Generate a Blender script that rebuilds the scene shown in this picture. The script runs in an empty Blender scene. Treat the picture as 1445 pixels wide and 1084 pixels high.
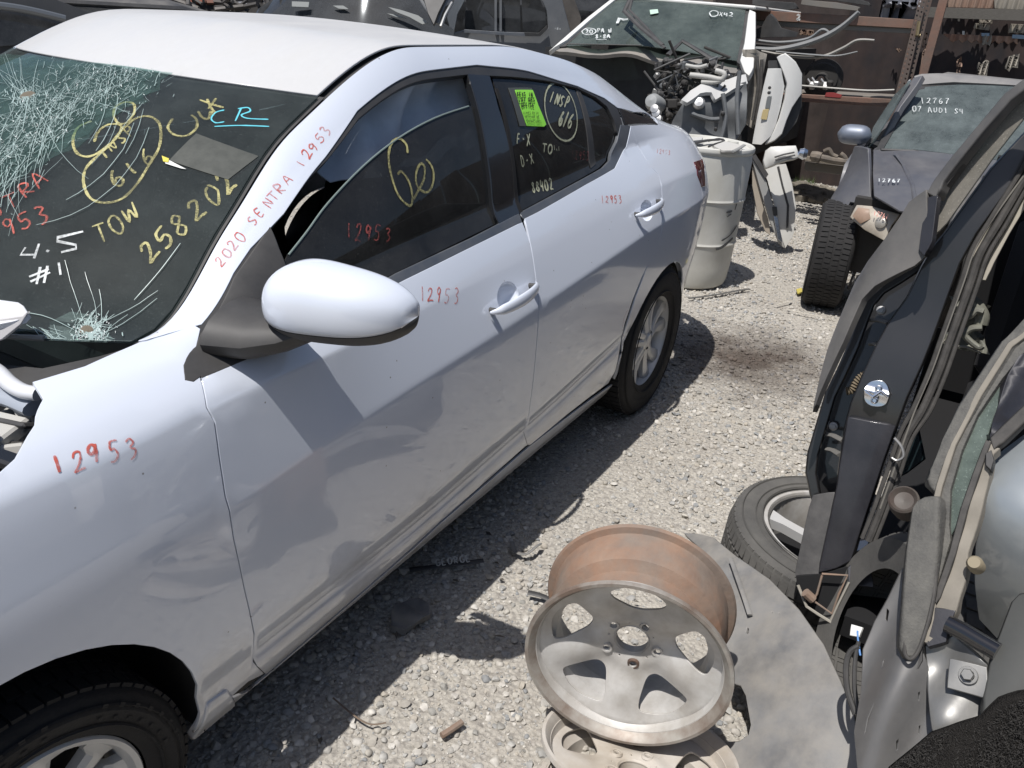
import bpy, math, random
import numpy as np
from mathutils import Vector, Matrix
from mathutils.geometry import delaunay_2d_cdt
from mathutils.bvhtree import BVHTree

random.seed(7)
RNG = np.random.default_rng(11)
SC = bpy.context.scene
C = bpy.data.collections.new('yard')
SC.collection.children.link(C)

# ------------------------------------------------------------------ camera
PW, PH = 1445.0, 1084.0
CAM = [-0.41558131, -1.89589187, 1.57484712, -0.43656529, 0.08593481, 0.48746716, 1.16145110]
POS = np.array(CAM[:3])
_p, _r, _y = CAM[3:6]
FPX = CAM[6] * 1000
FWD = np.array([math.cos(_p) * math.cos(_y), math.cos(_p) * math.sin(_y), math.sin(_p)])
_r0 = np.array([math.sin(_y), -math.cos(_y), 0.0])
_u0 = np.cross(_r0, FWD)
RGT = math.cos(_r) * _r0 + math.sin(_r) * _u0
UPV = -math.sin(_r) * _r0 + math.cos(_r) * _u0
cd = bpy.data.cameras.new('camera')
cam = bpy.data.objects.new('camera', cd)
C.objects.link(cam)
M = Matrix(((RGT[0], UPV[0], -FWD[0], POS[0]), (RGT[1], UPV[1], -FWD[1], POS[1]),
            (RGT[2], UPV[2], -FWD[2], POS[2]), (0, 0, 0, 1)))
cam.matrix_world = M
cd.sensor_fit = 'HORIZONTAL'
cd.sensor_width = 36
cd.lens = 36 * FPX / PW
cd.clip_start = 0.02
cd.clip_end = 2000
SC.camera = cam

# ------------------------------------------------------------------ light
SUNDIR = Vector((-0.42, 0.09, 1.0)).normalized()      # towards the sun
EXPOSURE = 0.04
w = bpy.data.worlds.new('World')
SC.world = w
w.use_nodes = True
nt = w.node_tree
sky = nt.nodes.new('ShaderNodeTexSky')
sky.sky_type = 'NISHITA'
sky.sun_disc = False
sky.sun_elevation = math.asin(SUNDIR.z)
sky.sun_rotation = math.atan2(SUNDIR.x, SUNDIR.y)
sky.air_density = 1.0
sky.dust_density = 1.5
nt.links.new(sky.outputs[0], nt.nodes['Background'].inputs[0])
nt.nodes['Background'].inputs[1].default_value = 0.09
ld = bpy.data.lights.new('sun', 'SUN')
ld.energy = 4.8
ld.angle = math.radians(0.5)
ld.color = (1.0, 0.965, 0.925)
sun = bpy.data.objects.new('sun', ld)
C.objects.link(sun)
sun.rotation_euler = SUNDIR.to_track_quat('Z', 'Y').to_euler()
sun.location = (0, 0, 20)
SC.view_settings.view_transform = 'Standard'
SC.view_settings.look = 'None'
SC.view_settings.gamma = 1
SC.view_settings.use_curve_mapping = False
SC.view_settings.exposure = EXPOSURE

# ------------------------------------------------------------------ rays: photo pixel -> point on a real surface
def ray(px, py):
    return FWD + RGT * ((px - PW / 2) / FPX) - UPV * ((py - PH / 2) / FPX)
def at(px, py, ax, val):
    d = ray(px, py)
    return POS + d * ((val - POS[ax]) / d[ax])
def atp(px, py, p0, n):
    d = ray(px, py)
    n = np.array(n, float)
    return POS + d * (np.dot(np.array(p0, float) - POS, n) / np.dot(d, n))

def pchip(x, X, Y):
    X = np.asarray(X, float); Y = np.asarray(Y, float)
    h = np.diff(X); dl = np.diff(Y) / h
    m = np.zeros(len(X))
    m[0] = dl[0]; m[-1] = dl[-1]
    for i in range(1, len(X) - 1):
        if dl[i - 1] * dl[i] > 0:
            w1 = 2 * h[i] + h[i - 1]; w2 = h[i] + 2 * h[i - 1]
            m[i] = (w1 + w2) / (w1 / dl[i - 1] + w2 / dl[i])
    x = np.clip(x, X[0], X[-1])
    k = np.clip(np.searchsorted(X, x) - 1, 0, len(X) - 2)
    t = (x - X[k]) / h[k]
    return ((2 * t**3 - 3 * t**2 + 1) * Y[k] + (t**3 - 2 * t**2 + t) * h[k] * m[k]
            + (-2 * t**3 + 3 * t**2) * Y[k + 1] + (t**3 - t**2) * h[k] * m[k + 1])

# ------------------------------------------------------------------ materials
MATS = {}
def mat(name, col, rough=0.5, metal=0.0, coat=0.0, var=0.0, vscale=8.0, bump=0.0, bscale=40.0,
        dust=0.0, dcol=(0.42, 0.37, 0.31), dscale=3.0, dup=0.0, spec=0.5, crough=0.03, col2=None, trans=0.0, detail=6.0,
        aniso=(1, 1, 1)):
    if name in MATS: return MATS[name]
    m = bpy.data.materials.new(name); m.use_nodes = True
    t = m.node_tree; N = t.nodes; L = t.links
    b = N['Principled BSDF']
    b.inputs['Roughness'].default_value = rough
    b.inputs['Metallic'].default_value = metal
    b.inputs['Coat Weight'].default_value = coat
    b.inputs['Coat Roughness'].default_value = crough
    b.inputs['Specular IOR Level'].default_value = spec
    b.inputs['Transmission Weight'].default_value = trans
    tc = N.new('ShaderNodeTexCoord')
    mp = N.new('ShaderNodeMapping'); mp.inputs['Scale'].default_value = aniso
    L.new(tc.outputs['Object'], mp.inputs['Vector'])
    src = None
    c1 = N.new('ShaderNodeRGB'); c1.outputs[0].default_value = (*col, 1)
    out = c1.outputs[0]
    if var > 0 or col2:
        nz = N.new('ShaderNodeTexNoise'); nz.inputs['Scale'].default_value = vscale; nz.inputs['Detail'].default_value = detail
        nz.inputs['Roughness'].default_value = 0.62
        L.new(mp.outputs[0], nz.inputs['Vector'])
        rp = N.new('ShaderNodeMapRange'); rp.inputs[1].default_value = 0.35; rp.inputs[2].default_value = 0.65
        L.new(nz.outputs['Fac'], rp.inputs[0])
        mx = N.new('ShaderNodeMix'); mx.data_type = 'RGBA'
        c2 = col2 if col2 else tuple(max(0, c * (1 - var)) for c in col)
        mx.inputs[7].default_value = (*c2, 1)
        L.new(rp.outputs[0], mx.inputs[0]); L.new(out, mx.inputs[6]); out = mx.outputs[2]
    if dust > 0:
        nz2 = N.new('ShaderNodeTexNoise'); nz2.inputs['Scale'].default_value = dscale; nz2.inputs['Detail'].default_value = 8
        nz2.inputs['Roughness'].default_value = 0.7
        L.new(mp.outputs[0], nz2.inputs['Vector'])
        r2 = N.new('ShaderNodeMapRange'); r2.inputs[1].default_value = 0.3; r2.inputs[2].default_value = 0.75
        r2.inputs[3].default_value = dust * 0.35; r2.inputs[4].default_value = min(1, dust * 1.3)
        L.new(nz2.outputs['Fac'], r2.inputs[0]); fac = r2.outputs[0]
        if dup > 0:
            g = N.new('ShaderNodeNewGeometry'); sp = N.new('ShaderNodeSeparateXYZ'); L.new(g.outputs['Normal'], sp.inputs[0])
            r3 = N.new('ShaderNodeMapRange'); r3.inputs[1].default_value = 0.1; r3.inputs[2].default_value = 0.9
            r3.inputs[3].default_value = 1 - dup; r3.inputs[4].default_value = 1
            L.new(sp.outputs[2], r3.inputs[0])
            ml = N.new('ShaderNodeMath'); ml.operation = 'MULTIPLY'; L.new(fac, ml.inputs[0]); L.new(r3.outputs[0], ml.inputs[1]); fac = ml.outputs[0]
        mx2 = N.new('ShaderNodeMix'); mx2.data_type = 'RGBA'; mx2.inputs[7].default_value = (*dcol, 1)
        L.new(fac, mx2.inputs[0]); L.new(out, mx2.inputs[6]); out = mx2.outputs[2]
        rr = N.new('ShaderNodeMapRange'); rr.inputs[3].default_value = rough; rr.inputs[4].default_value = 0.9
        L.new(fac, rr.inputs[0]); L.new(rr.outputs[0], b.inputs['Roughness'])
        if coat > 0:
            cw = N.new('ShaderNodeMapRange'); cw.inputs[3].default_value = coat; cw.inputs[4].default_value = 0
            cw.inputs[2].default_value = 0.8
            L.new(fac, cw.inputs[0]); L.new(cw.outputs[0], b.inputs['Coat Weight'])
        if metal > 0:
            cm = N.new('ShaderNodeMapRange'); cm.inputs[3].default_value = metal; cm.inputs[4].default_value = 0
            L.new(fac, cm.inputs[0]); L.new(cm.outputs[0], b.inputs['Metallic'])
    L.new(out, b.inputs['Base Color'])
    if bump > 0:
        nb = N.new('ShaderNodeTexNoise'); nb.inputs['Scale'].default_value = bscale; nb.inputs['Detail'].default_value = 6
        L.new(mp.outputs[0], nb.inputs['Vector'])
        bp = N.new('ShaderNodeBump'); bp.inputs['Strength'].default_value = bump; bp.inputs['Distance'].default_value = 0.01
        L.new(nb.outputs['Fac'], bp.inputs['Height']); L.new(bp.outputs[0], b.inputs['Normal'])
    MATS[name] = m
    return m

def glass(name, tint, dust=0.1, dcol=(0.35, 0.36, 0.34), refl=1.0, dscale=6.0, rough=0.02):
    if name in MATS: return MATS[name]
    m = bpy.data.materials.new(name); m.use_nodes = True
    t = m.node_tree; N = t.nodes; L = t.links
    N.remove(N['Principled BSDF'])
    o = N['Material Output']
    tr = N.new('ShaderNodeBsdfTransparent'); tr.inputs[0].default_value = (*tint, 1)
    gl = N.new('ShaderNodeBsdfGlossy'); gl.inputs['Roughness'].default_value = rough
    gl.inputs[0].default_value = (0.9, 0.95, 1.0, 1)
    fr = N.new('ShaderNodeFresnel'); fr.inputs[0].default_value = 1.5
    # the pane is thick: both faces count once, so use the outer fresnel on either side
    geo = N.new('ShaderNodeNewGeometry')
    io = N.new('ShaderNodeMix'); io.data_type = 'FLOAT'; io.inputs[2].default_value = 1.5; io.inputs[3].default_value = 1 / 1.5
    L.new(geo.outputs['Backfacing'], io.inputs[0]); L.new(io.outputs[0], fr.inputs[0])
    mf = N.new('ShaderNodeMath'); mf.operation = 'MULTIPLY'; mf.inputs[1].default_value = refl
    L.new(fr.outputs[0], mf.inputs[0])
    m1 = N.new('ShaderNodeMixShader'); L.new(mf.outputs[0], m1.inputs[0]); L.new(tr.outputs[0], m1.inputs[1]); L.new(gl.outputs[0], m1.inputs[2])
    df = N.new('ShaderNodeBsdfDiffuse'); df.inputs[0].default_value = (*dcol, 1)
    tc = N.new('ShaderNodeTexCoord')
    nz = N.new('ShaderNodeTexNoise'); nz.inputs['Scale'].default_value = dscale; nz.inputs['Detail'].default_value = 9; nz.inputs['Roughness'].default_value = 0.75
    L.new(tc.outputs['Object'], nz.inputs['Vector'])
    r = N.new('ShaderNodeMapRange'); r.inputs[1].default_value = 0.3; r.inputs[2].default_value = 0.7
    r.inputs[3].default_value = dust * 0.5; r.inputs[4].default_value = dust * 1.5
    L.new(nz.outputs['Fac'], r.inputs[0])
    n3 = N.new('ShaderNodeTexNoise'); n3.inputs['Scale'].default_value = 260; n3.inputs['Detail'].default_value = 2
    L.new(tc.outputs['Object'], n3.inputs['Vector'])
    r3 = N.new('ShaderNodeMapRange'); r3.inputs[1].default_value = 0.62; r3.inputs[2].default_value = 0.75; r3.inputs[4].default_value = dust * 1.2
    L.new(n3.outputs['Fac'], r3.inputs[0])
    ad = N.new('ShaderNodeMath'); ad.operation = 'ADD'; ad.use_clamp = True
    L.new(r.outputs[0], ad.inputs[0]); L.new(r3.outputs[0], ad.inputs[1])
    m2 = N.new('ShaderNodeMixShader'); L.new(ad.outputs[0], m2.inputs[0]); L.new(m1.outputs[0], m2.inputs[1]); L.new(df.outputs[0], m2.inputs[2])
    L.new(m2.outputs[0], o.inputs[0])
    MATS[name] = m
    return m

def marker(name, col, wear=.45, sc=230):
    m = mat(name, col, rough=.65, var=.12, vscale=60)
    t = m.node_tree; N = t.nodes; L = t.links; b = N['Principled BSDF']
    tc = N.new('ShaderNodeTexCoord'); a = N.new('ShaderNodeTexNoise'); a.inputs['Scale'].default_value = sc; a.inputs['Detail'].default_value = 5; a.inputs['Roughness'].default_value = .7
    c = N.new('ShaderNodeTexNoise'); c.inputs['Scale'].default_value = 18; c.inputs['Detail'].default_value = 3
    L.new(tc.outputs['Object'], a.inputs['Vector']); L.new(tc.outputs['Object'], c.inputs['Vector'])
    s = N.new('ShaderNodeMath'); s.operation = 'ADD'; L.new(a.outputs['Fac'], s.inputs[0]); L.new(c.outputs['Fac'], s.inputs[1])
    r = N.new('ShaderNodeMapRange'); r.inputs[1].default_value = .78 + .1 * wear; r.inputs[2].default_value = 1.10; r.inputs[3].default_value = 1; r.inputs[4].default_value = 1 - wear * 1.6
    r.clamp = True
    L.new(s.outputs[0], r.inputs[0]); L.new(r.outputs[0], b.inputs['Alpha'])
    return m
# ------------------------------------------------------------------ objects
def tag(o, label=None, cat=None, group=None, kind=None):
    if label: o['label'] = label
    if cat: o['category'] = cat
    if group: o['group'] = group
    if kind: o['kind'] = kind
    return o
def thing(name, label, cat, loc=(0, 0, 0), group=None):
    o = bpy.data.objects.new(name, None); C.objects.link(o)
    o.location = loc; o.empty_display_size = 0.1
    return tag(o, label, cat, group)
def link(name, me, parent=None, mats=None):
    o = bpy.data.objects.new(name, me); C.objects.link(o)
    if mats is not None:
        for m_ in (mats if isinstance(mats, (list, tuple)) else [mats]): me.materials.append(m_)
    if parent is not None:
        o.parent = parent
        # vertices are given in world metres: undo the parents' offset
        off = Vector((0, 0, 0)); q = parent
        while q is not None:
            off += q.location; q = q.parent
        o.location = -off
    return o
def mesh(name, V, F, m, parent=None, smooth=True, auto=None, midx=None):
    me = bpy.data.meshes.new(name)
    me.from_pydata([tuple(map(float, v)) for v in V], [], [tuple(int(i) for i in f) for f in F])
    me.validate(clean_customdata=False)
    if smooth:
        me.polygons.foreach_set('use_smooth', [True] * len(me.polygons))
        if auto: 
            try: me.set_sharp_from_angle(angle=math.radians(auto))
            except Exception: pass
    o = link(name, me, parent, m)
    if midx is not None and len(midx) == len(me.polygons):
        me.polygons.foreach_set('material_index', midx)
    me.update()
    return o

class MB:
    """collects simple shapes and links them as one mesh"""
    def __init__(s): s.V = []; s.F = []
    def add(s, V, F):
        k = len(s.V); s.V += [tuple(v) for v in V]; s.F += [tuple(i + k for i in f) for f in F]; return s
    def box(s, c, d, rot=None, bev=0.0):
        c = Vector(c); hx, hy, hz = d[0] / 2, d[1] / 2, d[2] / 2
        if bev <= 0:
            vs = [Vector((x, y, z)) for x in (-hx, hx) for y in (-hy, hy) for z in (-hz, hz)]
            fs = [(0, 1, 3, 2), (4, 6, 7, 5), (0, 4, 5, 1), (2, 3, 7, 6), (0, 2, 6, 4), (1, 5, 7, 3)]
        else:
            b = min(bev, hx * .9, hy * .9, hz * .9); vs = []; fs = []
            import itertools
            idx = {}
            for sx, sy, sz in itertools.product((-1, 1), repeat=3):
                for a in range(3):
                    p = [sx * hx, sy * hy, sz * hz]
                    for q in range(3):
                        if q != a: p[q] -= (sx, sy, sz)[q] * b
                    idx[(sx, sy, sz, a)] = len(vs); vs.append(Vector(p))
            for sx, sy, sz in itertools.product((-1, 1), repeat=3):
                f = [idx[(sx, sy, sz, a)] for a in range(3)]
                fs.append(tuple(f if sx * sy * sz > 0 else f[::-1]))
            for a in range(3):
                for sg in (-1, 1):
                    o1, o2 = [q for q in range(3) if q != a]
                    f = []
                    for s1, s2 in ((-1, -1), (1, -1), (1, 1), (-1, 1)):
                        k3 = [0, 0, 0]; k3[a] = sg; k3[o1] = s1; k3[o2] = s2
                        f.append(idx[(*k3, a)])
                    flip = (sg > 0) != (a == 1)
                    fs.append(tuple(f if flip else f[::-1]))
                for s1 in (-1, 1):
                    for s2 in (-1, 1):
                        o1, o2 = [q for q in range(3) if q != a]
                        k1 = [0, 0, 0]; k1[o1] = s1; k1[o2] = s2
                        k1[a] = -1; k2 = list(k1); k2[a] = 1
                        f = [idx[(*k1, o1)], idx[(*k2, o1)], idx[(*k2, o2)], idx[(*k1, o2)]]
                        fs.append(tuple(f if (s1 * s2 > 0) == (a == 1) else f[::-1]))
        if rot is not None: vs = [rot @ v for v in vs]
        return s.add([c + v for v in vs], fs)
    def tube(s, pts, r, n=8, caps=True, flat=None):
        P = [Vector(p) for p in pts]; k = len(P)
        rr = r if isinstance(r, (list, tuple)) else [r] * k
        prev = None; V = []; F = []
        for i in range(k):
            t = (P[min(i + 1, k - 1)] - P[max(i - 1, 0)])
            if t.length < 1e-9: t = Vector((0, 0, 1))
            t.normalize()
            if prev is None:
                a = Vector((0, 0, 1)) if abs(t.z) < .9 else Vector((1, 0, 0))
                u = t.cross(a).normalized()
            else:
                u = (prev - t * prev.dot(t))
                if u.length < 1e-6: u = t.orthogonal()
                u.normalize()
            prev = u; v = t.cross(u)
            for j in range(n):
                an = 2 * math.pi * j / n
                V.append(P[i] + (u * math.cos(an) + v * math.sin(an) * (flat or 1)) * rr[i])
        for i in range(k - 1):
            for j in range(n):
                a = i * n + j; b = i * n + (j + 1) % n
                F.append((a, b, b + n, a + n))
        if caps:
            F.append(tuple(range(n))[::-1]); F.append(tuple((k - 1) * n + j for j in range(n)))
        return s.add(V, F)
    def lathe(s, prof, n=48, mtx=None, closed=False, a0=0, a1=2 * math.pi):
        """prof: (r, h) about local z"""
        V = []; F = []; full = abs(a1 - a0 - 2 * math.pi) < 1e-6
        nn = n if full else n + 1
        for j in range(nn):
            an = a0 + (a1 - a0) * j / n
            for r, h in prof: V.append(Vector((r * math.cos(an), r * math.sin(an), h)))
        k = len(prof)
        for j in range(n):
            j2 = (j + 1) % nn
            for i in range(k - 1 + (1 if closed else 0)):
                i2 = (i + 1) % k
                F.append((j * k + i, j2 * k + i, j2 * k + i2, j * k + i2))
        if mtx is not None: V = [mtx @ v for v in V]
        return s.add(V, F)
    def prism(s, poly, off):
        """poly: 3D points (planar-ish), extruded by vector off"""
        k = len(poly); off = Vector(off)
        V = [Vector(p) for p in poly] + [Vector(p) + off for p in poly]
        F = [tuple(range(k))[::-1], tuple(range(k, 2 * k))] + [(i, (i + 1) % k, (i + 1) % k + k, i + k) for i in range(k)]
        return s.add(V, F)
    def build(s, name, m, parent=None, smooth=True, auto=35):
        return mesh(name, s.V, s.F, m, parent, smooth, auto)

def frame(o, zdir, xdir=None):
    z = Vector(zdir).normalized()
    x = Vector(xdir) if xdir is not None else (Vector((0, 0, 1)) if abs(z.z) < .9 else Vector((1, 0, 0)))
    x = (x - z * x.dot(z)).normalized(); y = z.cross(x)
    o = Vector(o)
    return Matrix(((x.x, y.x, z.x, o.x), (x.y, y.y, z.y, o.y), (x.z, y.z, z.z, o.z), (0, 0, 0, 1)))

def inpoly(P, poly):
    P = np.asarray(P); poly = np.asarray(poly)
    x, y = P[:, 0], P[:, 1]; r = np.zeros(len(P), bool)
    j = len(poly) - 1
    for i in range(len(poly)):
        xi, yi = poly[i]; xj, yj = poly[j]
        if yi != yj:
            r ^= ((yi > y) != (yj > y)) & (x < (xj - xi) * (y - yi) / (yj - yi) + xi)
        j = i
    return r
def resample(poly, step, closed=True, scale=(1, 1)):
    out = []; n = len(poly)
    for i in range(n if closed else n - 1):
        a = np.array(poly[i], float); b = np.array(poly[(i + 1) % n], float)
        L_ = np.hypot(*((b - a)[:2] * np.array(scale)))
        k = max(1, int(math.ceil(L_ / step)))
        for q in range(k): out.append(a + (b - a) * q / k)
    if not closed: out.append(np.array(poly[-1], float))
    return out
def spline(pts, n=6, closed=False):
    P = [np.array(p, float) for p in pts]; out = []
    k = len(P)
    for i in range(k if closed else k - 1):
        if closed: p0, p1, p2, p3 = P[(i - 1) % k], P[i], P[(i + 1) % k], P[(i + 2) % k]
        else: p0, p1, p2, p3 = P[max(i - 1, 0)], P[i], P[i + 1], P[min(i + 2, k - 1)]
        for q in range(n):
            t = q / n
            out.append(.5 * ((2 * p1) + (-p0 + p2) * t + (2 * p0 - 5 * p1 + 4 * p2 - p3) * t * t + (-p0 + 3 * p1 - 3 * p2 + p3) * t**3))
    if not closed: out.append(P[-1])
    return out

def nrm(fn, u, v, su, sv, out):
    a = np.array(fn(u + su, v)) - np.array(fn(u - su, v)); b = np.array(fn(u, v + sv)) - np.array(fn(u, v - sv))
    n = np.cross(a, b); l = np.linalg.norm(n)
    if l < 1e-12: return np.array(out, float)
    n /= l
    o = out(u, v) if callable(out) else out
    return n if np.dot(n, o) > 0 else -n

def sheet(name, outline, fn, m, parent, out, step=.03, sc=(1, 1), holes=(), thick=.006, lines=(), eps=(1e-3, 1e-3), bev=.0015, back=True, pts=()):
    """A panel cut to an outline on a parametric surface: real thickness, rounded edge, exact normals.
    sc: metres per unit of u and v."""
    oc = resample(outline, step, True, sc); loops = [oc] + [resample(h, step, True, sc) for h in holes]
    V2 = []; E = []
    for lp in loops:
        k = len(V2)
        V2 += [Vector((p[0] * sc[0], p[1] * sc[1])) for p in lp]
        E += [(k + i, k + (i + 1) % len(lp)) for i in range(len(lp))]
    nb = len(V2)
    oa = np.array([(v.x, v.y) for v in V2[:len(oc)]])
    lo = oa.min(0); hi = oa.max(0)
    gx = np.arange(lo[0] + step * .37, hi[0], step); gy = np.arange(lo[1] + step * .41, hi[1], step)
    G = np.array([(x, y) for x in gx for y in gy]) if len(gx) and len(gy) else np.zeros((0, 2))
    ex = [np.array([(p[0] * sc[0], p[1] * sc[1]) for p in resample(l, step * .5, False, sc)]) for l in lines]
    if len(pts): ex.append(np.array([(p[0] * sc[0], p[1] * sc[1]) for p in pts]))
    if ex:
        EX = np.concatenate(ex)
        if len(G):
            kp = np.ones(len(G), bool)
            for i in range(0, len(G), 400):
                dd = np.abs(G[i:i + 400, None, :] - EX[None])
                kp[i:i + 400] = ~((dd[..., 1] < .012) & (dd[..., 0] < step)).any(1)
            G = G[kp]
        G = np.concatenate([G, EX]) if len(G) else EX
    if len(G):
        ok = inpoly(G, oa)
        for lp in loops[1:]: ok &= ~inpoly(G, np.array([(p[0] * sc[0], p[1] * sc[1]) for p in lp]))
        G = G[ok]
        B = np.array([(v.x, v.y) for v in V2])
        if len(G):
            keep = np.ones(len(G), bool)
            for i in range(0, len(G), 400):
                d = np.sqrt(((G[i:i + 400, None, :] - B[None]) ** 2).sum(-1)).min(1)
                keep[i:i + 400] = d > step * .22
            V2 += [Vector(g) for g in G[keep]]
    r = delaunay_2d_cdt(V2, E, [], 0, 1e-7)
    vo = r[0]; fo = [f for f in r[2]]
    if not fo: return None
    A = np.array([(v.x, v.y) for v in vo])
    cen = np.array([A[list(f)].mean(0) for f in fo])
    ok = inpoly(cen, oa)
    for lp in loops[1:]: ok &= ~inpoly(cen, np.array([(p[0] * sc[0], p[1] * sc[1]) for p in lp]))
    F = [tuple(f) for f, k in zip(fo, ok) if k]
    if not F: return None
    U = A / np.array(sc)
    P = np.array([fn(u, v) for u, v in U]); Nn = np.array([nrm(fn, u, v, eps[0], eps[1], out) for u, v in U])
    used = sorted({i for f in F for i in f}); mp_ = {k: i for i, k in enumerate(used)}
    F = [tuple(mp_[i] for i in f) for f in F]; P = P[used]; Nn = Nn[used]; n = len(P)
    # orient
    G2 = []
    for f in F:
        c = np.cross(P[f[1]] - P[f[0]], P[f[2]] - P[f[0]])
        G2.append(f if np.dot(c, Nn[f[0]]) > 0 else f[::-1])
    F = G2
    ec = {}
    for f in F:
        for i in range(3):
            a, b = f[i], f[(i + 1) % 3]; ec[(a, b)] = 1
    bd = [(a, b) for (a, b) in ec if (b, a) not in ec]
    V = list(P); NN = list(Nn); FF = list(F)
    mvec = {}
    for a, b in bd:
        t = P[b] - P[a]; l = np.linalg.norm(t)
        if l < 1e-12: continue
        mm = np.cross(t / l, Nn[a])
        for q in (a, b): mvec[q] = mvec.get(q, 0) + mm
    for q in mvec: mvec[q] = mvec[q] / (np.linalg.norm(mvec[q]) + 1e-12)
    i1 = {}; i2 = {}
    for q, mm in mvec.items():
        i1[q] = len(V); V.append(P[q] + mm * bev - Nn[q] * bev); NN.append(mm)
        i2[q] = len(V); V.append(P[q] + mm * bev - Nn[q] * max(thick, bev * 1.5)); NN.append(mm)
    for a, b in bd:
        if a in i1 and b in i1:
            FF.append((b, a, i1[a], i1[b])); FF.append((i1[b], i1[a], i2[a], i2[b]))
    if back:
        k = len(V)
        for i in range(n): V.append(P[i] - Nn[i] * max(thick, bev * 1.5)); NN.append(-Nn[i])
        FF += [(f[2] + k, f[1] + k, f[0] + k) for f in F]
    me = bpy.data.meshes.new(name)
    me.from_pydata([tuple(v) for v in V], [], FF)
    me.polygons.foreach_set('use_smooth', [True] * len(me.polygons))
    me.update()
    me.normals_split_custom_set_from_vertices([tuple(x) for x in NN])
    return link(name, me, parent, m)

class Surf:
    """a parametric surface that photo pixels can be traced onto"""
    def __init__(s, fn, u0, u1, nu, v0, v1, nv):
        s.fn = fn; V = []; F = []; s.uv = []
        for i in range(nu + 1):
            for j in range(nv + 1):
                u = u0 + (u1 - u0) * i / nu; v = v0 + (v1 - v0) * j / nv
                V.append(Vector(fn(u, v))); s.uv.append((u, v))
        for i in range(nu):
            for j in range(nv):
                a = i * (nv + 1) + j
                F.append((a, a + 1, a + nv + 2)); F.append((a, a + nv + 2, a + nv + 1))
        s.V = V; s.F = F
        s.t = BVHTree.FromPolygons(V, F)
    def hit(s, px, py):
        d = Vector(ray(px, py)).normalized()
        r = s.t.ray_cast(Vector(POS), d)
        if r[0] is None:
            # nearest point to the ray
            best = None
            for k in range(20, 700):
                q = Vector(POS) + d * (k * .01)
                nn = s.t.find_nearest(q)
                if best is None or nn[3] < best[0]: best = (nn[3], nn)
            r = best[1]
        loc, _, fi = r[0], r[1], r[2]
        a, b, c = s.F[fi]
        A, B, Cc = s.V[a], s.V[b], s.V[c]
        v0 = B - A; v1 = Cc - A; v2 = loc - A
        d00 = v0.dot(v0); d01 = v0.dot(v1); d11 = v1.dot(v1); d20 = v2.dot(v0); d21 = v2.dot(v1)
        den = d00 * d11 - d01 * d01
        if abs(den) < 1e-16: return s.uv[a]
        q = (d11 * d20 - d01 * d21) / den; w_ = (d00 * d21 - d01 * d20) / den
        ua, ub, uc = s.uv[a], s.uv[b], s.uv[c]
        return (ua[0] * (1 - q - w_) + ub[0] * q + uc[0] * w_, ua[1] * (1 - q - w_) + ub[1] * q + uc[1] * w_)
    def tr(s, pts): return [s.hit(*p) for p in pts]

def ribbon(mb, pts, nor, width, lift=.0008):
    """flat stroke along 3D points lying on a surface with normals nor"""
    P = [Vector(p) for p in pts]; k = len(P)
    if k < 2: return
    V = []
    for i in range(k):
        t = (P[min(i + 1, k - 1)] - P[max(i - 1, 0)])
        if t.length < 1e-9: t = Vector((1, 0, 0))
        t.normalize(); n = Vector(nor[i]); b = t.cross(n).normalized()
        wd = width * (.8 + .4 * random.random()) / 2
        if i in (0, k - 1): wd *= .7
        V += [P[i] + b * wd + n * lift, P[i] - b * wd + n * lift]
    mb.add(V, [(2 * i, 2 * i + 2, 2 * i + 3, 2 * i + 1) for i in range(k - 1)])

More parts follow.
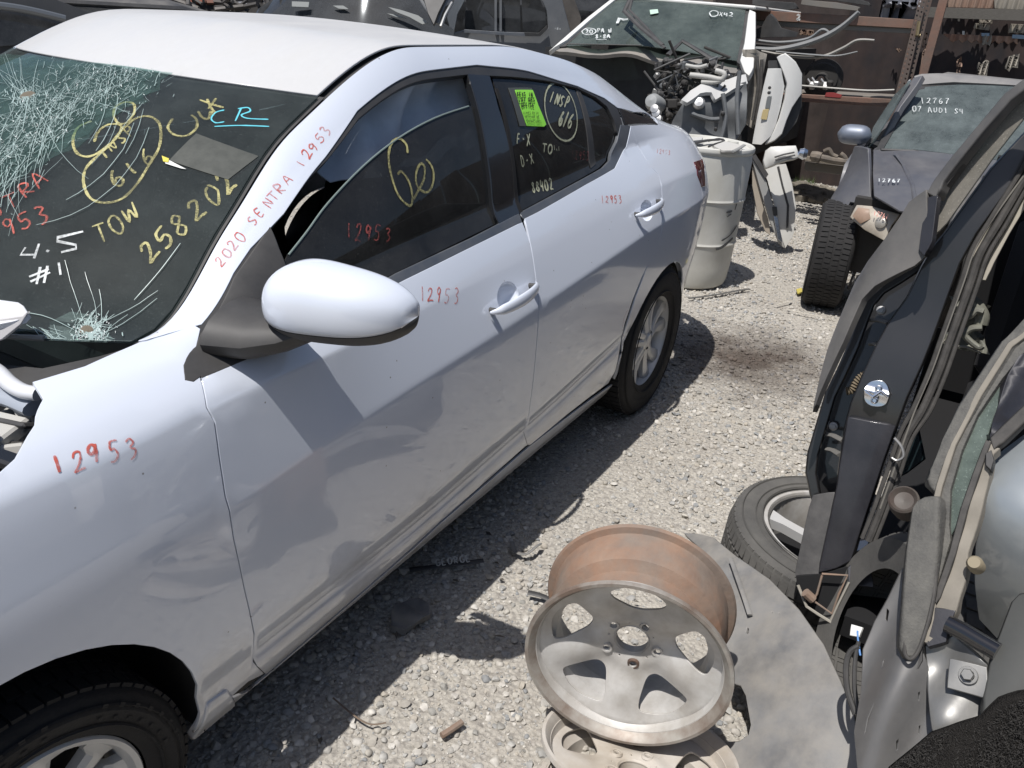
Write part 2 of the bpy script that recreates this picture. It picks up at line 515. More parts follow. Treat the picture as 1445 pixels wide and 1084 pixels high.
# handwritten stroke letters in a 1 x 1 box, y up
GL = {
 '0': [[(.5,1),(.2,.85),(.1,.5),(.25,.1),(.5,0),(.8,.2),(.9,.55),(.75,.9),(.5,1)]],
 '1': [[(.4,1),(.45,.5),(.5,0)]],
 '2': [[(.15,.8),(.35,1),(.7,.95),(.75,.7),(.5,.35),(.1,.02),(.5,.05),(.95,.0)]],
 '3': [[(.2,.95),(.5,1),(.75,.8),(.45,.55),(.8,.35),(.7,.05),(.3,-.05)]],
 '4': [[(.2,1),(.15,.5),(.7,.5)],[(.7,.9),(.65,0)]],
 '5': [[(.85,1),(.3,.95),(.25,.55),(.6,.6),(.8,.3),(.55,.0),(.15,.05)]],
 '6': [[(.6,1),(.3,.7),(.15,.3),(.4,0),(.7,.1),(.75,.4),(.5,.5),(.25,.3)]],
 '7': [[(.1,.95),(.8,1),(.5,.5),(.35,0)]],
 '8': [[(.75,.85),(.45,1),(.25,.75),(.5,.52),(.75,.25),(.5,0),(.2,.2),(.45,.5),(.7,.75),(.75,.85)]],
 '9': [[(.75,.8),(.45,1),(.2,.75),(.4,.5),(.75,.7),(.75,.9),(.7,.4),(.6,0)]],
 'A': [[(.05,0),(.45,1),(.9,0)],[(.2,.4),(.7,.4)]],
 'C': [[(.85,.85),(.5,1),(.15,.65),(.2,.2),(.55,0),(.9,.15)]],
 'D': [[(.2,1),(.25,0),(.7,.15),(.8,.55),(.55,.9),(.15,1)]],
 'E': [[(.8,1),(.2,.95),(.2,.0),(.8,.05)],[(.2,.5),(.65,.52)]],
 'F': [[(.8,1),(.2,.95),(.2,0)],[(.2,.5),(.65,.52)]],
 'G': [[(.85,.85),(.5,1),(.15,.65),(.2,.2),(.55,0),(.9,.15),(.9,.45),(.6,.45)]],
 'I': [[(.5,1),(.5,0)]],
 'K': [[(.2,1),(.2,0)],[(.8,1),(.2,.5),(.85,0)]],
 'L': [[(.2,1),(.2,0),(.8,0)]],
 'N': [[(.15,0),(.2,1),(.75,.05),(.85,1)]],
 'O': [[(.5,1),(.2,.85),(.1,.5),(.25,.1),(.5,0),(.8,.2),(.9,.55),(.75,.9),(.5,1)]],
 'P': [[(.2,0),(.2,1),(.7,.95),(.75,.6),(.25,.5)]],
 'R': [[(.2,0),(.2,1),(.7,.9),(.7,.6),(.25,.5),(.85,0)]],
 'S': [[(.8,.9),(.5,1),(.2,.8),(.5,.5),(.8,.25),(.5,0),(.15,.1)]],
 'T': [[(.05,1),(.95,.95)],[(.5,.97),(.5,0)]],
 'U': [[(.15,1),(.2,.2),(.5,0),(.8,.25),(.85,1)]],
 'V': [[(.1,1),(.5,0),(.9,1)]],
 'W': [[(.05,.9),(.25,0),(.5,.7),(.75,0),(.98,1)]],
 'X': [[(.1,1),(.9,0)],[(.9,1),(.1,0)]],
 'Y': [[(.1,1),(.5,.5)],[(.9,1),(.3,0)]],
 '#': [[(.3,1),(.2,0)],[(.7,1),(.6,0)],[(.05,.65),(.95,.75)],[(0,.3),(.9,.4)]],
 '.': [[(.45,.12),(.55,.05)]], '-': [[(.3,.5),(.7,.5)]], '/': [[(.7,1),(.3,0)]],
 't': [[(.45,1),(.45,.1),(.7,0)],[(.1,.65),(.85,.7)]], 'u': [[(.15,.6),(.2,.15),(.45,0),(.75,.2),(.8,.6),(.85,0)]],
}
def write(mb, surf, out, text, p0, p1, hgt, width, slant=0.0, jit=.04, updir=None, rnd=1, gap=.8):
    """text along the photo line p0->p1, hgt in photo pixels; traced onto the surface"""
    p0 = np.array(p0, float); p1 = np.array(p1, float); L_ = np.linalg.norm(p1 - p0)
    d = (p1 - p0) / L_; up = np.array(updir, float) if updir is not None else np.array([d[1], -d[0]])
    cw = L_ / len(text)
    for i, ch in enumerate(text):
        if ch == ' ': continue
        o = p0 + d * cw * i + np.array([random.uniform(-1, 1), random.uniform(-1, 1)]) * jit * hgt * rnd
        k_ = rnd if jit > 0 else 0
        sx, sy, ro = 1 + random.uniform(-.12, .12) * k_, 1 + random.uniform(-.14, .14) * k_, random.uniform(-.16, .16) * k_
        wj = width * (1 + random.uniform(-.25, .2) * k_)
        for st in GL[ch]:
            st = [(.5 + ((x - .5) * sx * math.cos(ro) - (y - .5) * sy * math.sin(ro)) + random.uniform(-.05, .05) * k_, .5 + ((x - .5) * sx * math.sin(ro) + (y - .5) * sy * math.cos(ro)) + random.uniform(-.04, .04) * k_) for x, y in st]
            q = [o + d * (x * gap + slant * y) * cw + up * y * hgt for x, y in st]
            q = spline(q, 4) if len(q) > 2 else [q[0] + (q[1] - q[0]) * k / 4 for k in range(5)]
            stroke(mb, surf, out, q, wj)
def stroke(mb, surf, out, pix, width, sp=False):
    if sp: pix = spline(pix, 5)
    uv = [surf.hit(*p) for p in pix]
    P = [surf.fn(*a) for a in uv]; Nn = [nrm(surf.fn, a[0], a[1], 2e-3, 2e-3, out) for a in uv]
    ribbon(mb, P, Nn, width)

def plate(name, px, p0, n, m, parent, thick=.01, step=.03, bev=.002, holes=(), bulge=None, lines=(), back=True):
    """a sheet cut to an outline traced on the photo, lying on its own real plane (with a bulge)"""
    n = np.array(n, float); n /= np.linalg.norm(n)
    if np.dot(n, POS - np.array(p0)) < 0: n = -n
    a = np.cross(n, [0, 0, 1.0] if abs(n[2]) < .995 else [0, 1.0, 0]); a /= np.linalg.norm(a); b = np.cross(n, a)
    p0 = np.array(p0, float)
    def uv(p):
        q = atp(p[0], p[1], p0, n) - p0
        return (float(q @ a), float(q @ b))
    O = [uv(p) for p in px]
    Hs = [[uv(p) for p in h] for h in holes]
    oo = np.array(O); lo = oo.min(0); hi = oo.max(0); c = (lo + hi) / 2; sp = np.maximum((hi - lo) / 2, 1e-3)
    def fn(u, v):
        q = p0 + a * u + b * v
        if bulge: q = q + n * bulge((u - c[0]) / sp[0], (v - c[1]) / sp[1])
        return q
    return sheet(name, O, fn, m, parent, n, step=step, thick=thick, bev=bev, holes=Hs, back=back, lines=[[uv(p) for p in l] for l in lines])

# ================================================================== materials
PAINT = mat('white_paint', (.655, .70, .785), rough=.42, coat=1.0, crough=.015, spec=.4, dust=.035, dcol=(.55, .52, .47), dscale=14)
PAINT.node_tree.nodes['Principled BSDF'].inputs['Coat IOR'].default_value = 1.72
def speckle(m_, amt=.85, sc=34, col=(.16, .14, .12)):
    # dirt specks and dried drops
    t = m_.node_tree; N = t.nodes; L = t.links; b = N['Principled BSDF']
    src = b.inputs['Base Color'].links[0].from_socket
    tc = N.new('ShaderNodeTexCoord'); v = N.new('ShaderNodeTexVoronoi'); v.inputs['Scale'].default_value = sc; v.inputs['Randomness'].default_value = 1
    L.new(tc.outputs['Object'], v.inputs['Vector'])
    r = N.new('ShaderNodeMapRange'); r.inputs[1].default_value = .045; r.inputs[2].default_value = .085; r.inputs[3].default_value = amt; r.inputs[4].default_value = 0
    L.new(v.outputs['Distance'], r.inputs[0])
    sp = N.new('ShaderNodeSeparateColor'); L.new(v.outputs['Color'], sp.inputs[0])
    g = N.new('ShaderNodeMath'); g.operation = 'GREATER_THAN'; g.inputs[1].default_value = .88; L.new(sp.outputs[0], g.inputs[0])
    m1 = N.new('ShaderNodeMath'); m1.operation = 'MULTIPLY'; L.new(r.outputs[0], m1.inputs[0]); L.new(g.outputs[0], m1.inputs[1])
    mx = N.new('ShaderNodeMix'); mx.data_type = 'RGBA'; mx.inputs[7].default_value = (*col, 1)
    L.new(m1.outputs[0], mx.inputs[0]); L.new(src, mx.inputs[6]); L.new(mx.outputs[2], b.inputs['Base Color'])
def grime(m_):
    # road grime on the sills and lower doors
    t = m_.node_tree; N = t.nodes; L = t.links; b = N['Principled BSDF']
    src = b.inputs['Base Color'].links[0].from_socket
    tc = N.new('ShaderNodeTexCoord'); se = N.new('ShaderNodeSeparateXYZ'); L.new(tc.outputs['Object'], se.inputs[0])
    nz = N.new('ShaderNodeTexNoise'); nz.inputs['Scale'].default_value = 9; nz.inputs['Detail'].default_value = 9; nz.inputs['Roughness'].default_value = .7; L.new(tc.outputs['Object'], nz.inputs['Vector'])
    ma = N.new('ShaderNodeMath'); ma.operation = 'MULTIPLY_ADD'; ma.inputs[1].default_value = -.35; L.new(nz.outputs['Fac'], ma.inputs[0]); L.new(se.outputs[2], ma.inputs[2])
    r = N.new('ShaderNodeMapRange'); r.inputs[1].default_value = .02; r.inputs[2].default_value = .26; r.inputs[3].default_value = .62; r.inputs[4].default_value = 0; L.new(ma.outputs[0], r.inputs[0])
    mx = N.new('ShaderNodeMix'); mx.data_type = 'RGBA'; mx.inputs[7].default_value = (.34, .30, .25, 1)
    L.new(r.outputs[0], mx.inputs[0]); L.new(src, mx.inputs[6]); L.new(mx.outputs[2], b.inputs['Base Color'])
    # water spots and fine film change the gloss
    n2 = N.new('ShaderNodeTexNoise'); n2.inputs['Scale'].default_value = 55; n2.inputs['Detail'].default_value = 6; L.new(tc.outputs['Object'], n2.inputs['Vector'])
    r2 = N.new('ShaderNodeMapRange'); r2.inputs[1].default_value = .4; r2.inputs[2].default_value = .75; r2.inputs[3].default_value = .012; r2.inputs[4].default_value = .16; L.new(n2.outputs['Fac'], r2.inputs[0])
    L.new(r2.outputs[0], b.inputs['Coat Roughness'])
grime(PAINT)
speckle(PAINT)
ROOFP = mat('dusty_white_paint', (.55, .555, .565), rough=.45, coat=.5, crough=.15, dust=.5, dcol=(.47, .465, .45), dscale=4.5, var=.04, vscale=30, aniso=(1, 2.2, 1), bump=.04, bscale=120)
BLKPL = mat('black_plastic', (.022, .023, .025), rough=.5, var=.3, vscale=20, dust=.25, dcol=(.16, .15, .14), dscale=8)
TRIM = mat('window_trim_black', (.018, .019, .021), rough=.35, dust=.22, dcol=(.15, .14, .13), dscale=6)
GLOSSB = mat('gloss_black', (.008, .009, .011), rough=.12, coat=.8, dust=.12, dcol=(.1, .1, .1))
MOLD = mat('belt_molding', (.12, .14, .17), rough=.28, metal=.7, dust=.3, dcol=(.30, .28, .25), dscale=12)
RUB = mat('tyre_rubber', (.012, .012, .013), rough=.85, var=.3, vscale=30, dust=.10, dcol=(.12, .11, .10), dscale=9, bump=.15, bscale=200)
ALLOY = mat('wheel_silver', (.68, .68, .67), rough=.35, metal=.3, coat=.3, dust=.18, dcol=(.34, .31, .27), dscale=7)
DARK = mat('dark_cavity', (.006, .006, .007), rough=.9)
UNDER = mat('underbody', (.02, .02, .02), rough=.8, var=.4, vscale=10, dust=.3, dcol=(.10, .09, .08))
FABRIC = mat('seat_fabric', (.018, .018, .02), rough=.9, var=.3, vscale=60, bump=.2, bscale=300)
HEADL = mat('headliner', (.10, .10, .105), rough=.95)
AIRB = mat('airbag_cloth', (.58, .62, .68), rough=.9, var=.15, vscale=12, bump=.35, bscale=25)
METAL = mat('bare_metal', (.45, .46, .47), rough=.35, metal=.9, dust=.25, dscale=12)
ZINC = mat('bright_metal', (.75, .77, .80), rough=.22, metal=1.0)
REDM = marker('red_marker', (.58, .11, .08), .40)
YELM = marker('yellow_marker', (.50, .46, .20), .45)
PALEM = marker('pale_marker', (.50, .51, .36), .25)
WHTM = marker('white_marker', (.72, .75, .75), .35)
CYANM = mat('cyan_marker', (.10, .50, .60), rough=.6)
GTINT = glass('tinted_glass', (.09, .10, .11), dust=.085, dcol=(.24, .24, .235), refl=.75)
GWS = glass('windscreen_glass', (.37, .43, .42), dust=.14, dcol=(.195, .22, .215), refl=.65, dscale=3)
GCLR = glass('clear_glass', (.70, .78, .76), dust=.16, dcol=(.42, .42, .37))
TAILR = mat('red_lamp', (.10, .008, .012), rough=.12, coat=1)
CRACK = mat('cracked_glass', (.36, .455, .435), rough=.25, spec=.8)

# ================================================================== white sedan
XS = [-.95, -.6, -.3, 0, .3, .45, .7, .95, 1.4, 1.8, 2.15, 2.5, 2.8, 3.05, 3.25, 3.42, 3.55, 3.64]
def tb(xs, zs): return [float(np.interp(x, xs, zs)) for x in XS]
RZ = [tb([-1, 3.2, 3.64], [.20, .19, .24]),
      tb([-1, 3.2, 3.64], [.245, .235, .29]),
      tb([-1, .95, 1.27, 1.67, 2.08, 2.5, 3.64], [.30, .296, .313, .332, .372, .42, .42]),
      tb([-1, .47, .74, .916, 1.38, 1.62, 2.17, 2.6, 3.64], [.70, .714, .738, .749, .772, .786, .828, .86, .86]),
      tb([-1, -.5, 0, .44, .77, 1.2, 1.8, 2.2, 2.6, 3.0, 3.64], [.80, .86, .89, .905, .903, .905, .93, .955, .985, .985, .95]),
      tb([-1, -.5, 0, .45, .67, 1.02, 1.47, 2.14, 2.5, 2.9, 3.2, 3.45, 3.64], [.84, .90, .945, .972, .992, 1.018, 1.048, 1.089, 1.115, 1.118, 1.095, 1.05, 1.0]),
      None, None,
      [float(pchip(x, [-1, -.5, 0, .3, .438, .542, .653, .777, .918, 1.074, 1.172, 1.311, 1.6, 2.0, 2.37, 2.6, 2.9, 3.15, 3.4, 3.64],
                   [.88, .94, .975, .985, .982, 1.045, 1.106, 1.18, 1.268, 1.364, 1.413, 1.445, 1.461, 1.438, 1.388, 1.33, 1.225, 1.14, 1.105, 1.06])) for x in XS]]
RWD = [tb([-.95, -.6, -.3, .3, 2.5, 3.05, 3.42, 3.64], [.50, .72, .83, .845, .845, .83, .74, .55]),
       tb([-.95, -.6, -.3, .3, 2.5, 3.05, 3.42, 3.64], [.52, .74, .85, .868, .868, .85, .76, .57]),
       tb([-.95, -.6, -.3, .3, 2.1, 2.6, 3.05, 3.42, 3.64], [.54, .76, .87, .880, .882, .895, .87, .78, .60]),
       tb([-.95, -.6, -.3, .3, 2.2, 2.75, 3.05, 3.25, 3.42, 3.55, 3.64], [.58, .80, .885, .902, .907, .910, .89, .86, .80, .72, .60]),
       tb([-.95, -.6, -.3, .3, .7, 1.2, 2.2, 2.75, 3.05, 3.25, 3.42, 3.55, 3.64], [.55, .76, .84, .866, .866, .851, .850, .862, .848, .82, .765, .685, .565]),
       tb([-.95, -.6, -.3, .3, .67, 1.4, 2.15, 2.6, 3.05, 3.25, 3.42, 3.55, 3.64], [.48, .69, .77, .785, .785, .772, .758, .75, .744, .73, .685, .615, .52]),
       None, None,
       [float(pchip(x, [-1, -.5, 0, .3, .438, .542, .653, .777, .918, 1.074, 1.172, 1.311, 1.6, 2.0, 2.37, 2.6, 2.9, 3.15, 3.4, 3.64],
                    [.35, .52, .64, .69, .70, .68, .655, .625, .59, .555, .55, .555, .565, .57, .57, .57, .58, .60, .61, .45])) for x in XS]]
FB = [0, .02, .006, .010, .002, .004]        # outward bulge of each strip v..v+1
XA = np.array(XS)
DEN = np.arange(-.95, 3.6401, .01)
KZ = {}; KW = {}
for k_ in (0, 1, 2, 3, 4, 5, 8):
    KZ[k_] = np.array([pchip(x, XA, RZ[k_]) for x in DEN]); KW[k_] = np.array([pchip(x, XA, RWD[k_]) for x in DEN])
    # gentle smoothing so reflections run evenly
    for arr in (KZ, KW):
        a_ = np.pad(arr[k_], 6, mode='edge'); a_[:6] = arr[k_][0] - (arr[k_][6] - arr[k_][0]) * np.arange(6, 0, -1) / 6 ; a_[-6:] = arr[k_][-1] + (arr[k_][-1] - arr[k_][-7]) * np.arange(1, 7) / 6
        arr[k_] = np.convolve(a_, np.hanning(15)[1:-1] / np.hanning(15)[1:-1].sum(), mode='valid')
def krow(k, x): return float(np.interp(x, DEN, KW[k])), float(np.interp(x, DEN, KZ[k]))
def side_raw(x, v):
    v = min(max(v, 0.0), 8.0)
    if v >= 5:
        a = krow(5, x); b = krow(8, x); f = (v - 5) / 3
        w_ = a[0] + (b[0] - a[0]) * f; z_ = a[1] + (b[1] - a[1]) * f
        dw, dz = b[0] - a[0], b[1] - a[1]; l = math.hypot(dw, dz) + 1e-9
        bl = (.030 if x > .45 else .018) * min(1, l / .3) * 4 * f * (1 - f) + .012 * max(0, f - .8) * 5 * (1 - f) * 5 * .5
        return w_ + bl * dz / l, z_ - bl * dw / l
    k = min(int(v), 4); f = v - k
    a = krow(k, x); b = krow(k + 1, x)
    w_ = a[0] + (b[0] - a[0]) * f; z_ = a[1] + (b[1] - a[1]) * f
    dw, dz = b[0] - a[0], b[1] - a[1]; l = math.hypot(dw, dz) + 1e-9
    bl = (0, 0.002, .012, .001, .004)[k]
    if k == 2: bl = .010 * math.sin(math.pi * f) - .012 * math.exp(-((f - .06) / .05) ** 2)   # door skin with a pressed line above the sill
    else: bl = bl * 4 * f * (1 - f)
    return w_ + bl * dz / l, z_ - bl * dw / l
def side(x, v, s=-1, off=0.0):
    sw = sz = 0
    kk = 1.0
    if v > 3.0: kk = 1 + 9 * min(1, max(0, (.62 - x) / .30)) * min(1, (v - 3.0) / .5)
    for d, c in ((-.045, .1), (-.02, .2), (0, .4), (.02, .2), (.045, .1)):
        d *= kk
        a = side_raw(x, v + d); sw += a[0] * c; sz += a[1] * c
    return (x, s * (sw - off), sz)
def vz(x, z):
    lo, hi = 0.0, 8.0
    for _ in range(30):
        m_ = (lo + hi) / 2
        if side_raw(x, m_)[1] < z: lo = m_
        else: hi = m_
    return (lo + hi) / 2
SIDE = Surf(side, -.95, 3.64, 300, 0, 8, 130)
def outL(x, v): return (0, -1, .35) if v < 7.3 else (0, -.6, 1)
def outR(x, v): return (0, 1, .35) if v < 7.3 else (0, .6, 1)
sideR = lambda x, v: side(x, v, 1)
T = SIDE.tr

sedan = thing('white_sedan', 'white four door sedan with shattered windscreen, red number writing and missing hood', 'car', (1.3, 0, 0))

SCV = (1, .13)
def spanel(name, outline, m, step=.03, **k):
    a = sheet(name, outline, side, m, sedan, outL, step=step, sc=SCV, eps=(.002, .01), **k)
    return a
def mirror_panel(name, outline, m, step=.05, **k):
    return sheet(name, outline, sideR, m, sedan, outR, step=step, sc=SCV, eps=(.002, .01), **k)

gapF = [(283, 463), (279, 500), (283, 532), (292, 575), (303, 595), (309, 640), (318, 700), (330, 760), (345, 830), (359, 895), (373, 950)]
gapB = [(737, 309), (748, 342), (757, 400), (760.5, 440), (756, 500), (749.5, 560), (744.5, 628)]
gapR = [(891, 178), (899, 203), (915, 231), (929.5, 247), (934, 271), (935.5, 305), (932.5, 332), (926, 352), (914, 374)]
archR = [(866, 548), (880, 500), (890, 453), (906, 414), (926, 381), (945, 357), (960, 351), (969, 357)]
dlo = [(284, 457), (329, 385), (353, 350), (400, 301), (459, 221), (504, 156), (566, 111), (620, 97), (673, 91), (746, 100), (815, 121), (853, 138), (872, 152)]
G_ = .0022
def gsh(uv, d): return [(u + d, v) for u, v in uv]
uF = T(gapF); uB = T(gapB); uR = T(gapR); uD = T(dlo)
# front wheel arch centre (0,.3) r .345, rear (2.712,.31) r .365
def arch(cx, cz, r, a0, a1, n=26):
    o = []
    for i in range(n + 1):
        a = math.radians(a0 + (a1 - a0) * i / n)
        x = cx + r * math.cos(a); z = cz + r * math.sin(a)
        o.append((x, vz(x, max(z, .2))))
    return o
AF = arch(0, .30, .345, -12, 192)
AR = arch(2.712, .30, .362, -12, 192)
# fender
fend = gsh(uF, -G_) + [(uF[-1][0] - .05, vz(.47, .262)), (AF[0][0] + .012, vz(.35, .252))] + AF + [(-.36, vz(-.36, .24)), (-.72, vz(-.72, .24)), (-.80, 3), (-.78, 6.2), (-.5, 6.6)] + T([(0, 668), (22, 648), (50, 600), (62, 563)]) + T([(47, 539), (120, 517), (160, 499), (197, 483), (240, 471), (275, 460)])
spanel('front_fender', fend, PAINT, lines=[[(x, 3.0) for x in (-.7, .43)]])
# small black corner piece at the foot of the A-pillar
sheet('fender_corner_trim', T([(259, 515), (267, 498), (278, 486), (281, 508), (282, 530), (272, 537), (261, 535)]), lambda x, v: side(x, v, -1, -.002), BLKPL, sedan, outL, step=.02, sc=SCV, thick=.004, eps=(.002, .01))
# front door
cup1 = T([(717, 419)])[0]; cup2 = T([(913, 297)])[0]
def ell(c, a, b, n=24):
    return [(c[0] + a * math.cos(2 * math.pi * i / n), c[1] + b / SCV[1] * math.sin(2 * math.pi * i / n) * (-1 if False else 1)) for i in range(n)]
HF = ell(cup1, .055, .036); HR = ell(cup2, .055, .036)
def botline(p): return T(p)
beltF = T([(573, 395), (620, 372), (666, 349), (737, 314)])
beltF0 = T([(284, 534), (361, 501), (460, 452)])
dfo = gsh(uF[2:], G_) + botline([(376, 951), (500, 844), (620, 737), (741, 630)]) + gsh(uB[::-1], -G_)[:-1] + beltF[::-1] + beltF0[::-1]
dl_ = [[(x, v_) for x in (.46, 1.62)] for v_ in (2.9, 2.96, 3.0, 3.04, 3.1, 3.92, 3.97, 4.0, 4.03, 4.08)] + [ [(x, 2.02) for x in (.5, 1.62)], [(x, 2.1) for x in (.5, 1.62)]]
fdoor = spanel('front_door', dfo, PAINT, step=.024, holes=[HF], lines=dl_)
rdo = gsh(uB, G_)[1:] + botline([(748, 628), (800, 585), (858, 541)]) + T([(868, 524), (874, 495), (882, 455), (893, 422), (905, 392)]) + gsh(uR[::-1], -G_) + T([(884, 208), (868, 238), (829, 260), (760, 299.5), (741, 309)])
rdoor = spanel('rear_door', rdo, PAINT, step=.024, holes=[HR], lines=[[(x, v_) for x in (1.64, 2.6)] for v_ in (2.9, 2.96, 3.0, 3.04, 3.1, 3.92, 4.0, 4.08)] + [ [(x, 2.02) for x in (1.64, 2.4)], [(x, 2.1) for x in (1.64, 2.4)]])
# quarter panel with the rear arch cut
qtop = T([(891, 178.5)])
ARq = [p for p in AR]
q = gsh(uR, G_)[1:] + T([(908, 391), (897, 420), (887, 452), (878, 495), (871, 528)]) + [(2.368, vz(2.368, .262))] + [p for p in AR[::-1]][1:] + [(3.09, vz(3.09, .22)), (3.42, .2), (3.6, .4), (3.62, 3), (3.62, 5.5), (3.6, 7.9), (3.2, 7.95), (3.02, 7.4)] + T([(929, 177)]) + qtop
quarter = spanel('rear_quarter_panel', q, PAINT, step=.03, lines=[[(x, v_) for x in (2.5, 3.6)] for v_ in (2.94, 3.0, 3.06, 3.93, 4.0, 4.07)] + [ [(x, 5.0) for x in (2.7, 3.6)]])
# sill
sill = [(.40, .05), (2.36, .05)] + T([(864, 543), (800, 590), (744.5, 633), (620, 741), (500, 848), (376, 956), (350, 980)]) + [(.40, 1.55)]
spanel('side_skirt', sill, PAINT, step=.03, lines=[[(x, 1.0) for x in (.42, 2.3)]])
mb = MB()
fp = [side(x, v) for x, v in ((.335, 1.75), (.43, 1.6), (.50, .35), (.34, .0))]
fp = T([(291, 989), (316, 974), (346, 1018), (322, 1060), (308, 1086)])
sheet('mud_flap', fp, lambda x, v: (x, side(x, v)[1] - .006, side(x, v)[2]), PAINT, sedan, outL, step=.02, sc=SCV, thick=.02, bev=.006, eps=(.002, .01))
# roof rail / A-pillar / C-pillar in one pressing
top = [(x, 7.93) for x in (.44, .55, .7, .85, 1.0, 1.15, 1.3, 1.5, 1.8, 2.1, 2.4, 2.6, 2.8, 3.0)]
rail = top[::-1] + uD[0:1] + [(u, v) for u, v in uD[1:]] + T([(900, 160), (918, 166)])
rail = [(.436, 7.93)] + top[1:] + T([(919, 163), (895, 158)]) + uD[::-1] + T([(262, 463), (235, 470), (212, 477)])
spanel('roof_rail', rail, PAINT, step=.022)
# dark quarter trim of the floating roof
spanel('pillar_trim', T([(873, 153), (896, 161), (920, 168), (929, 175.5), (882, 176)]), GLOSSB, thick=.004)
# black frame round the side windows, belt moulding
inner = T([(379, 320), (404, 296), (463, 226), (508, 167), (568, 124), (620, 110), (662, 105)])
inner2 = T([(690, 108), (746, 117), (800, 134), (840, 152), (862, 178), (868, 190)])
def offi(uv, d): return [(u, v - d) for u, v in uv]
frameo = gsh(uD, 0)[1:]
fr_ = uD + T([(880, 177)]) + T([(873, 190), (869, 172), (858, 150), (842, 137), (816, 124), (780, 115), (746, 110.5), (700, 107), (662, 105), (620, 110), (568, 124), (508, 167), (463, 226), (404, 296), (372, 338), (335, 400), (300, 462), (284, 500)])
def side_in(d): return lambda x, v: side(x, v, -1, d)
sheet('window_frame', fr_, side_in(.004), TRIM, sedan, outL, step=.02, sc=SCV, thick=.02, eps=(.002, .01))
sheet('belt_molding', T([(440, 450), (500, 421), (560, 387), (666, 337), (733, 302), (737, 313), (666, 348.5), (573, 394), (500, 432), (448, 458)]), side_in(.001), MOLD, sedan, outL, step=.02, sc=SCV, thick=.012, bev=.003, eps=(.002, .01))
sheet('belt_molding', T([(735, 301), (800, 266), (852, 237), (862, 226), (872, 200), (877, 177), (889.5, 178), (883, 208), (867, 237.5), (829, 259.5), (760, 299), (740, 309)]), side_in(.001), MOLD, sedan, outL, step=.02, sc=SCV, thick=.012, bev=.003, eps=(.002, .01))
# B pillar
spb = T([(662, 105), (692, 107), (704, 150), (720, 210), (735, 301), (706, 316), (690, 220), (676, 150)])
sheet('door_pillar', spb, side_in(.003), GLOSSB, sedan, outL, step=.03, sc=SCV, thick=.02, bev=.003, eps=(.002, .01))
sheet('door_pillar_seam', T([(700, 125), (704, 125), (739, 300), (735, 302)]), side_in(.002), DARK, sedan, outL, step=.03, sc=SCV, thick=.003, bev=.001, eps=(.002, .01))
# sail panel carrying the mirror
sail = T([(284, 470), (330, 392), (380, 320), (392, 350), (404, 380), (470, 420), (500, 432), (440, 462), (362, 499), (284, 532)])
sheet('mirror_sail', sail, side_in(-.002), BLKPL, sedan, outL, step=.03, sc=SCV, thick=.02, bev=.004, eps=(.002, .01))
# glass
gfront = T([(668, 151), (676, 152), (707, 317), (560, 390), (470, 436), (404, 384), (415, 362), (440, 330), (470, 289), (520, 236), (570, 196), (620, 168)])
gf = sheet('front_door_glass', gfront, side_in(.016), GTINT, sedan, outL, step=.018, sc=SCV, thick=.004, bev=.001, eps=(.002, .01))
_w = [(415, 362), (440, 330), (470, 289), (520, 236), (570, 196), (620, 168), (668, 151)]
b = MB(); b.tube([Vector(side_in(.015)(*p)) for p in T([tuple(q) for q in spline(_w, 4)])], .0022, 6); b.build('glass_edge', mat('glass_edge_green', (.20, .25, .235), rough=.3), sedan)
GS = Surf(side_in(.015), .4, 2.8, 160, 4.4, 8, 60)
grear = T([(700, 109), (746, 112), (780, 117), (816, 126), (841, 139), (857, 152), (868, 174), (873, 188), (870, 204), (860, 228), (850, 238), (735, 302)])
gr = sheet('rear_door_glass', grear, side_in(.014), GTINT, sedan, outL, step=.018, sc=SCV, thick=.004, bev=.001, eps=(.002, .01))
sheet('quarter_divider', T([(817, 126), (823, 129), (845, 232), (838, 238)]), side_in(.011), BLKPL, sedan, outL, step=.03, sc=SCV, thick=.008, eps=(.002, .01))

# roof, windscreen, rear screen
def xfr(l): return 1.074 - .205 * (1 - l * l)
def zfr(l): return 1.364 + .022 * (1 - l * l)
def roof(u, l):
    x = xfr(l) + (2.72 - xfr(l)) * u
    xe = 1.074 + (2.72 - 1.074) * u
    w8, z8 = krow(8, xe)
    return (x, l * (w8 - .004), z8 - .004 + .024 * (1 - l * l) * (1 - math.exp(-u * 30) * .0))
rf_o = [(0, l) for l in np.linspace(-.975, .975, 17)] + [(u, .975) for u in np.linspace(.05, .97, 20)] + [(1, l) for l in np.linspace(.94, -.94, 13)] + [(u, -.975) for u in np.linspace(.97, .05, 20)]
sheet('roof', rf_o, roof, ROOFP, sedan, (0, 0, 1), step=.035, sc=(1.7, .57), eps=(.004, .004), thick=.004, bev=.003)
rfl = [(0, -.97)] + [(.01, l) for l in (-.9, 0, .9)] + [(0, .97)]
def ditch(s): 
    return lambda u, t: (u, s * (krow(8, u)[0] + .002 - .03 * t), krow(8, u)[1] - .016 - .0 * t)
for s in (-1, 1):
    sheet('roof_drip_channel', [(x, 0) for x in np.linspace(.45, 2.95, 40)] + [(x, 1) for x in np.linspace(2.95, .45, 40)], ditch(s), BLKPL, sedan, (0, 0, 1), step=.05, sc=(1, .03), eps=(.004, .02), thick=.004)
def wsf(s, l):
    x0 = .438 - .30 * (1 - l * l); z0 = .982 + .012 * (1 - l * l); y0 = .70
    x1 = xfr(l); z1 = zfr(l); y1 = .555
    b = .022 * 4 * s * (1 - s)
    xe = .438 + (1.074 - .438) * s; kw_, kz_ = krow(8, xe)
    dz_ = kz_ - (.982 + (1.364 - .982) * s); e = abs(l) ** 2
    b *= 1 - e
    return (x0 + (x1 - x0) * s - b * .6, l * (kw_ - .004), z0 + (z1 - z0) * s + b * .8 - .003 + dz_)
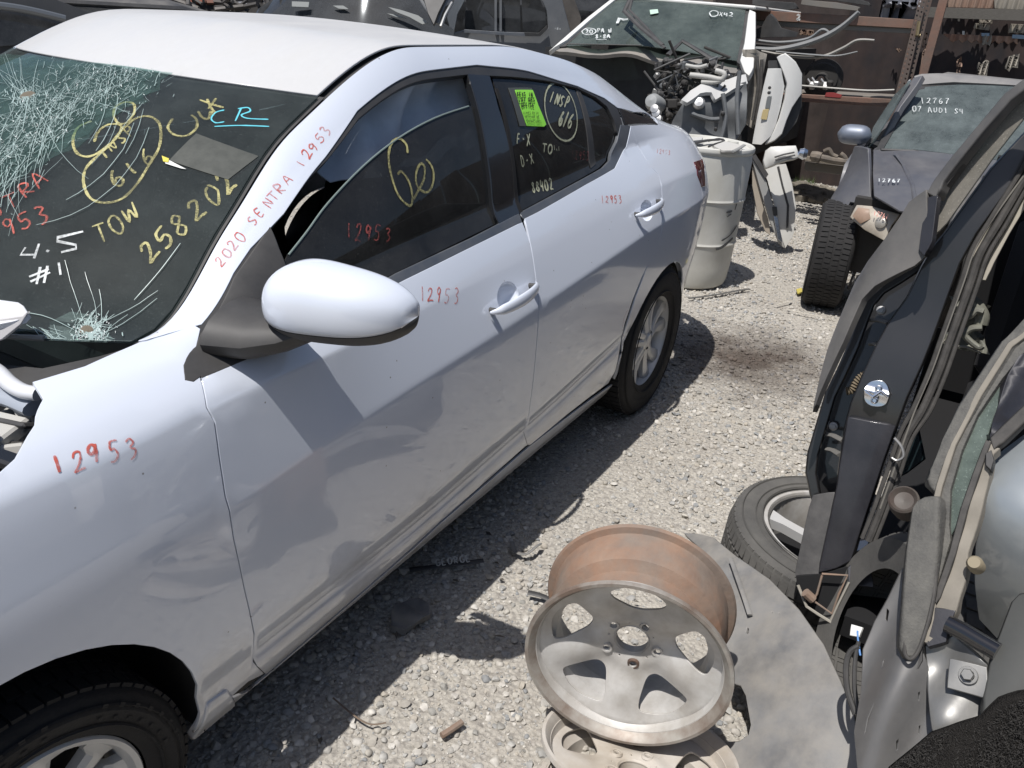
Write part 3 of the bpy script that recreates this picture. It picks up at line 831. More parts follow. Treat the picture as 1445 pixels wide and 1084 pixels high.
WS = Surf(wsf, -.02, 1.02, 60, -1, 1, 60)
wo = [(0.0, l) for l in np.linspace(-.99, .99, 17)] + [(.985, l) for l in np.linspace(.985, -.985, 13)]
hole = WS.tr([(-20, 468), (10, 470), (35, 466), (58, 468), (68, 483), (60, 500), (30, 510), (-10, 512)])
ws = sheet('windscreen', wo, wsf, GWS, sedan, (-1, 0, 1), step=.06, sc=(.75, .65), eps=(.004, .004), thick=.005, bev=.001, holes=[hole])
# black ceramic edge, a thin print inside the glass
def wsin(s, l):
    p = wsf(s, l); return (p[0] + .004, p[1], p[2] - .006)
for s in (-1, 1):
    sheet('windscreen_border', [(0, .995 * s), (1, .995 * s), (1, .93 * s), (.5, .925 * s), (.12, .88 * s), (.06, .80 * s), (0, .72 * s)], wsin, BLKPL, sedan, (-1, 0, 1), step=.05, sc=(.75, .65), eps=(.004, .004), thick=.002, bev=.0005)
sheet('windscreen_border', [(.955, -.95), (1, -.99), (1, .99), (.955, .95), (.94, .6), (.95, 0), (.94, -.6)], wsin, BLKPL, sedan, (-1, 0, 1), step=.05, sc=(.75, .65), eps=(.004, .004), thick=.002, bev=.0005)
def rgf(s, l):
    x0 = 2.72; w0, z0 = krow(8, 2.72); w0 -= .02
    return (x0 + .46 * s + .10 * (1 - l * l) * s, l * (w0 + .04 * s), z0 - .17 * s + .02 * (1 - l * l) + .01 * 4 * s * (1 - s))
sheet('rear_screen', [(0, -.98), (0, 0), (0, .98), (1, .98), (1, 0), (1, -.98)], rgf, GTINT, sedan, (1, 0, 1), step=.07, sc=(.5, .6), eps=(.01, .01), thick=.005)
def trk(x, l):
    w8, z8 = krow(8, min(x, 3.62)); return (x, l * (w8 if x < 3.55 else w8), z8 + .015 * (1 - l * l) - max(0, x - 3.45) ** 2 * 1.2)
sheet('trunk_lid', [(3.16, -.97), (3.2, 0), (3.16, .97), (3.60, .95), (3.63, 0), (3.60, -.95)], trk, PAINT, sedan, (0, 0, 1), step=.06, sc=(1, .6), eps=(.01, .01))
def rearf(l, z):
    return (3.60 + .10 * (1 - l * l) + (.05 if z < .6 else 0), l * (.57 if z > .55 else .60), z)
sheet('rear_bumper', [(-1, .25), (0, .25), (1, .25), (1, 1.05), (0, 1.05), (-1, 1.05)], rearf, PAINT, sedan, (1, 0, 0), step=.06, sc=(.58, 1), eps=(.01, .01))
# tail lamp wraps the corner
sheet('tail_lamp', T([(979, 229), (990, 224), (993, 240), (994, 262), (990, 263), (984, 247)]), side_in(-.004), TAILR, sedan, outL, step=.02, sc=SCV, thick=.006, bev=.003, eps=(.002, .01))

# far side, mirrored
mirror_panel('front_fender', [(.44, 2), (.44, 7.6), (-.5, 6.6), (-.78, 6.2), (-.8, 3), (-.72, vz(-.72, .24)), (-.36, vz(-.36, .24))] + AF[::-1] + [(.42, 1.7)], PAINT)
mirror_panel('front_door', [(.447, 5), (.45, 3), (.52, 1.7), (1.63, 1.7), (1.64, 3), (1.615, 4.9), (1.0, 4.9)], PAINT)
mirror_panel('rear_door', [(1.62, 4.9), (1.645, 3), (1.635, 1.7), (2.30, 1.7), (2.40, 2.6), (2.55, 3.0), (2.60, 4.2), (2.5, 4.95), (2.2, 4.9)], PAINT)
mirror_panel('rear_quarter_panel', [(2.505, 4.95), (2.605, 4.2), (2.555, 3.0), (2.42, 2.6), (2.36, 1.6)] + AR[::-1] + [(3.09, 1), (3.42, .2), (3.62, 3), (3.6, 7.9), (3.1, 7.9), (2.7, 5.4)], PAINT)
mirror_panel('side_skirt', [(.40, .05), (2.36, .05), (2.36, 1.65), (.40, 1.65)], PAINT)
mirror_panel('roof_rail', [(.436, 7.93)] + top[1:] + [(2.9, 6.5), (2.5, 6.6), (2.3, 6.9), (1.9, 7.2), (1.3, 7.2), (1.0, 7.1), (.7, 6.9), (.5, 6.6)], PAINT)
mirror_panel('side_glass', [(.5, 5.0), (.6, 6.9), (1.0, 7.08), (1.3, 7.18), (1.9, 7.18), (2.3, 6.9), (2.6, 6.2), (2.68, 5.1), (2.4, 4.95), (1.6, 4.93)], GTINT, thick=.004)

# door handles
def handle(par, pc, p0, p1, shell):
    a = np.array(side(*SIDE.hit(*p0))); b = np.array(side(*SIDE.hit(*p1)))
    n = np.array([0, -1, .12]); n /= np.linalg.norm(n)
    c = np.array(side(*pc))
    V = []; F = []; nn = 12; m_ = 15
    for i in range(m_):
        t = i / (m_ - 1)
        base = a + (b - a) * t
        lift = .010 + .030 * math.sin(math.pi * min(1, max(0, t))) ** .55
        wd = .011 + .007 * math.sin(math.pi * min(1, t * .9 + .03)) if t < .9 else .012
        wd *= .35 + .65 * min(1, t / .12) if t < .12 else 1
        th = .008 if 0 < i < m_ - 1 else .004
        ax = (b - a) / np.linalg.norm(b - a); up = np.cross(ax, n); up /= np.linalg.norm(up)
        for j in range(nn):
            an = 2 * math.pi * j / nn
            V.append(base + n * (lift + th * math.cos(an)) + up * wd * math.sin(an))
    for i in range(m_ - 1):
        for j in range(nn):
            F.append((i * nn + j, i * nn + (j + 1) % nn, (i + 1) * nn + (j + 1) % nn, (i + 1) * nn + j))
    F.append(tuple(range(nn))[::-1]); F.append(tuple((m_ - 1) * nn + j for j in range(nn)))
    mesh('door_handle', V, F, PAINT, par)
    # mounting feet
    for t in (.06, .93):
        f = MB(); q_ = a + (b - a) * t
        f.tube([q_ - n * .006, q_ + n * .018], .0085, 10)
        f.build('handle_foot', BLKPL, par)
    # recess behind the grip
    V = []; F = []
    rings = 7; k = 24
    for r in range(rings):
        q_ = r / (rings - 1); ang = q_ * math.pi / 2
        for j in range(k):
            an = 2 * math.pi * j / k
            u = pc[0] + .0555 * math.cos(ang) * math.cos(an) + (0 if r < rings - 1 else 0)
            v = pc[1] + .0365 / SCV[1] * math.cos(ang) * math.sin(an)
            p = np.array(side(u, v)) - n * .026 * math.sin(ang)
            V.append(p)
    for r in range(rings - 1):
        for j in range(k):
            F.append((r * k + j, r * k + (j + 1) % k, (r + 1) * k + (j + 1) % k, (r + 1) * k + j))
    mesh('handle_recess', V, F, PAINT, par)
handle(fdoor, cup1, (688, 441), (752, 401), None)
handle(rdoor, cup2, (894, 304), (929, 283), None)

# wing mirror
def mirror_unit():
    n1, n2 = 26, 40
    V = []
    for i in range(n1 + 1):
        t = i / n1
        y = -.850 - .250 * t
        e = (1 - (2 * t - 1) ** 2 * .0)
        # half height above / below, depth to the front, along the span
        f_ = max(0, 1 - abs(2 * t - 1) ** 3.0) ** .5
        hu = (.087 - .034 * t) * f_
        hd = (.074 - .012 * t) * f_
        fr = (.105 - .03 * t) * f_ + .002
        bk = .040 * f_ + .002
        cx = .625 + .085 * t; cz = 1.058 - .004 * t
        for j in range(n2):
            a = 2 * math.pi * j / n2; ca, sa = math.cos(a), math.sin(a)
            dx = -(fr if ca > 0 else bk) * abs(ca) ** .8 * (1 if ca > 0 else -1)
            dz = (hu if sa > 0 else hd) * abs(sa) ** .85 * (1 if sa > 0 else -1)
            V.append((cx + dx, y, cz + dz))
    F = [(i * n2 + j, (i + 1) * n2 + j, (i + 1) * n2 + (j + 1) % n2, i * n2 + (j + 1) % n2) for i in range(n1) for j in range(n2)]
    F += [tuple(range(n2)), tuple(n1 * n2 + j for j in range(n2))[::-1]]
    return V, F, n1, n2
V, F, n1, n2 = mirror_unit()
def split(cond):
    keep = [f for f in F if cond(f)]
    used = sorted({i for f in keep for i in f}); mp_ = {k: i for i, k in enumerate(used)}
    return [V[i] for i in used], [tuple(mp_[i] for i in f) for f in keep]
mroot = MB()
def zc(f): return sum(V[i][2] for i in f) / len(f) - (1.045 - .03)
ang = lambda f: [i % n2 for i in f]
capc = lambda f: len(f) == 4 and (min(ang(f)) <= 18 or min(ang(f)) >= 37) and not (min(ang(f)) == 0 and max(ang(f)) == n2 - 1 and False)
a_, b_ = split(capc)
cap = mesh('mirror_cap', a_, b_, PAINT, sedan)
md = cap.modifiers.new('s', 'SOLIDIFY'); md.thickness = .004; md.offset = -.5
a_, b_ = split(lambda f: not capc(f))
house = mesh('mirror_housing', a_, b_, BLKPL, sedan)
for jj, rr_ in ((37, .0016), (19, .0014)):
    b = MB(); b.tube([Vector(V[i * n2 + jj]) for i in range(1, n1)], rr_, 6); b.build('mirror_seam', DARK, cap)
mb = MB()
for k in range(4):
    pass
A0 = np.array(side(*SIDE.hit(330, 498))); A1 = np.array(side(*SIDE.hit(430, 450)))
mb.tube([(.585, -.77, .985), (.60, -.83, .985), (.62, -.875, .992), (.64, -.92, 1.01), (.65, -.96, 1.03)], [.10, .085, .065, .05, .04], 16, flat=.5)
mb.build('mirror_arm', BLKPL, sedan)
# mirror glass faces backwards
mb = MB(); mb.add([(.700 + .03, -.90, 1.01), (.700 + .045, -1.05, 1.01), (.700 + .045, -1.05, 1.08), (.700 + .03, -.90, 1.09)], [(0, 1, 2, 3)])
mb.build('mirror_glass', ZINC, sedan)

# wheels
def wheel(name, parent, c, r_t, r_r, wd, yaw=0, lean=0, ts='road'):
    """axle along local z pointing to the outside"""
    ax = Vector((math.sin(yaw), -math.cos(yaw), lean)).normalized()
    mtx = frame(c, ax, (0, 0, 1))
    h = wd / 2
    p = [(r_r - .012, -h * .86), (r_r + .004, -h * .93), (r_r + .02, -h), (r_t - .035, -h * 1.04), (r_t - .012, -h * .93), (r_t - .002, -h * .80), (r_t, -h * .4), (r_t, h * .4), (r_t - .002, h * .80), (r_t - .012, h * .93), (r_t - .035, h * 1.04), (r_r + .02, h), (r_r + .004, h * .93), (r_r - .012, h * .86)]
    t = MB(); t.lathe(p, 72, mtx)
    # tread blocks
    nb = 64
    for i in range(nb):
        for (z0, z1, sk) in ((-.82, -.45, .3), (-.36, -.06, -.2), (.06, .36, .2), (.45, .82, -.3)):
            a0 = 2 * math.pi * (i + sk * .5) / nb; da = 2 * math.pi / nb * .40
            vs = []
            for rr_ in (r_t - .003, r_t + .0045):
                for a, z in ((a0 - da, z0), (a0 + da, z0), (a0 + da + sk * .03, z1), (a0 - da + sk * .03, z1)):
                    vs.append(mtx @ Vector((rr_ * math.cos(a), rr_ * math.sin(a), z * h)))
            t.add(vs, [(4, 5, 6, 7), (0, 1, 5, 4), (1, 2, 6, 5), (2, 3, 7, 6), (3, 0, 4, 7)])
    ty = t.build('tyre', RUB, parent)
    # sidewall ribs and moulded letters
    s = MB()
    for rr_ in (r_r + .012, r_t - .028):
        s.lathe([(rr_, h * 1.005), (rr_ + .003, h * 1.055), (rr_ + .006, h * 1.02)], 72, mtx)
    for i in range(46):
        if i % 9 in (7, 8): continue
        a = 2 * math.pi * i / 46; rr_ = (r_r + r_t) / 2 + .002
        for q_ in (-.012, .012):
            s.add([mtx @ Vector(((rr_ + dr) * math.cos(a + da), (rr_ + dr) * math.sin(a + da), h * 1.05)) for dr, da in ((q_ - .004, 0), (q_ + .004, 0), (q_ + .004, .04), (q_ - .004, .04))], [(0, 1, 2, 3)])
    s.build('sidewall_ribs', RUB, ty)
    return mtx
def alloy(parent, mtx, r, h, n=10, m=ALLOY, dish=.012, pair=True):
    b = MB(); b.lathe([(r + .008, h + .002), (r + .004, h + .008), (r - .006, h + .004), (r - .014, h - .012), (r - .016, -h)], 72, mtx)
    rim = b.build('rim', m, parent)
    d = MB(); d.lathe([(0, -.01), (r * .95, -.01)], 40, mtx); d.lathe([(0.01, .0), (.13, .0), (.13, -.02)], 32, mtx); d.build('brake_disc', UNDER, rim)
    for i in range(n):
        s = MB(); base = 2 * math.pi * (i // 2) / (n // 2); sg = 1 if i % 2 else -1
        Vv = []
        for k, (rr_, off, wd_) in enumerate(((.045, .014, .013), (.09, .020, .016), (.14, .031, .020), (r - .03, .047, .027), (r - .006, .054, .031))):
            z = h - .016 - dish * math.sin(math.pi * (k / 4)) + .004 * k / 4
            for (o, dz) in ((-1, -.026), (-1, -.004), (-.4, .003), (.4, .003), (1, -.004), (1, -.026)):
                t_ = sg * off + wd_ * o; ra = math.sqrt(max(1e-6, rr_ * rr_ - t_ * t_))
                Vv.append(mtx @ Vector((ra * math.cos(base) - t_ * math.sin(base), ra * math.sin(base) + t_ * math.cos(base), z + dz)))
        Ff = [(k * 6 + j, k * 6 + j + 1, (k + 1) * 6 + j + 1, (k + 1) * 6 + j) for k in range(4) for j in range(5)]
        s.add(Vv, Ff); s.build('spoke', m, rim, auto=25)
    c = MB(); c.lathe([(0, h - .006), (.026, h - .008), (.031, h - .014), (.055, h - .022), (.058, h - .04)], 32, mtx); c.build('hub_cap', m, rim)
rw = sedan
mR = wheel('rear', sedan, (2.712, -.795, .318), .322, .205, .20)
alloy(sedan, mR, .215, .085)
mF = wheel('front', sedan, (.06, -.735, .205), .282, .205, .20, yaw=math.radians(-4))
alloy(sedan, mF, .182, .080)
for cx in (2.712, .02):
    m2 = frame((cx, .795, .318), (0, 1, 0), (0, 0, 1)); t = MB(); t.lathe([(.2, -.1), (.31, -.1), (.322, -.07), (.322, .07), (.31, .1), (.2, .1)], 40, m2); t.build('tyre', RUB, sedan)
# wheel housings and underbody
for cx, cz in ((0.0, .30), (2.712, .30)):
    for s in (-1, 1):
        b = MB(); b.lathe([(.375, 0), (.375, .26)], 40, frame((cx, s * .60, cz), (0, s, 0), (0, 0, 1)), a0=-math.pi * .58, a1=math.pi * .58)
        b.add([(cx - .38, s * .60, .15), (cx + .38, s * .60, .15), (cx + .38, s * .60, .70), (cx - .38, s * .60, .70)], [(0, 1, 2, 3)])
        b.build('wheel_housing', UNDER, sedan)
b = MB(); b.box((1.38, 0, .22), (1.94, 1.655, .06)); b.box((1.38, -.79, .30), (1.90, .06, .2)); b.box((1.38, .79, .30), (1.90, .06, .2)); b.box((3.2, 0, .30), (.75, 1.2, .12)); b.box((-.05, 0, .24), (1.0, 1.1, .10)); b.tube([(1.0, .2, .17), (2.2, .2, .17), (3.0, .35, .22)], .035, 10); b.build('floor_pan', UNDER, sedan)
# inner door faces so gaps read dark and light does not leak
for s in (-1, 1):
    ib = lambda x, v, s=s: side(x, v, s, .035)
    sheet('inner_panel', [(.40, .4), (2.36, .4), (2.38, 2.4), (2.60, 3.3), (2.9, 3.4), (3.5, 3.0), (3.5, 4.9), (2.6, 4.8), (.42, 4.8)], ib, DARK, sedan, (0, s, .3), step=.08, sc=SCV, thick=.01, eps=(.002, .01))
# cabin
b = MB(); b.box((.55, 0, .62), (.12, 1.40, .65)); b.box((.66, 0, .84), (.40, 1.30, .14), bev=.05); b.build('dashboard', BLKPL, sedan)
b = MB(); b.box((2.72, 0, .75), (.05, 1.45, .75)); b.box((2.9, 0, 1.08), (.35, 1.3, .03)); b.build('parcel_shelf', FABRIC, sedan)
def hd(u, l): 
    p = roof(u, l); return (p[0], p[1], p[2] - .03)
sheet('headliner', [(.02, -.95), (.98, -.93), (.98, .93), (.02, .95)], hd, HEADL, sedan, (0, 0, -1), step=.08, sc=(1.7, .57), eps=(.004, .004))
def seat(cx, cy, w_):
    o = MB(); o.box((cx, cy, .48), (.50, w_, .16), bev=.05)
    R_ = Matrix.Rotation(math.radians(18), 3, 'Y')
    o.box((cx + .33, cy, .80), (.14, w_ * .95, .62), R_, bev=.05)
    st = o.build('seat', FABRIC, sedan)
    h_ = MB(); h_.box((cx + .46, cy, 1.185), (.10, .27, .17), R_, bev=.035); h_.tube([(cx + .43, cy - .05, 1.05), (cx + .45, cy - .05, 1.15)], .006, 6); h_.tube([(cx + .43, cy + .05, 1.05), (cx + .45, cy + .05, 1.15)], .006, 6)
    h_.build('headrest', FABRIC, st)
seat(1.18, -.37, .50); seat(1.18, .37, .50); seat(2.1, 0, 1.25)
st = MB(); st.lathe([(.165 + .014 * math.cos(a), .014 * math.sin(a)) for a in np.linspace(0, 2 * math.pi, 9)], 36, frame((.90, -.37, .84), (.9, 0, .42)))
for a in (0.3, 2.2, 4.2): 
    m3 = frame((.90, -.37, .84), (.9, 0, .42)); st.tube([m3 @ Vector((0, 0, -.02)), m3 @ Vector((.17 * math.cos(a), .17 * math.sin(a), 0))], .014, 8)
st.build('steering_wheel', BLKPL, sedan)
# deployed curtain airbag hanging along the driver's side
def curt(x, t):
    v = 7.25 - 1.35 * t
    p = side(x, v, -1, .06 + .05 * math.sin(math.pi * t) + .02 * math.sin(x * 17 + t * 5) + .012 * math.sin(x * 41 + 2 * t))
    return p
sheet('curtain_airbag', [(.98, 0), (2.3, 0), (2.3, .9), (2.0, 1.0), (1.7, .82), (1.45, 1.05), (1.2, .9), (1.04, .75)], curt, AIRB, sedan, outL, step=.025, sc=(1, .2), eps=(.004, .01), thick=.003)
rv = MB(); rv.box((.86, -.02, 1.27), (.035, .24, .075), bev=.015); rv.tube([(.87, -.02, 1.30), (.91, -.02, 1.365)], .012, 8); rv.build('rear_view_mirror', BLKPL, sedan)

# ================================================================== ground
def ground_mat():
    m = bpy.data.materials.new('dusty_ground'); m.use_nodes = True
    t = m.node_tree; N = t.nodes; L = t.links; b = N['Principled BSDF']
    b.inputs['Roughness'].default_value = .95; b.inputs['Specular IOR Level'].default_value = .15
    tc = N.new('ShaderNodeTexCoord')
    def noise(sc, det=8, ro=.6):
        n = N.new('ShaderNodeTexNoise'); n.inputs['Scale'].default_value = sc; n.inputs['Detail'].default_value = det; n.inputs['Roughness'].default_value = ro
        L.new(tc.outputs['Object'], n.inputs['Vector']); return n.outputs['Fac']
    def ramp(src, a, b_, c, d):
        r = N.new('ShaderNodeMapRange'); r.inputs[1].default_value = a; r.inputs[2].default_value = b_; r.inputs[3].default_value = c; r.inputs[4].default_value = d
        L.new(src, r.inputs[0]); return r.outputs[0]
    def mix(f, a, b_):
        x = N.new('ShaderNodeMix'); x.data_type = 'RGBA'
        L.new(f, x.inputs[0])
        for k, q in ((6, a), (7, b_)):
            if isinstance(q, tuple): x.inputs[k].default_value = (*q, 1)
            else: L.new(q, x.inputs[k])
        return x.outputs[2]
    c = mix(ramp(noise(1.3), .35, .65, 0, 1), (.37, .345, .305), (.44, .415, .365))
    c = mix(ramp(noise(45, 4), .45, .62, 0, .8), c, (.27, .25, .225))
    v = N.new('ShaderNodeTexVoronoi'); v.inputs['Scale'].default_value = 70; L.new(tc.outputs['Object'], v.inputs['Vector'])
    c = mix(ramp(v.outputs['Distance'], .1, .5, .55, 0), c, (.50, .475, .43))
    # oil stain
    sp = N.new('ShaderNodeVectorMath'); sp.operation = 'DISTANCE'; L.new(tc.outputs['Object'], sp.inputs[0]); sp.inputs[1].default_value = (3.62, -1.12, 0)
    ad = N.new('ShaderNodeMath'); ad.operation = 'ADD'; L.new(sp.outputs['Value'], ad.inputs[0]); L.new(ramp(noise(5), 0, 1, -.35, .35), ad.inputs[1])
    c = mix(ramp(ad.outputs[0], .10, .60, .9, 0), c, (.07, .055, .045))
    L.new(c, b.inputs['Base Color'])
    bp = N.new('ShaderNodeBump'); bp.inputs['Strength'].default_value = .7; bp.inputs['Distance'].default_value = .012
    a2 = N.new('ShaderNodeMath'); a2.operation = 'ADD'; L.new(noise(60, 6), a2.inputs[0]); L.new(v.outputs['Distance'], a2.inputs[1])
    L.new(a2.outputs[0], bp.inputs['Height']); L.new(bp.outputs[0], b.inputs['Normal'])
    return m
GM = ground_mat()
tag(mesh('ground', [(-400, -400, 0), (400, -400, 0), (400, 400, 0), (-400, 400, 0)], [(0, 1, 2, 3)], GM), kind='structure')

def stone_mat():
    m = bpy.data.materials.new('gravel_stone'); m.use_nodes = True
    t = m.node_tree; N = t.nodes; L = t.links; b = N['Principled BSDF']
    b.inputs['Roughness'].default_value = .9; b.inputs['Specular IOR Level'].default_value = .25
    oi = N.new('ShaderNodeObjectInfo'); cr = N.new('ShaderNodeValToRGB')
    cols = [(.40, .375, .33), (.35, .345, .33), (.46, .435, .385), (.27, .275, .275), (.42, .385, .33), (.51, .485, .44), (.38, .365, .335), (.32, .31, .285), (.44, .415, .375), (.56, .535, .49), (.41, .40, .375), (.37, .345, .305)]
    e = cr.color_ramp.elements
    while len(e) < len(cols): e.new(.5)
    for i, c in enumerate(cols): e[i].position = i / len(cols); e[i].color = (*c, 1)
    cr.color_ramp.interpolation = 'CONSTANT'
    L.new(oi.outputs['Random'], cr.inputs[0])
    tc = N.new('ShaderNodeTexCoord'); nz = N.new('ShaderNodeTexNoise'); nz.inputs['Scale'].default_value = 90; nz.inputs['Detail'].default_value = 5
    L.new(tc.outputs['Object'], nz.inputs['Vector'])
    mx = N.new('ShaderNodeMix'); mx.data_type = 'RGBA'; mx.blend_type = 'MULTIPLY'; mx.inputs[0].default_value = 1
    mr = N.new('ShaderNodeMapRange'); mr.inputs[1].default_value = .3; mr.inputs[2].default_value = .7; mr.inputs[3].default_value = .75; mr.inputs[4].default_value = 1.15
    L.new(nz.outputs['Fac'], mr.inputs[0]); cb = N.new('ShaderNodeCombineColor')
    for k in range(3): L.new(mr.outputs[0], cb.inputs[k])
    L.new(cr.outputs[0], mx.inputs[6]); L.new(cb.outputs[0], mx.inputs[7])
    # oil stain darkens the stones lying in it
    ge = N.new('ShaderNodeNewGeometry'); ds = N.new('ShaderNodeVectorMath'); ds.operation = 'DISTANCE'; L.new(ge.outputs['Position'], ds.inputs[0]); ds.inputs[1].default_value = (3.62, -1.12, 0)
    n2 = N.new('ShaderNodeTexNoise'); n2.inputs['Scale'].default_value = 5; n2.inputs['Detail'].default_value = 8; L.new(ge.outputs['Position'], n2.inputs['Vector'])
    m3 = N.new('ShaderNodeMapRange'); m3.inputs[3].default_value = -.35; m3.inputs[4].default_value = .35; L.new(n2.outputs['Fac'], m3.inputs[0])
    a = N.new('ShaderNodeMath'); a.operation = 'ADD'; L.new(ds.outputs['Value'], a.inputs[0]); L.new(m3.outputs[0], a.inputs[1])
    m4 = N.new('ShaderNodeMapRange'); m4.inputs[1].default_value = .10; m4.inputs[2].default_value = .60; m4.inputs[3].default_value = .88; m4.inputs[4].default_value = 0
    L.new(a.outputs[0], m4.inputs[0])
    x2 = N.new('ShaderNodeMix'); x2.data_type = 'RGBA'; x2.inputs[7].default_value = (.07, .05, .04, 1)
    L.new(m4.outputs[0], x2.inputs[0]); L.new(mx.outputs[2], x2.inputs[6])
    L.new(x2.outputs[2], b.inputs['Base Color'])
    return m
STM = stone_mat()
def stone_protos():
    import bmesh
    out = []
    for k in range(9):
        bm = bmesh.new(); bmesh.ops.create_icosphere(bm, subdivisions=2 if k < 4 else 1, radius=1)
        rs = np.random.default_rng(100 + k)
        pl = [(rs.normal(size=3), rs.uniform(.55, .9)) for _ in range(9)]
        sc = np.array([1, rs.uniform(.65, .95), rs.uniform(.45, .75)])
        for v in bm.verts:
            p = np.array(v.co)
            for n, d in pl:
                n_ = n / np.linalg.norm(n); q = p @ n_
                if q > d: p = p - n_ * (q - d) * .9
            v.co = Vector(p * sc)
        me = bpy.data.meshes.new('stone'); bm.to_mesh(me); bm.free(); me.materials.append(STM)
        me.polygons.foreach_set('use_smooth', [True] * len(me.polygons))
        try: me.set_sharp_from_angle(angle=math.radians(38))
        except Exception: pass
        out.append(me)
    return out
PROT = stone_protos()
def gravel(name, areas, seed, protos):
    """areas: (x0,x1,y0,y1,per m2,r0,r1,keep fn)"""
    rs = np.random.default_rng(seed); P = []; Sx = []
    for x0, x1, y0, y1, den, r0, r1, kf in areas:
        n = int((x1 - x0) * (y1 - y0) * den)
        x = rs.uniform(x0, x1, n); y = rs.uniform(y0, y1, n); k = kf(x, y, rs)
        x, y = x[k], y[k]
        r = r0 + (r1 - r0) * rs.random(len(x)) ** 2.2
        P.append(np.stack([x, y, r * rs.uniform(-.05, .45, len(x))], 1)); Sx.append(r)
    P = np.concatenate(P); Sx = np.concatenate(Sx)
    me = bpy.data.meshes.new(name); me.vertices.add(len(P)); me.vertices.foreach_set('co', P.astype('f').ravel())
    a = me.attributes.new('sz', 'FLOAT', 'POINT'); a.data.foreach_set('value', (Sx / .01).astype('f'))
    a = me.attributes.new('rt', 'FLOAT_VECTOR', 'POINT')
    R_ = np.stack([rs.uniform(-.5, .5, len(P)), rs.uniform(-.5, .5, len(P)), rs.uniform(0, 6.28, len(P))], 1)
    a.data.foreach_set('vector', R_.astype('f').ravel())
    a = me.attributes.new('ix', 'INT', 'POINT'); a.data.foreach_set('value', rs.integers(0, len(protos), len(P)).astype('i'))
    me.update()
    o = bpy.data.objects.new(name, me); C.objects.link(o)
    ng = bpy.data.node_groups.new(name, 'GeometryNodeTree')
    ng.interface.new_socket('Geometry', in_out='INPUT', socket_type='NodeSocketGeometry'); ng.interface.new_socket('Geometry', in_out='OUTPUT', socket_type='NodeSocketGeometry')
    N = ng.nodes; L = ng.links
    gi = N.new('NodeGroupInput'); go = N.new('NodeGroupOutput'); ip = N.new('GeometryNodeInstanceOnPoints')
    g2i = N.new('GeometryNodeGeometryToInstance')
    for k in reversed(range(len(protos))):
        po = bpy.data.objects.get('gravel_stone_%d' % k)
        mi = N.new('GeometryNodeObjectInfo'); mi.inputs['Object'].default_value = protos[k]; mi.inputs['As Instance'].default_value = True
        L.new(mi.outputs['Geometry'], g2i.inputs[0])
    ip.inputs['Pick Instance'].default_value = True
    L.new(gi.outputs[0], ip.inputs['Points']); L.new(g2i.outputs[0], ip.inputs['Instance'])
    for nm, ty, sk in (('sz', 'FLOAT', 'Scale'), ('rt', 'FLOAT_VECTOR', 'Rotation'), ('ix', 'INT', 'Instance Index')):
        at_ = N.new('GeometryNodeInputNamedAttribute'); at_.data_type = ty; at_.inputs[0].default_value = nm
        L.new(at_.outputs[0], ip.inputs[sk])
    L.new(ip.outputs[0], go.inputs[0])
    md = o.modifiers.new('gravel', 'NODES'); md.node_group = ng
    tag(o, kind='stuff'); return o
PO = []
for k, me in enumerate(PROT):
    me.transform(Matrix.Scale(.01, 4))
    PO.append(bpy.data.objects.new('gravel_stone', me))
def vis(x, y, rs): return (y < -.70) | (rs.random(len(x)) < .25) | (x > 3.7)
def patch(x, y, rs):
    f = np.sin(x * 2.3 + 1.2 * np.sin(y * 3.1)) * np.cos(y * 2.7 + .8 * np.sin(x * 1.9))
    return (rs.random(len(x)) < np.where(f > .45, .4, 1.0)) & vis(x, y, rs)
gravel('gravel', [(.2, 4.2, -2.3, -.3, 2500, .0045, .0165, patch), (.2, 4.2, -2.3, -.5, 5200, .002, .006, vis),
                  (4.2, 9.5, -3.0, 1.2, 2300, .006, .016, patch), (-1.0, .2, -1.6, -.3, 1500, .006, .018, vis),
                  (2.0, 9.5, -6, -2.3, 260, .010, .02, vis), (3.9, 9.5, 1.2, 4.5, 220, .01, .02, vis)], 5, PO)

# ================================================================== loose wheels, tyre, panel and scraps on the gravel
RUST = mat('rusty_steel', (.25, .125, .07), rough=.75, col2=(.155, .12, .10), vscale=9, dust=.4, dcol=(.33, .27, .215), dscale=14, bump=.15, bscale=60)
RUSTD = mat('dark_rust', (.12, .075, .055), rough=.8, col2=(.06, .05, .045), vscale=14, bump=.2, bscale=80)
WSTEEL = mat('worn_silver_paint', (.62, .62, .605), rough=.42, metal=.2, col2=(.40, .385, .355), vscale=9, dust=.18, dcol=(.24, .17, .12), dscale=6, bump=.05)
CREAM = mat('cream_paint_worn', (.56, .54, .50), rough=.55, col2=(.42, .38, .32), vscale=8, dust=.18, dcol=(.30, .21, .15))
DPLAST = mat('dusty_grey_plastic', (.045, .055, .072), rough=.5, col2=(.16, .17, .185), vscale=7, dust=.6, dcol=(.31, .285, .245), dscale=9, bump=.12, bscale=18)

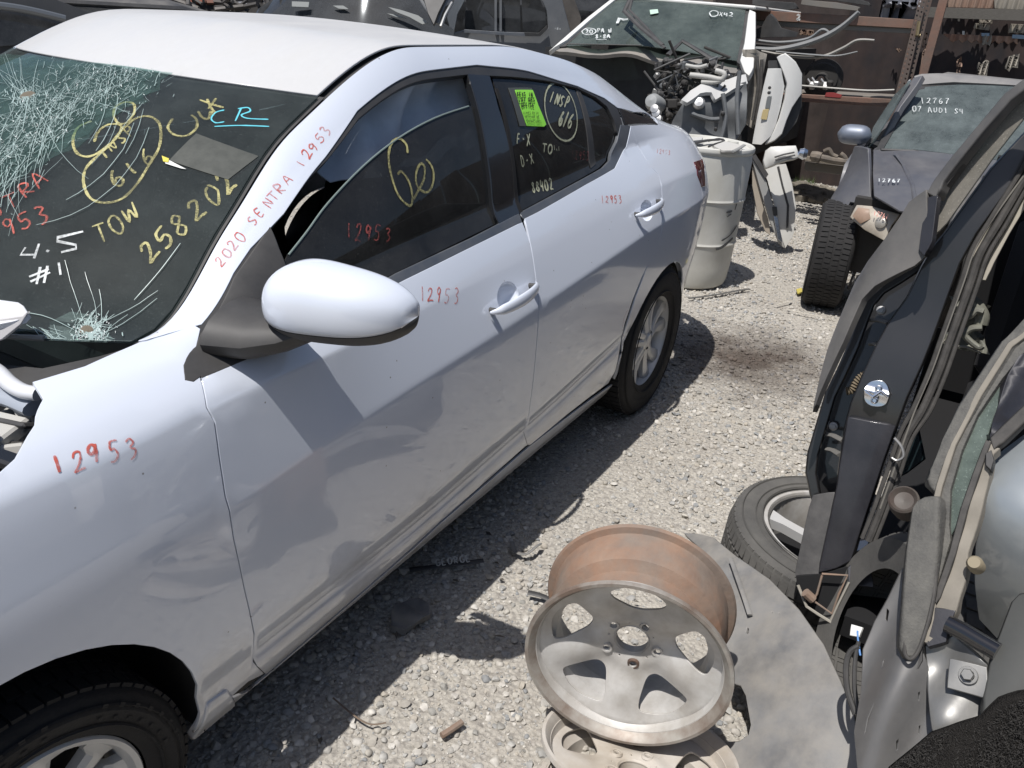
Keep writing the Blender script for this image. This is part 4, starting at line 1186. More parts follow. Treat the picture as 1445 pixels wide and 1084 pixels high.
def DZ(r, R_):
    d = .098 if R_ > .22 else .06
    return -d + (d - .034) * (min(1, r / (R_ - .028)) ** 1.25) + .006 * math.exp(-((r - .060) / .018) ** 2)
def steel_wheel(name, label, group, c, n, R_, w_, mface, mbarrel, rot=0.0, nwin=5, xd=None):
    root = thing(name, label, 'wheel rim', tuple(c), group)
    mtx = frame(c, n, xd or (0, 0, 1))
    b = MB()
    prof = [(R_ - .006, -.004), (R_, .0), (R_ + .001, -.006), (R_ - .004, -.012), (R_ - .016, -.016), (R_ - .020, -.034), (R_ - .030, -.05), (R_ - .050, -.065), (R_ - .052, -.11), (R_ - .030, -.125), (R_ - .022, -.155), (R_ - .018, -w_ + .014), (R_ - .004, -w_ + .010), (R_, -w_ + .003), (R_ - .003, -w_)]
    inn = [(r - .005, h) for r, h in prof[::-1]]
    b.lathe(prof, 96, mtx)
    b.build('rim_barrel', mbarrel, root)
    b = MB(); b.lathe([(r - .0045, h) for r, h in prof[1:-1]], 96, mtx); b.build('rim_inside', mface, root)
    fl = MB(); fl.lathe([(R_ - .030, -.047), (R_ - .022, -.028), (R_ - .018, -.012), (R_ - .006, .0025), (R_ + .0015, .0022), (R_ + .0026, -.007), (R_ + .0022, -.009)], 96, mtx)
    fl.build('rim_flange', mface if R_ < .22 else mat('worn_rusty_lip', (.40, .385, .35), rough=.5, metal=.2, col2=(.19, .14, .11), vscale=10, detail=9), root)
    # pressed disc with windows
    def disc(x, y):
        r = math.hypot(x, y); a = math.atan2(y, x) + rot
        z = -.030 - .030 * max(0, 1 - (r / (R_ - .03)) ** 2) ** .5 * .2
        z = DZ(r, R_)
        z += (.013 if R_ > .22 else .006) * math.cos(nwin * a) * math.exp(-((r - .13) / .05) ** 2)
        return mtx @ Vector((x, y, z))
    win = []
    for k in range(nwin):
        a0 = 2 * math.pi * (k + .5) / nwin - rot
        loop = []
        for (rr_, aa) in ((.096, 0), (.101, -.15), (.121, -.28), (.150, -.37), (.169, -.35), (.179, -.16), (.182, 0), (.179, .16), (.169, .35), (.150, .37), (.121, .28), (.101, .15)):
            s_ = R_ / .222
            loop.append((rr_ * s_ * math.cos(a0 + aa), rr_ * s_ * math.sin(a0 + aa)))
        win.append([tuple(p) for p in spline(loop, 3, True)])
    bolts = [[(.060 * math.cos(a + 0) + .0085 * math.cos(t), .060 * math.sin(a) + .0085 * math.sin(t)) for t in np.linspace(0, 2 * math.pi, 10)[:-1]] for a in [2 * math.pi * k / 5 - rot + .2 for k in range(5)]]
    small = [[(.052 * math.cos(a + 0) + .003 * math.cos(t), .052 * math.sin(a) + .003 * math.sin(t)) for t in np.linspace(0, 2 * math.pi, 7)[:-1]] for a in [2 * math.pi * (k + .5) / 5 - rot + .2 for k in range(5)]]
    cent = [(.037 * math.cos(t), .037 * math.sin(t)) for t in np.linspace(0, 2 * math.pi, 29)[:-1]]
    nz = mtx.to_3x3() @ Vector((0, 0, 1))
    sheet('disc', [((R_ - .024) * math.cos(t), (R_ - .024) * math.sin(t)) for t in np.linspace(0, 2 * math.pi, 61)[:-1]], disc, mface, root, tuple(nz), step=.009, holes=win + bolts + small + [cent], thick=.005, bev=.0015)
    # raised lip round each stud hole and the hub bore
    l = MB(); zb = DZ(.037, R_); l.lathe([(.042, zb + .001), (.0395, zb + .003), (.037, zb), (.037, zb - .02), (.040, zb - .02)], 32, mtx); l.build('hub_bore', mface, root)
    for k in range(5):
        a = 2 * math.pi * k / 5 - rot + .2; l = MB()
        m2 = mtx @ Matrix.Translation((.060 * math.cos(a), .060 * math.sin(a), 0))
        z0 = DZ(.060, R_)
        l.lathe([(.0085, z0 - .006), (.0085, z0 + .003), (.0125, z0 + .0035), (.0145, z0 - .002)], 16, m2)
        l.build('stud_hole', RUSTD if k in (3,) else mface, root)
    return root
n1_ = (-math.cos(.2553) * math.cos(.0375), -math.sin(.2553) * math.cos(.0375), -math.sin(.0375))
steel_wheel('steel_wheel', 'bare steel wheel with rusty orange barrel and silver face standing on another rim', 'loose steel wheels', (.9157, -1.5248, .2993), n1_, .2225, .217, WSTEEL, RUST, rot=.62)
steel_wheel('steel_wheel', 'cream steel wheel lying flat beneath the rusty barrelled wheel', 'loose steel wheels', (.895, -1.590, .125), (.30, .10, .95), .2125, .12, CREAM, CREAM, rot=.3, xd=(1, 0, 0))

# alloy wheel and tyre lying flat
tr_ = thing('tyre_wheel', 'worn tyre on a black and silver alloy wheel lying under the black car pillar', 'car wheel', (1.877, -1.817, 0.02))
def lying(c, n, rt, rr):
    # reuse wheel builder with the axle along n
    global frame
    mtx = frame(c, n, (1, 0, 0)); h = .105
    p = [(rr - .012, -h * .86), (rr + .004, -h * .93), (rr + .02, -h), (rt - .035, -h * 1.04), (rt - .012, -h * .93), (rt - .002, -h * .80), (rt, -h * .4), (rt, h * .4), (rt - .002, h * .80), (rt - .012, h * .93), (rt - .035, h * 1.04), (rr + .02, h), (rr + .004, h * .93), (rr - .012, h * .86)]
    t = MB(); t.lathe(p, 72, mtx)
    nb = 72
    for i in range(nb):
        for (z0, z1, sk) in ((-.84, -.45, .3), (-.36, -.06, -.2), (.06, .36, .2), (.45, .90, -.3)):
            a0 = 2 * math.pi * (i + sk * .5) / nb; da = 2 * math.pi / nb * .38; vs = []
            for q in (rt - .003, rt + .005):
                for a, z in ((a0 - da, z0), (a0 + da, z0), (a0 + da + sk * .03, z1), (a0 - da + sk * .03, z1)):
                    rq = q - (.010 if abs(z) > .85 else 0)
                    vs.append(mtx @ Vector((rq * math.cos(a), rq * math.sin(a), z * h)))
            t.add(vs, [(4, 5, 6, 7), (0, 1, 5, 4), (1, 2, 6, 5), (2, 3, 7, 6), (3, 0, 4, 7)])
    ty = t.build('tyre', RUBD, tr_)
    s = MB()
    for q in (rr + .010, rr + .03, rt - .03): s.lathe([(q, h * 1.0), (q + .003, h * 1.06), (q + .006, h * 1.02)], 72, mtx)
    s.build('sidewall_ribs', RUBD, ty)
    return mtx
RUBD = mat('dusty_tyre', (.035, .035, .036), rough=.85, dust=.75, dcol=(.125, .12, .11), dscale=6, bump=.1, bscale=150)
mL = lying((1.877, -1.817, .118), (-.018, -.048, 1), .315, .215)
GUN = mat('gunmetal_alloy', (.06, .062, .065), rough=.3, metal=.5, dust=.25, dcol=(.2, .19, .17))
b = MB(); b.lathe([(.225, .093), (.222, .100), (.212, .100), (.205, .085), (.200, -.09)], 72, mL); rimo = b.build('rim', WSTEEL, tr_)
b = MB(); b.lathe([(.0, -.04), (.198, -.04)], 48, mL); b.build('rim_back', DARK, rimo)
for k in range(5):
    s = MB(); a = 2 * math.pi * k / 5 + .35; vv = []
    for rr_, wd_, z in ((.03, .024, .045), (.10, .018, .062), (.16, .018, .074), (.203, .028, .082)):
        for o, dz in ((-1, -.03), (-1, 0), (1, 0), (1, -.03)):
            aa = a + o * wd_ / rr_; vv.append(mL @ Vector((rr_ * math.cos(aa), rr_ * math.sin(aa), z + dz)))
    s.add(vv, [(q * 4 + j, q * 4 + j + 1, q * 4 + 5 + j, q * 4 + 4 + j) for q in range(3) for j in range(3)])
    s.build('spoke', ALLOY, rimo)
b = MB(); b.lathe([(0, .052), (.03, .05), (.034, .04)], 24, mL); b.build('hub_cap', GUN, rimo)

# dusty plastic panel
pp = np.array([at(1045, 973, 2, .10), at(1000, 780, 2, .13), at(1160, 930, 2, .25)])
pn = np.cross(pp[1] - pp[0], pp[2] - pp[0])
po = [(966, 753), (985, 756), (1008, 762), (1042, 790), (1088, 822), (1131, 866), (1163, 912), (1183, 958), (1200, 1003), (1212, 1084), (1215, 1130), (925, 1130), (916, 1084), (914, 1070), (980, 1063), (1052, 1056), (1066, 1046), (1070, 1032), (1064, 992), (1057, 978), (1045, 974), (1037, 935), (1029, 880), (1024, 830), (1014, 805), (1000, 790), (990, 775)]
pan = plate('undertray', po, pp[0], pn, DPLAST, None, thick=.012, step=.02, bev=.004, bulge=lambda u, v: -.045 * (u * u + .8 * v * v) + .045 + .005 * math.sin(5 * v + 3 * u) - .006 / (1 + math.exp(-(u + .15 + .2 * v) * 40)) + .005 / (1 + math.exp(-(u - .45 - .1 * v) * 40)),
      holes=[[(1062, 893), (1066, 895), (1066, 903), (1063, 905), (1060, 901)], [(1095, 870), (1098, 870), (1098, 874), (1095, 874)], [(1105, 872), (1108, 872), (1108, 876), (1105, 876)]])
tag(pan, 'large dusty grey moulded plastic panel lying beside the rusty wheel', 'undertray')
# ridge and clip details moulded in the panel
pnu = np.array(pn) / np.linalg.norm(pn); pnu = pnu if pnu @ (POS - pp[0]) > 0 else -pnu
b = MB()
for l in ([(1042, 800), (1060, 850), (1070, 880)],):
    b.tube([atp(*q, pp[0], pn) + pnu * .038 for q in spline(l, 4)], .007, 8, flat=.35)
for o in b.V[:0]: pass
b.build('moulded_rib', DPLAST, pan)

# scraps
def strip(name, label, cat, px, z, r, m, flat=.4, parent=None):
    b = MB(); P = [at(q[0], q[1], 2, z if not isinstance(z, (list, tuple)) else z[min(i, len(z) - 1)]) for i, q in enumerate(px)]
    P = [Vector(p) for p in spline(P, 5)]
    b.tube(P, r, 8, flat=flat)
    return tag(b.build(name, m, parent), label, cat)
strip('curved_bracket', 'curved black plastic bracket on the gravel at the shadow edge', 'scrap', [(722, 765), (727, 778), (742, 782), (756, 772), (762, 768)], [.02, .02, .03, .04, .03], .008, DPLAST)
strip('rubber_strip', 'long thin black rubber strip on the gravel in front of the white drum', 'rubber strip', [(972, 421), (990, 419), (1016, 415), (1042, 410), (1058, 408)], .02, .009, RUBD)
strip('plastic_strip', 'short black plastic strip poking from behind the rusty wheel', 'scrap', [(745, 836), (762, 840), (776, 846)], [.03, .03, .03], .010, BLKPL)
strip('twig', 'thin bent twig lying on gravel half in the car shadow', 'twig', [(470, 985), (500, 1010), (522, 1022), (545, 1020)], .022, .0025, mat('twig_brown', (.16, .12, .09), rough=.9))
strip('rusty_bolt', 'rusty brown bolt lying on the sunlit gravel near the rims', 'bolt', [(623, 1038), (636, 1030), (652, 1019)], .022, .008, RUST, flat=.9)
tag(plate('dark_rag', [(552, 868), (566, 856), (590, 848), (604, 852), (606, 870), (596, 882), (570, 886), (553, 880)], at(580, 868, 2, .03), (0, 0, 1), DPLAST, None, thick=.02, bulge=lambda u, v: .02 * (1 - u * u) + .01 * math.sin(6 * u)), 'dark flat scrap of plastic lying in the car shadow', 'scrap')
# licence plate frame with its raised name
lf = thing('plate_frame', 'black licence plate frame with pale letters lying in the car shadow', 'plate frame', tuple(at(630, 797, 2, .02)))
A_ = at(578, 804, 2, .03); B_ = at(682, 791, 2, .03)
b = MB(); b.tube([A_, (A_ + B_) / 2, B_], .010, 6, flat=.4); d_ = (B_ - A_) / np.linalg.norm(B_ - A_); s_ = np.array([d_[1], -d_[0], 0]) 

b.build('frame_bar', BLKPL, lf)
class Pl:
    def __init__(s, p0, n): s.p0 = np.array(p0); s.n = np.array(n, float) / np.linalg.norm(n); s.a = np.cross(s.n, [0.1, .3, 1.0]); s.a /= np.linalg.norm(s.a); s.b = np.cross(s.n, s.a)
    def hit(s, px, py):
        q = atp(px, py, s.p0, s.n) - s.p0; return (q @ s.a, q @ s.b)
    def fn(s, u, v): return s.p0 + s.a * u + s.b * v
b = MB(); pl_ = Pl(at(640, 795, 2, .037), (-.2, -.1, 1)); write(b, pl_, pl_.n, 'GEORGE', (615, 799), (666, 792), 9, .0042, jit=0)
b.build('raised_letters', mat('pale_letters', (.5, .49, .45), rough=.7), lf, smooth=False)

# ================================================================== black car on the right, doorway open, sill cut
BLKP = mat('black_car_paint', (.009, .009, .010), rough=.4, coat=.9, crough=.05, dust=.10, dcol=(.085, .082, .08), dscale=7)
BLKD = mat('dusty_black_paint', (.020, .021, .026), rough=.4, coat=.6, crough=.12, dust=.75, dcol=(.19, .18, .165), dscale=4, dup=.35)
PURP = mat('metallic_dark_purple', (.010, .010, .014), rough=.4, metal=.2, coat=.6, crough=.12, dust=.35, dcol=(.065, .065, .075), dscale=10, bump=.05, bscale=300)
SEAL = mat('rubber_seal', (.012, .012, .012), rough=.7, dust=.45, dcol=(.14, .13, .12), dscale=30)
GDUST = glass('dusty_glass', (.45, .47, .45), dust=.62, dcol=(.25, .235, .205), refl=.6, dscale=4)
BEIGE = mat('beige_trim', (.40, .37, .31), rough=.75, dust=.3, dcol=(.45, .41, .34), dscale=8)
BEIGES = mat('grey_green_plastic', (.20, .20, .16), rough=.6, col2=(.13, .13, .11), vscale=20, bump=.1)
black = thing('black_car', 'dusty black car with open doorway, bare pillar and cut sill', 'car', (2.3, -2.6, 0))
PP = ((1.52, -1.85, .3), (-1, 0, .30))          # pillar face
def pl(x): return ((x, -1.85, .3), (-1, 0, .30))
Rp = (( 1.62, -1.75, .9), (-.8, .55, .30))      # rear door skin
plate('door_skin', [(1309, 270), (1284, 286), (1271, 306), (1247, 338), (1222, 368), (1205, 398), (1195, 435), (1178, 496), (1167, 546), (1158, 583), (1166, 562), (1183, 524), (1200, 485), (1214, 446), (1222, 424), (1239, 405), (1266, 388), (1288, 374), (1303, 358), (1308, 330)],
      Rp[0], Rp[1], BLKD, black, thick=.02, step=.02, bulge=lambda u, v: .02 * (1 - u * u) + .014 * math.sin(2.2 * v))
plate('window_channel', [(1306, 280), (1322, 276), (1314, 340), (1304, 360), (1297, 352)], (1.63, -1.76, .95), Rp[1], PURP, black, thick=.015, step=.02)
plate('window_frame', [(1309, 271), (1322, 250), (1346, 219), (1377, 182), (1418, 133), (1446, 112), (1500, 80), (1502, 92), (1447, 122), (1424, 139), (1384, 184), (1352, 224), (1329, 254), (1320, 276)], (1.64, -1.77, 1.0), Rp[1], BLKD, black, thick=.03, step=.02, bev=.006)
plate('frame_seal', [(1320, 275), (1330, 253), (1353, 224), (1385, 184), (1424, 140), (1447, 122), (1502, 92), (1503, 100), (1447, 131), (1420, 149), (1378, 201), (1322, 279)], (1.655, -1.775, 1.0), Rp[1], SEAL, black, thick=.02, step=.02)
plate('door_glass', [(1503, 98), (1447, 130), (1419, 148), (1377, 200), (1321, 278), (1316, 334), (1335, 314), (1400, 222), (1447, 162), (1503, 118)], (1.68, -1.80, 1.0), Rp[1], GDUST, black, thick=.005, step=.04)
# rear door leading edge: folded flange, recess, hinges
plate('door_flange', [(1303, 358), (1288, 374), (1266, 388), (1239, 405), (1222, 424), (1214, 446), (1200, 485), (1183, 524), (1167, 556), (1142, 640), (1139, 668), (1147, 706), (1155, 703), (1149, 668), (1152, 642), (1176, 560), (1192, 528), (1209, 490), (1223, 450), (1231, 430), (1246, 412), (1272, 396), (1296, 380), (1310, 364)],
      pl(1.575)[0], PP[1], BLKP, black, thick=.02, step=.015, bev=.006)
plate('door_edge_recess', [(1310, 362), (1296, 378), (1246, 410), (1222, 447), (1208, 488), (1176, 558), (1151, 642), (1147, 668), (1154, 704), (1180, 700), (1196, 600), (1226, 528), (1262, 456), (1290, 420), (1330, 360), (1322, 350)], pl(1.68)[0], PP[1], BLKP, black, thick=.01, step=.03)
# pillar with the striker
pil = [(1318, 350), (1335, 330), (1400, 240), (1447, 190), (1503, 130), (1503, 200), (1447, 235), (1415, 275), (1375, 330), (1352, 372), (1338, 410), (1312, 482), (1300, 512), (1278, 560), (1264, 598), (1245, 650), (1226, 708), (1212, 750), (1200, 790), (1180, 800), (1156, 806), (1170, 746), (1183, 686), (1185, 660), (1194, 602), (1203, 569), (1220, 528), (1239, 487), (1256, 456), (1282, 420), (1302, 378)]
pbl = lambda u, v: .012 * math.cos(u * 1.5) + .006 * math.sin(9 * v)
plate('pillar', pil, *PP, BLKP, black, thick=.05, step=.02, bev=.006, bulge=pbl)
plate('pillar_lower_face', [(1198, 590), (1262, 602), (1245, 650), (1226, 708), (1212, 750), (1200, 790), (1180, 800), (1157, 806), (1170, 746), (1183, 686), (1186, 660)], pl(1.502)[0], PP[1], PURP, black, thick=.02, step=.02, bev=.005, bulge=lambda u, v: .010 * math.cos(1.2 * u) * (1 - .3 * v * v))
# seals running down the door opening
def run(name, px, x, r, m, n=8, flat=.8):
    b = MB(); b.tube([Vector(atp(q[0], q[1], *pl(x))) for q in spline(px, 5)], r, n, flat=flat); return b.build(name, m, black)
sl = [(1500, 148), (1447, 205), (1416, 246), (1377, 300), (1350, 345), (1334, 392), (1306, 470), (1290, 515), (1268, 566), (1254, 604), (1236, 656), (1216, 712), (1200, 752)]
for k, (dx, r) in enumerate(((22, .006), (34, .009), (44, .005))):
    run('door_seal', [(x + dx * (.55 + .45 * min(1, (1447 - x) / 60.)) * (1 if y < 600 else .75), y + dx * .35) for x, y in sl], 1.50 + .004 * k, r, SEAL)
run('seam_weld', [(x + 26, y + 6) for x, y in sl[1:-1]], 1.497, .0022, mat('bright_edge', (.18, .17, .15), rough=.5), 6)
# recess parts
st = plate('striker', [tuple(q) for q in spline([(1222, 546), (1230, 539), (1243, 538), (1251, 544), (1254, 556), (1251, 568), (1243, 573), (1229, 572), (1221, 565), (1220, 554)], 4, True)], pl(1.495)[0], PP[1], ZINC, black, thick=.006, step=.0035, bev=.002, bulge=lambda u, v: .006 * math.exp(-(v * 3) ** 2))
for c_ in ((1240, 548), (1234, 565)):
    b = MB(); b.lathe([(.0, .006), (.004, .006), (.0055, .009), (.0085, .008), (.009, 0)], 16, frame(atp(*c_, *pl(1.490)), (-1, 0, .3))); b.build('striker_screw', ZINC, st)
b = MB(); b.tube([atp(1222, 553, *pl(1.475)), atp(1232, 560, *pl(1.470)), atp(1243, 552, *pl(1.470)), atp(1253, 560, *pl(1.475))], .0045, 8); b.build('striker_loop', ZINC, st)
for c_ in ((1243, 438), (1176, 602)):
    b = MB(); b.lathe([(0, .008), (.006, .008), (.0065, .002), (.011, .001), (.012, -.004)], 16, frame(atp(*c_, *pl(1.655)), (-1, 0, .3))); b.build('door_bolt', METAL, black)
# wire boot
P_ = [atp(*q, *pl(1.60)) for q in spline([(1222, 530), (1216, 532), (1208, 540), (1202, 550), (1194, 552)], 6)]
b = MB(); k = len(P_)
b.tube(P_, [.0125 if i % 2 else .0085 for i in range(k)], 12); b.build('wire_boot', mat('ochre_rubber', (.15, .12, .08), rough=.8), black)
# hinges
for (px0, px1, w_) in (((1163, 612), (1190, 622), .010), ((1168, 634), (1186, 642), .011), ((1227, 452), (1254, 456), .009), ((1229, 486), (1240, 488), .009)):
    b = MB(); b.tube([atp(*px0, *pl(1.60)), atp((px0[0] + px1[0]) / 2, (px0[1] + px1[1]) / 2 - 2, *pl(1.585)), atp(*px1, *pl(1.56))], w_, 8, flat=.5)
    b.build('hinge', mat('dusty_hinge', (.06, .06, .06), rough=.6, dust=.6, dcol=(.2, .19, .17)), black)
# lower sill piece and its cut, rusty end
plate('sill_cover', [(1147, 700), (1178, 696), (1172, 740), (1157, 812), (1124, 814), (1134, 760), (1142, 716)], pl(1.485)[0], (-1, .5, .4), mat('worn_black_plastic', (.03, .03, .032), rough=.6, dust=.6, dcol=(.14, .135, .13), dscale=15, bump=.15), black, thick=.03, step=.02, bev=.004, bulge=lambda u, v: .008 * (1 - u * u))
def box3(px, x, dep, m, name):
    P = [Vector(atp(*q, *pl(x))) for q in px]; b = MB(); b.prism(P, (dep, 0, -.02)); return b.build(name, m, black, smooth=False)
INS = DARK
plate('sill_end', [(1124, 814), (1157, 811), (1198, 800), (1200, 840), (1196, 868), (1172, 880), (1140, 855), (1126, 830)], pl(1.50)[0], PP[1], DARK, black, thick=.01)
for i, l in enumerate(([(1126, 826), (1138, 856), (1156, 868), (1174, 879)], [(1160, 812), (1153, 838), (1148, 848), (1174, 866), (1184, 838), (1196, 812), (1160, 810)], [(1198, 822), (1184, 850), (1172, 876)])):
    b = MB(); b.tube([atp(*q, *pl(1.470)) for q in l], .003 if i else .004, 6); b.build('cut_sheet_edge', RUST if i == 1 else mat('cut_edge', (.32, .30, .26), rough=.6), black)
b = MB(); b.tube([atp(1136, 836, *pl(1.46)), atp(1147, 846, *pl(1.47))], .012, 10); b.build('rusty_stub', RUST, black)
plate('torn_flap', [(1197, 802), (1208, 788), (1228, 800), (1232, 828), (1214, 826), (1198, 826)], pl(1.47)[0], (-1, .2, .8), PURP, black, thick=.004)
# cabin: roof, far side, floor, seats, rear end so that it is a car from anywhere
b = MB()
V_ = []
prof = [(1.45, 1.36), (1.9, 1.44), (2.5, 1.44), (3.0, 1.36), (3.55, 1.10), (4.0, 1.05)]
for x, z in prof:
    V_ += [(x, -1.98, z - .02), (x, -2.6, z + .02), (x, -3.25, z - .02)]
b.add(V_, [(i * 3 + j, i * 3 + j + 1, i * 3 + j + 4, i * 3 + j + 3) for i in range(5) for j in range(2)]); rf = b.build('roof', BLKD, black)
rf.modifiers.new('t', 'SOLIDIFY').thickness = .02
sheet('far_side', [(1.3, .25), (4.1, .3), (4.1, 1.0), (3.6, 1.06), (3.0, 1.34), (1.5, 1.34), (1.3, 1.0)], lambda x, z: (x, -3.38 + .12 * max(0, z - .95), z), mat('matt_black_panel', (.012, .012, .013), rough=.8), black, (0, -1, 0), step=.2, thick=.04)
sheet('quarter_side', [(2.66, .25), (4.1, .3), (4.1, 1.0), (3.6, 1.05), (3.0, 1.0), (2.66, .95)], lambda x, z: (x, -1.84 + .02 * math.sin(z * 3) - .1 * max(0, z - .9), z), BLKD, black, (0, 1, 0), step=.15, thick=.04)
sheet('tail_panel', [(-3.35, .25), (-1.86, .25), (-1.90, 1.0), (-3.3, 1.0)], lambda y, z: (4.12 + .03 * math.cos(y), y, z), BLKD, black, (1, 0, 0), step=.2, thick=.04)
b = MB(); b.box((2.75, -2.6, .22), (2.6, 1.4, .06)); b.box((3.1, -2.6, .75), (.06, 1.35, .9)); b.build('floor_pan', DARK, black)  # floor and seats near black: cabin shade put into the colour
for s_ in ((1.9, -2.35, .5), (2.75, -2.6, 1.1)):
    b = MB(); R_ = Matrix.Rotation(math.radians(20), 3, 'Y'); b.box((s_[0] - .25, s_[1], .45), (.5, s_[2], .16), bev=.05); b.box((s_[0] + .05, s_[1], .78), (.14, s_[2], .6), R_, bev=.05); b.build('seat', DARK, black)
# interior bits seen through the doorway
bx = ((1.95, -2.0, .9), (-1, .1, .25))
plate('hanging_pillar_trim', [(1447, 250), (1418, 291), (1392, 327), (1369, 366), (1365, 377), (1362, 391), (1368, 392), (1361, 406), (1374, 412), (1380, 394), (1391, 395), (1402, 371), (1424, 330), (1447, 292), (1500, 210), (1500, 170)], (1.74, -1.95, .95), bx[1], BEIGE, black, thick=.006, step=.03, bulge=lambda u, v: .012 * math.cos(2 * u))
def bl(px, x, r, m, name, flat=.7):
    b = MB(); b.tube([atp(*q, (x, -2, .8), (-1, .1, .25)) for q in spline(px, 4)], r, 10, flat=flat); b.build(name, m, black)
XM = 1.72
bl([(1352, 432), (1358, 444), (1368, 446), (1378, 438), (1388, 440)], XM, .012, BEIGES, 'belt_mechanism')
bl([(1368, 424), (1378, 432), (1386, 446), (1384, 458)], XM + .03, .022, BEIGES, 'belt_reel')
bl([(1386, 462), (1370, 464), (1362, 474), (1380, 490), (1386, 488)], XM, .011, BEIGES, 'belt_bracket')
bl([(1330, 480), (1346, 488), (1366, 490), (1384, 498)], XM + .02, .007, BEIGE, 'belt_strap', .3)
plate('mechanism_plate', [(1350, 420), (1362, 436), (1372, 424), (1388, 430), (1388, 455), (1372, 470), (1390, 486), (1386, 498), (1360, 494), (1330, 484), (1332, 474), (1352, 466), (1350, 445)], (XM + .05, -2, .8), (-1, .1, .25), BEIGES, black, thick=.02, step=.03, bulge=lambda u, v: .012 * math.sin(7 * u) * math.sin(5 * v))
bl([(1262, 618), (1272, 630), (1275, 644), (1266, 650), (1258, 646)], 1.58, .004, METAL, 'door_check', .8)
plate('seat_side_trim', [(1262, 676), (1266, 610), (1290, 592), (1302, 648), (1276, 668)], (1.75, -2, .6), (-1, .3, .3), mat('dark_teal_plastic', (.010, .020, .024), rough=.4), black, thick=.02)

# small round lamp and a second tyre below the doorway
lm = MB(); mtx = frame(atp(1275, 705, (1.30, -1.95, .5), (-1, 0, .5)), (-.7, .25, .75)); lm.lathe([(0, -.01), (.020, -.006), (.028, .004), (.032, .0), (.033, -.03), (.028, -.06), (0, -.065)], 24, mtx)
tag(lm.build('round_lamp', mat('dirty_lens', (.07, .062, .055), rough=.5, col2=(.05, .03, .025), vscale=20, dust=.4, dcol=(.13,.115,.10))), 'dirty round lamp lens lying in the doorway of the black car', 'lamp')
t2 = thing('old_tyre', 'black tyre wedged between the black car sill and the loose door', 'tyre', (1.30, -1.98, .0))
mtx = frame((1.34, -2.03, .30), (-.35, .9, .25), (0, 0, 1)); t = MB(); rt = .25
t.lathe([(.16, -.08), (.23, -.095), (rt, -.07), (rt, .07), (.23, .095), (.16, .08)], 48, mtx)
for i in range(44):
    for (z0, z1, sk) in ((-.066, -.026, .3), (-.018, .018, 0), (.026, .066, -.3)):
        a0 = 2 * math.pi * i / 44; da = .050; vs = []
        for q in (rt - .003, rt + .005):
            for a, z in ((a0 - da, z0), (a0 + da, z0), (a0 + da + sk * .1, z1), (a0 - da + sk * .1, z1)): vs.append(mtx @ Vector((q * math.cos(a), q * math.sin(a), z)))
        t.add(vs, [(4, 5, 6, 7), (0, 1, 5, 4), (1, 2, 6, 5), (2, 3, 7, 6), (3, 0, 4, 7)])
t.build('tyre_body', RUBD, t2)
# wiring
wr = thing('wiring_loom', 'black wires with white plug ends hanging beside the loose door', 'wiring', tuple(at(1200, 990, 2, .1)))
WP = ((1.05, -1.98, .4), (-.8, .2, .6))
for i, l in enumerate(([(1212, 912), (1200, 920), (1194, 940), (1196, 975), (1207, 1008)], [(1212, 905), (1207, 930), (1206, 970), (1212, 1010)], [(1210, 890), (1211, 905), (1214, 925)])):
    b = MB(); b.tube([atp(*q, *WP) for q in spline(l, 6)], (.006, .0045, .002)[i], 8); b.build('wire', (BLKPL, BLKPL, mat('blue_wire', (.10, .25, .55), rough=.5))[i], wr)
for l in ([(1202, 882), (1216, 886), (1212, 898), (1200, 896)], [(1206, 996), (1213, 997), (1214, 1014), (1209, 1006)]):
    plate('connector', l, WP[0], WP[1], mat('white_plastic', (.7, .7, .68), rough=.5), wr, thick=.012, step=.02)

# ---------------------------------------------------------------- loose door in the foreground
GREENG = glass('green_glass', (.30, .38, .34), dust=.40, dcol=(.22, .27, .24), refl=1.0, dscale=9)
SILV = mat('pale_silver_paint', (.30, .33, .35), rough=.35, metal=.45, coat=1, crough=.05, dust=.15, dcol=(.4, .4, .38), dscale=12)
DUSTR = mat('dusty_rubber_plastic', (.035, .035, .037), rough=.8, dust=.85, dcol=(.15, .145, .13), dscale=22, bump=.25, bscale=220)
TAN = mat('dust_caked_edge', (.17, .155, .13), rough=.8, dust=.7, dcol=(.27, .245, .205), dscale=14, bump=.1)
GREYM = mat('grey_primed_metal', (.10, .10, .10), rough=.35, metal=.35, coat=.7, crough=.12, dust=.35, dcol=(.16, .15, .14), dscale=9, bump=.05, bscale=12)
GALV = mat('galvanised_inner_metal', (.22, .22, .215), rough=.32, metal=.6, coat=.4, dust=.3, dcol=(.2, .19, .17), dscale=12, bump=.08, bscale=20)
CARP = mat('black_carpet', (.018, .017, .016), rough=1, bump=1.0, bscale=420, dust=.3, dcol=(.06, .055, .05), dscale=60, spec=.1)
door = thing('loose_door', 'dusty loose car door with green glass and grey metal inner panel in the foreground', 'car door', (1.1, -2.1, .0))
N_ = (-.72, .30, .62)
def dp(d): return tuple(np.array((1.15, -2.0, .8)) + np.array(N_) * d)
plate('frame_outer', [(1470, 425), (1416, 480), (1389, 521), (1356, 571), (1331, 618), (1316, 662), (1314, 676), (1320, 690), (1325, 684), (1343, 626), (1379, 557), (1423, 486), (1475, 445)], dp(.0), N_, DUSTR, door, thick=.03, step=.02, bev=.008, bulge=lambda u, v: .004 * math.cos(3 * u))
plate('frame_ridge', [(1475, 443), (1423, 485), (1378, 556), (1342, 626), (1323, 684), (1319, 702), (1319, 780), (1312, 872), (1304, 905), (1308, 906), (1317, 872), (1324, 780), (1324, 702), (1328, 685), (1347, 627), (1383, 558), (1427, 488), (1478, 450)], dp(.003), N_, TAN, door, thick=.02, step=.02, bev=.003)
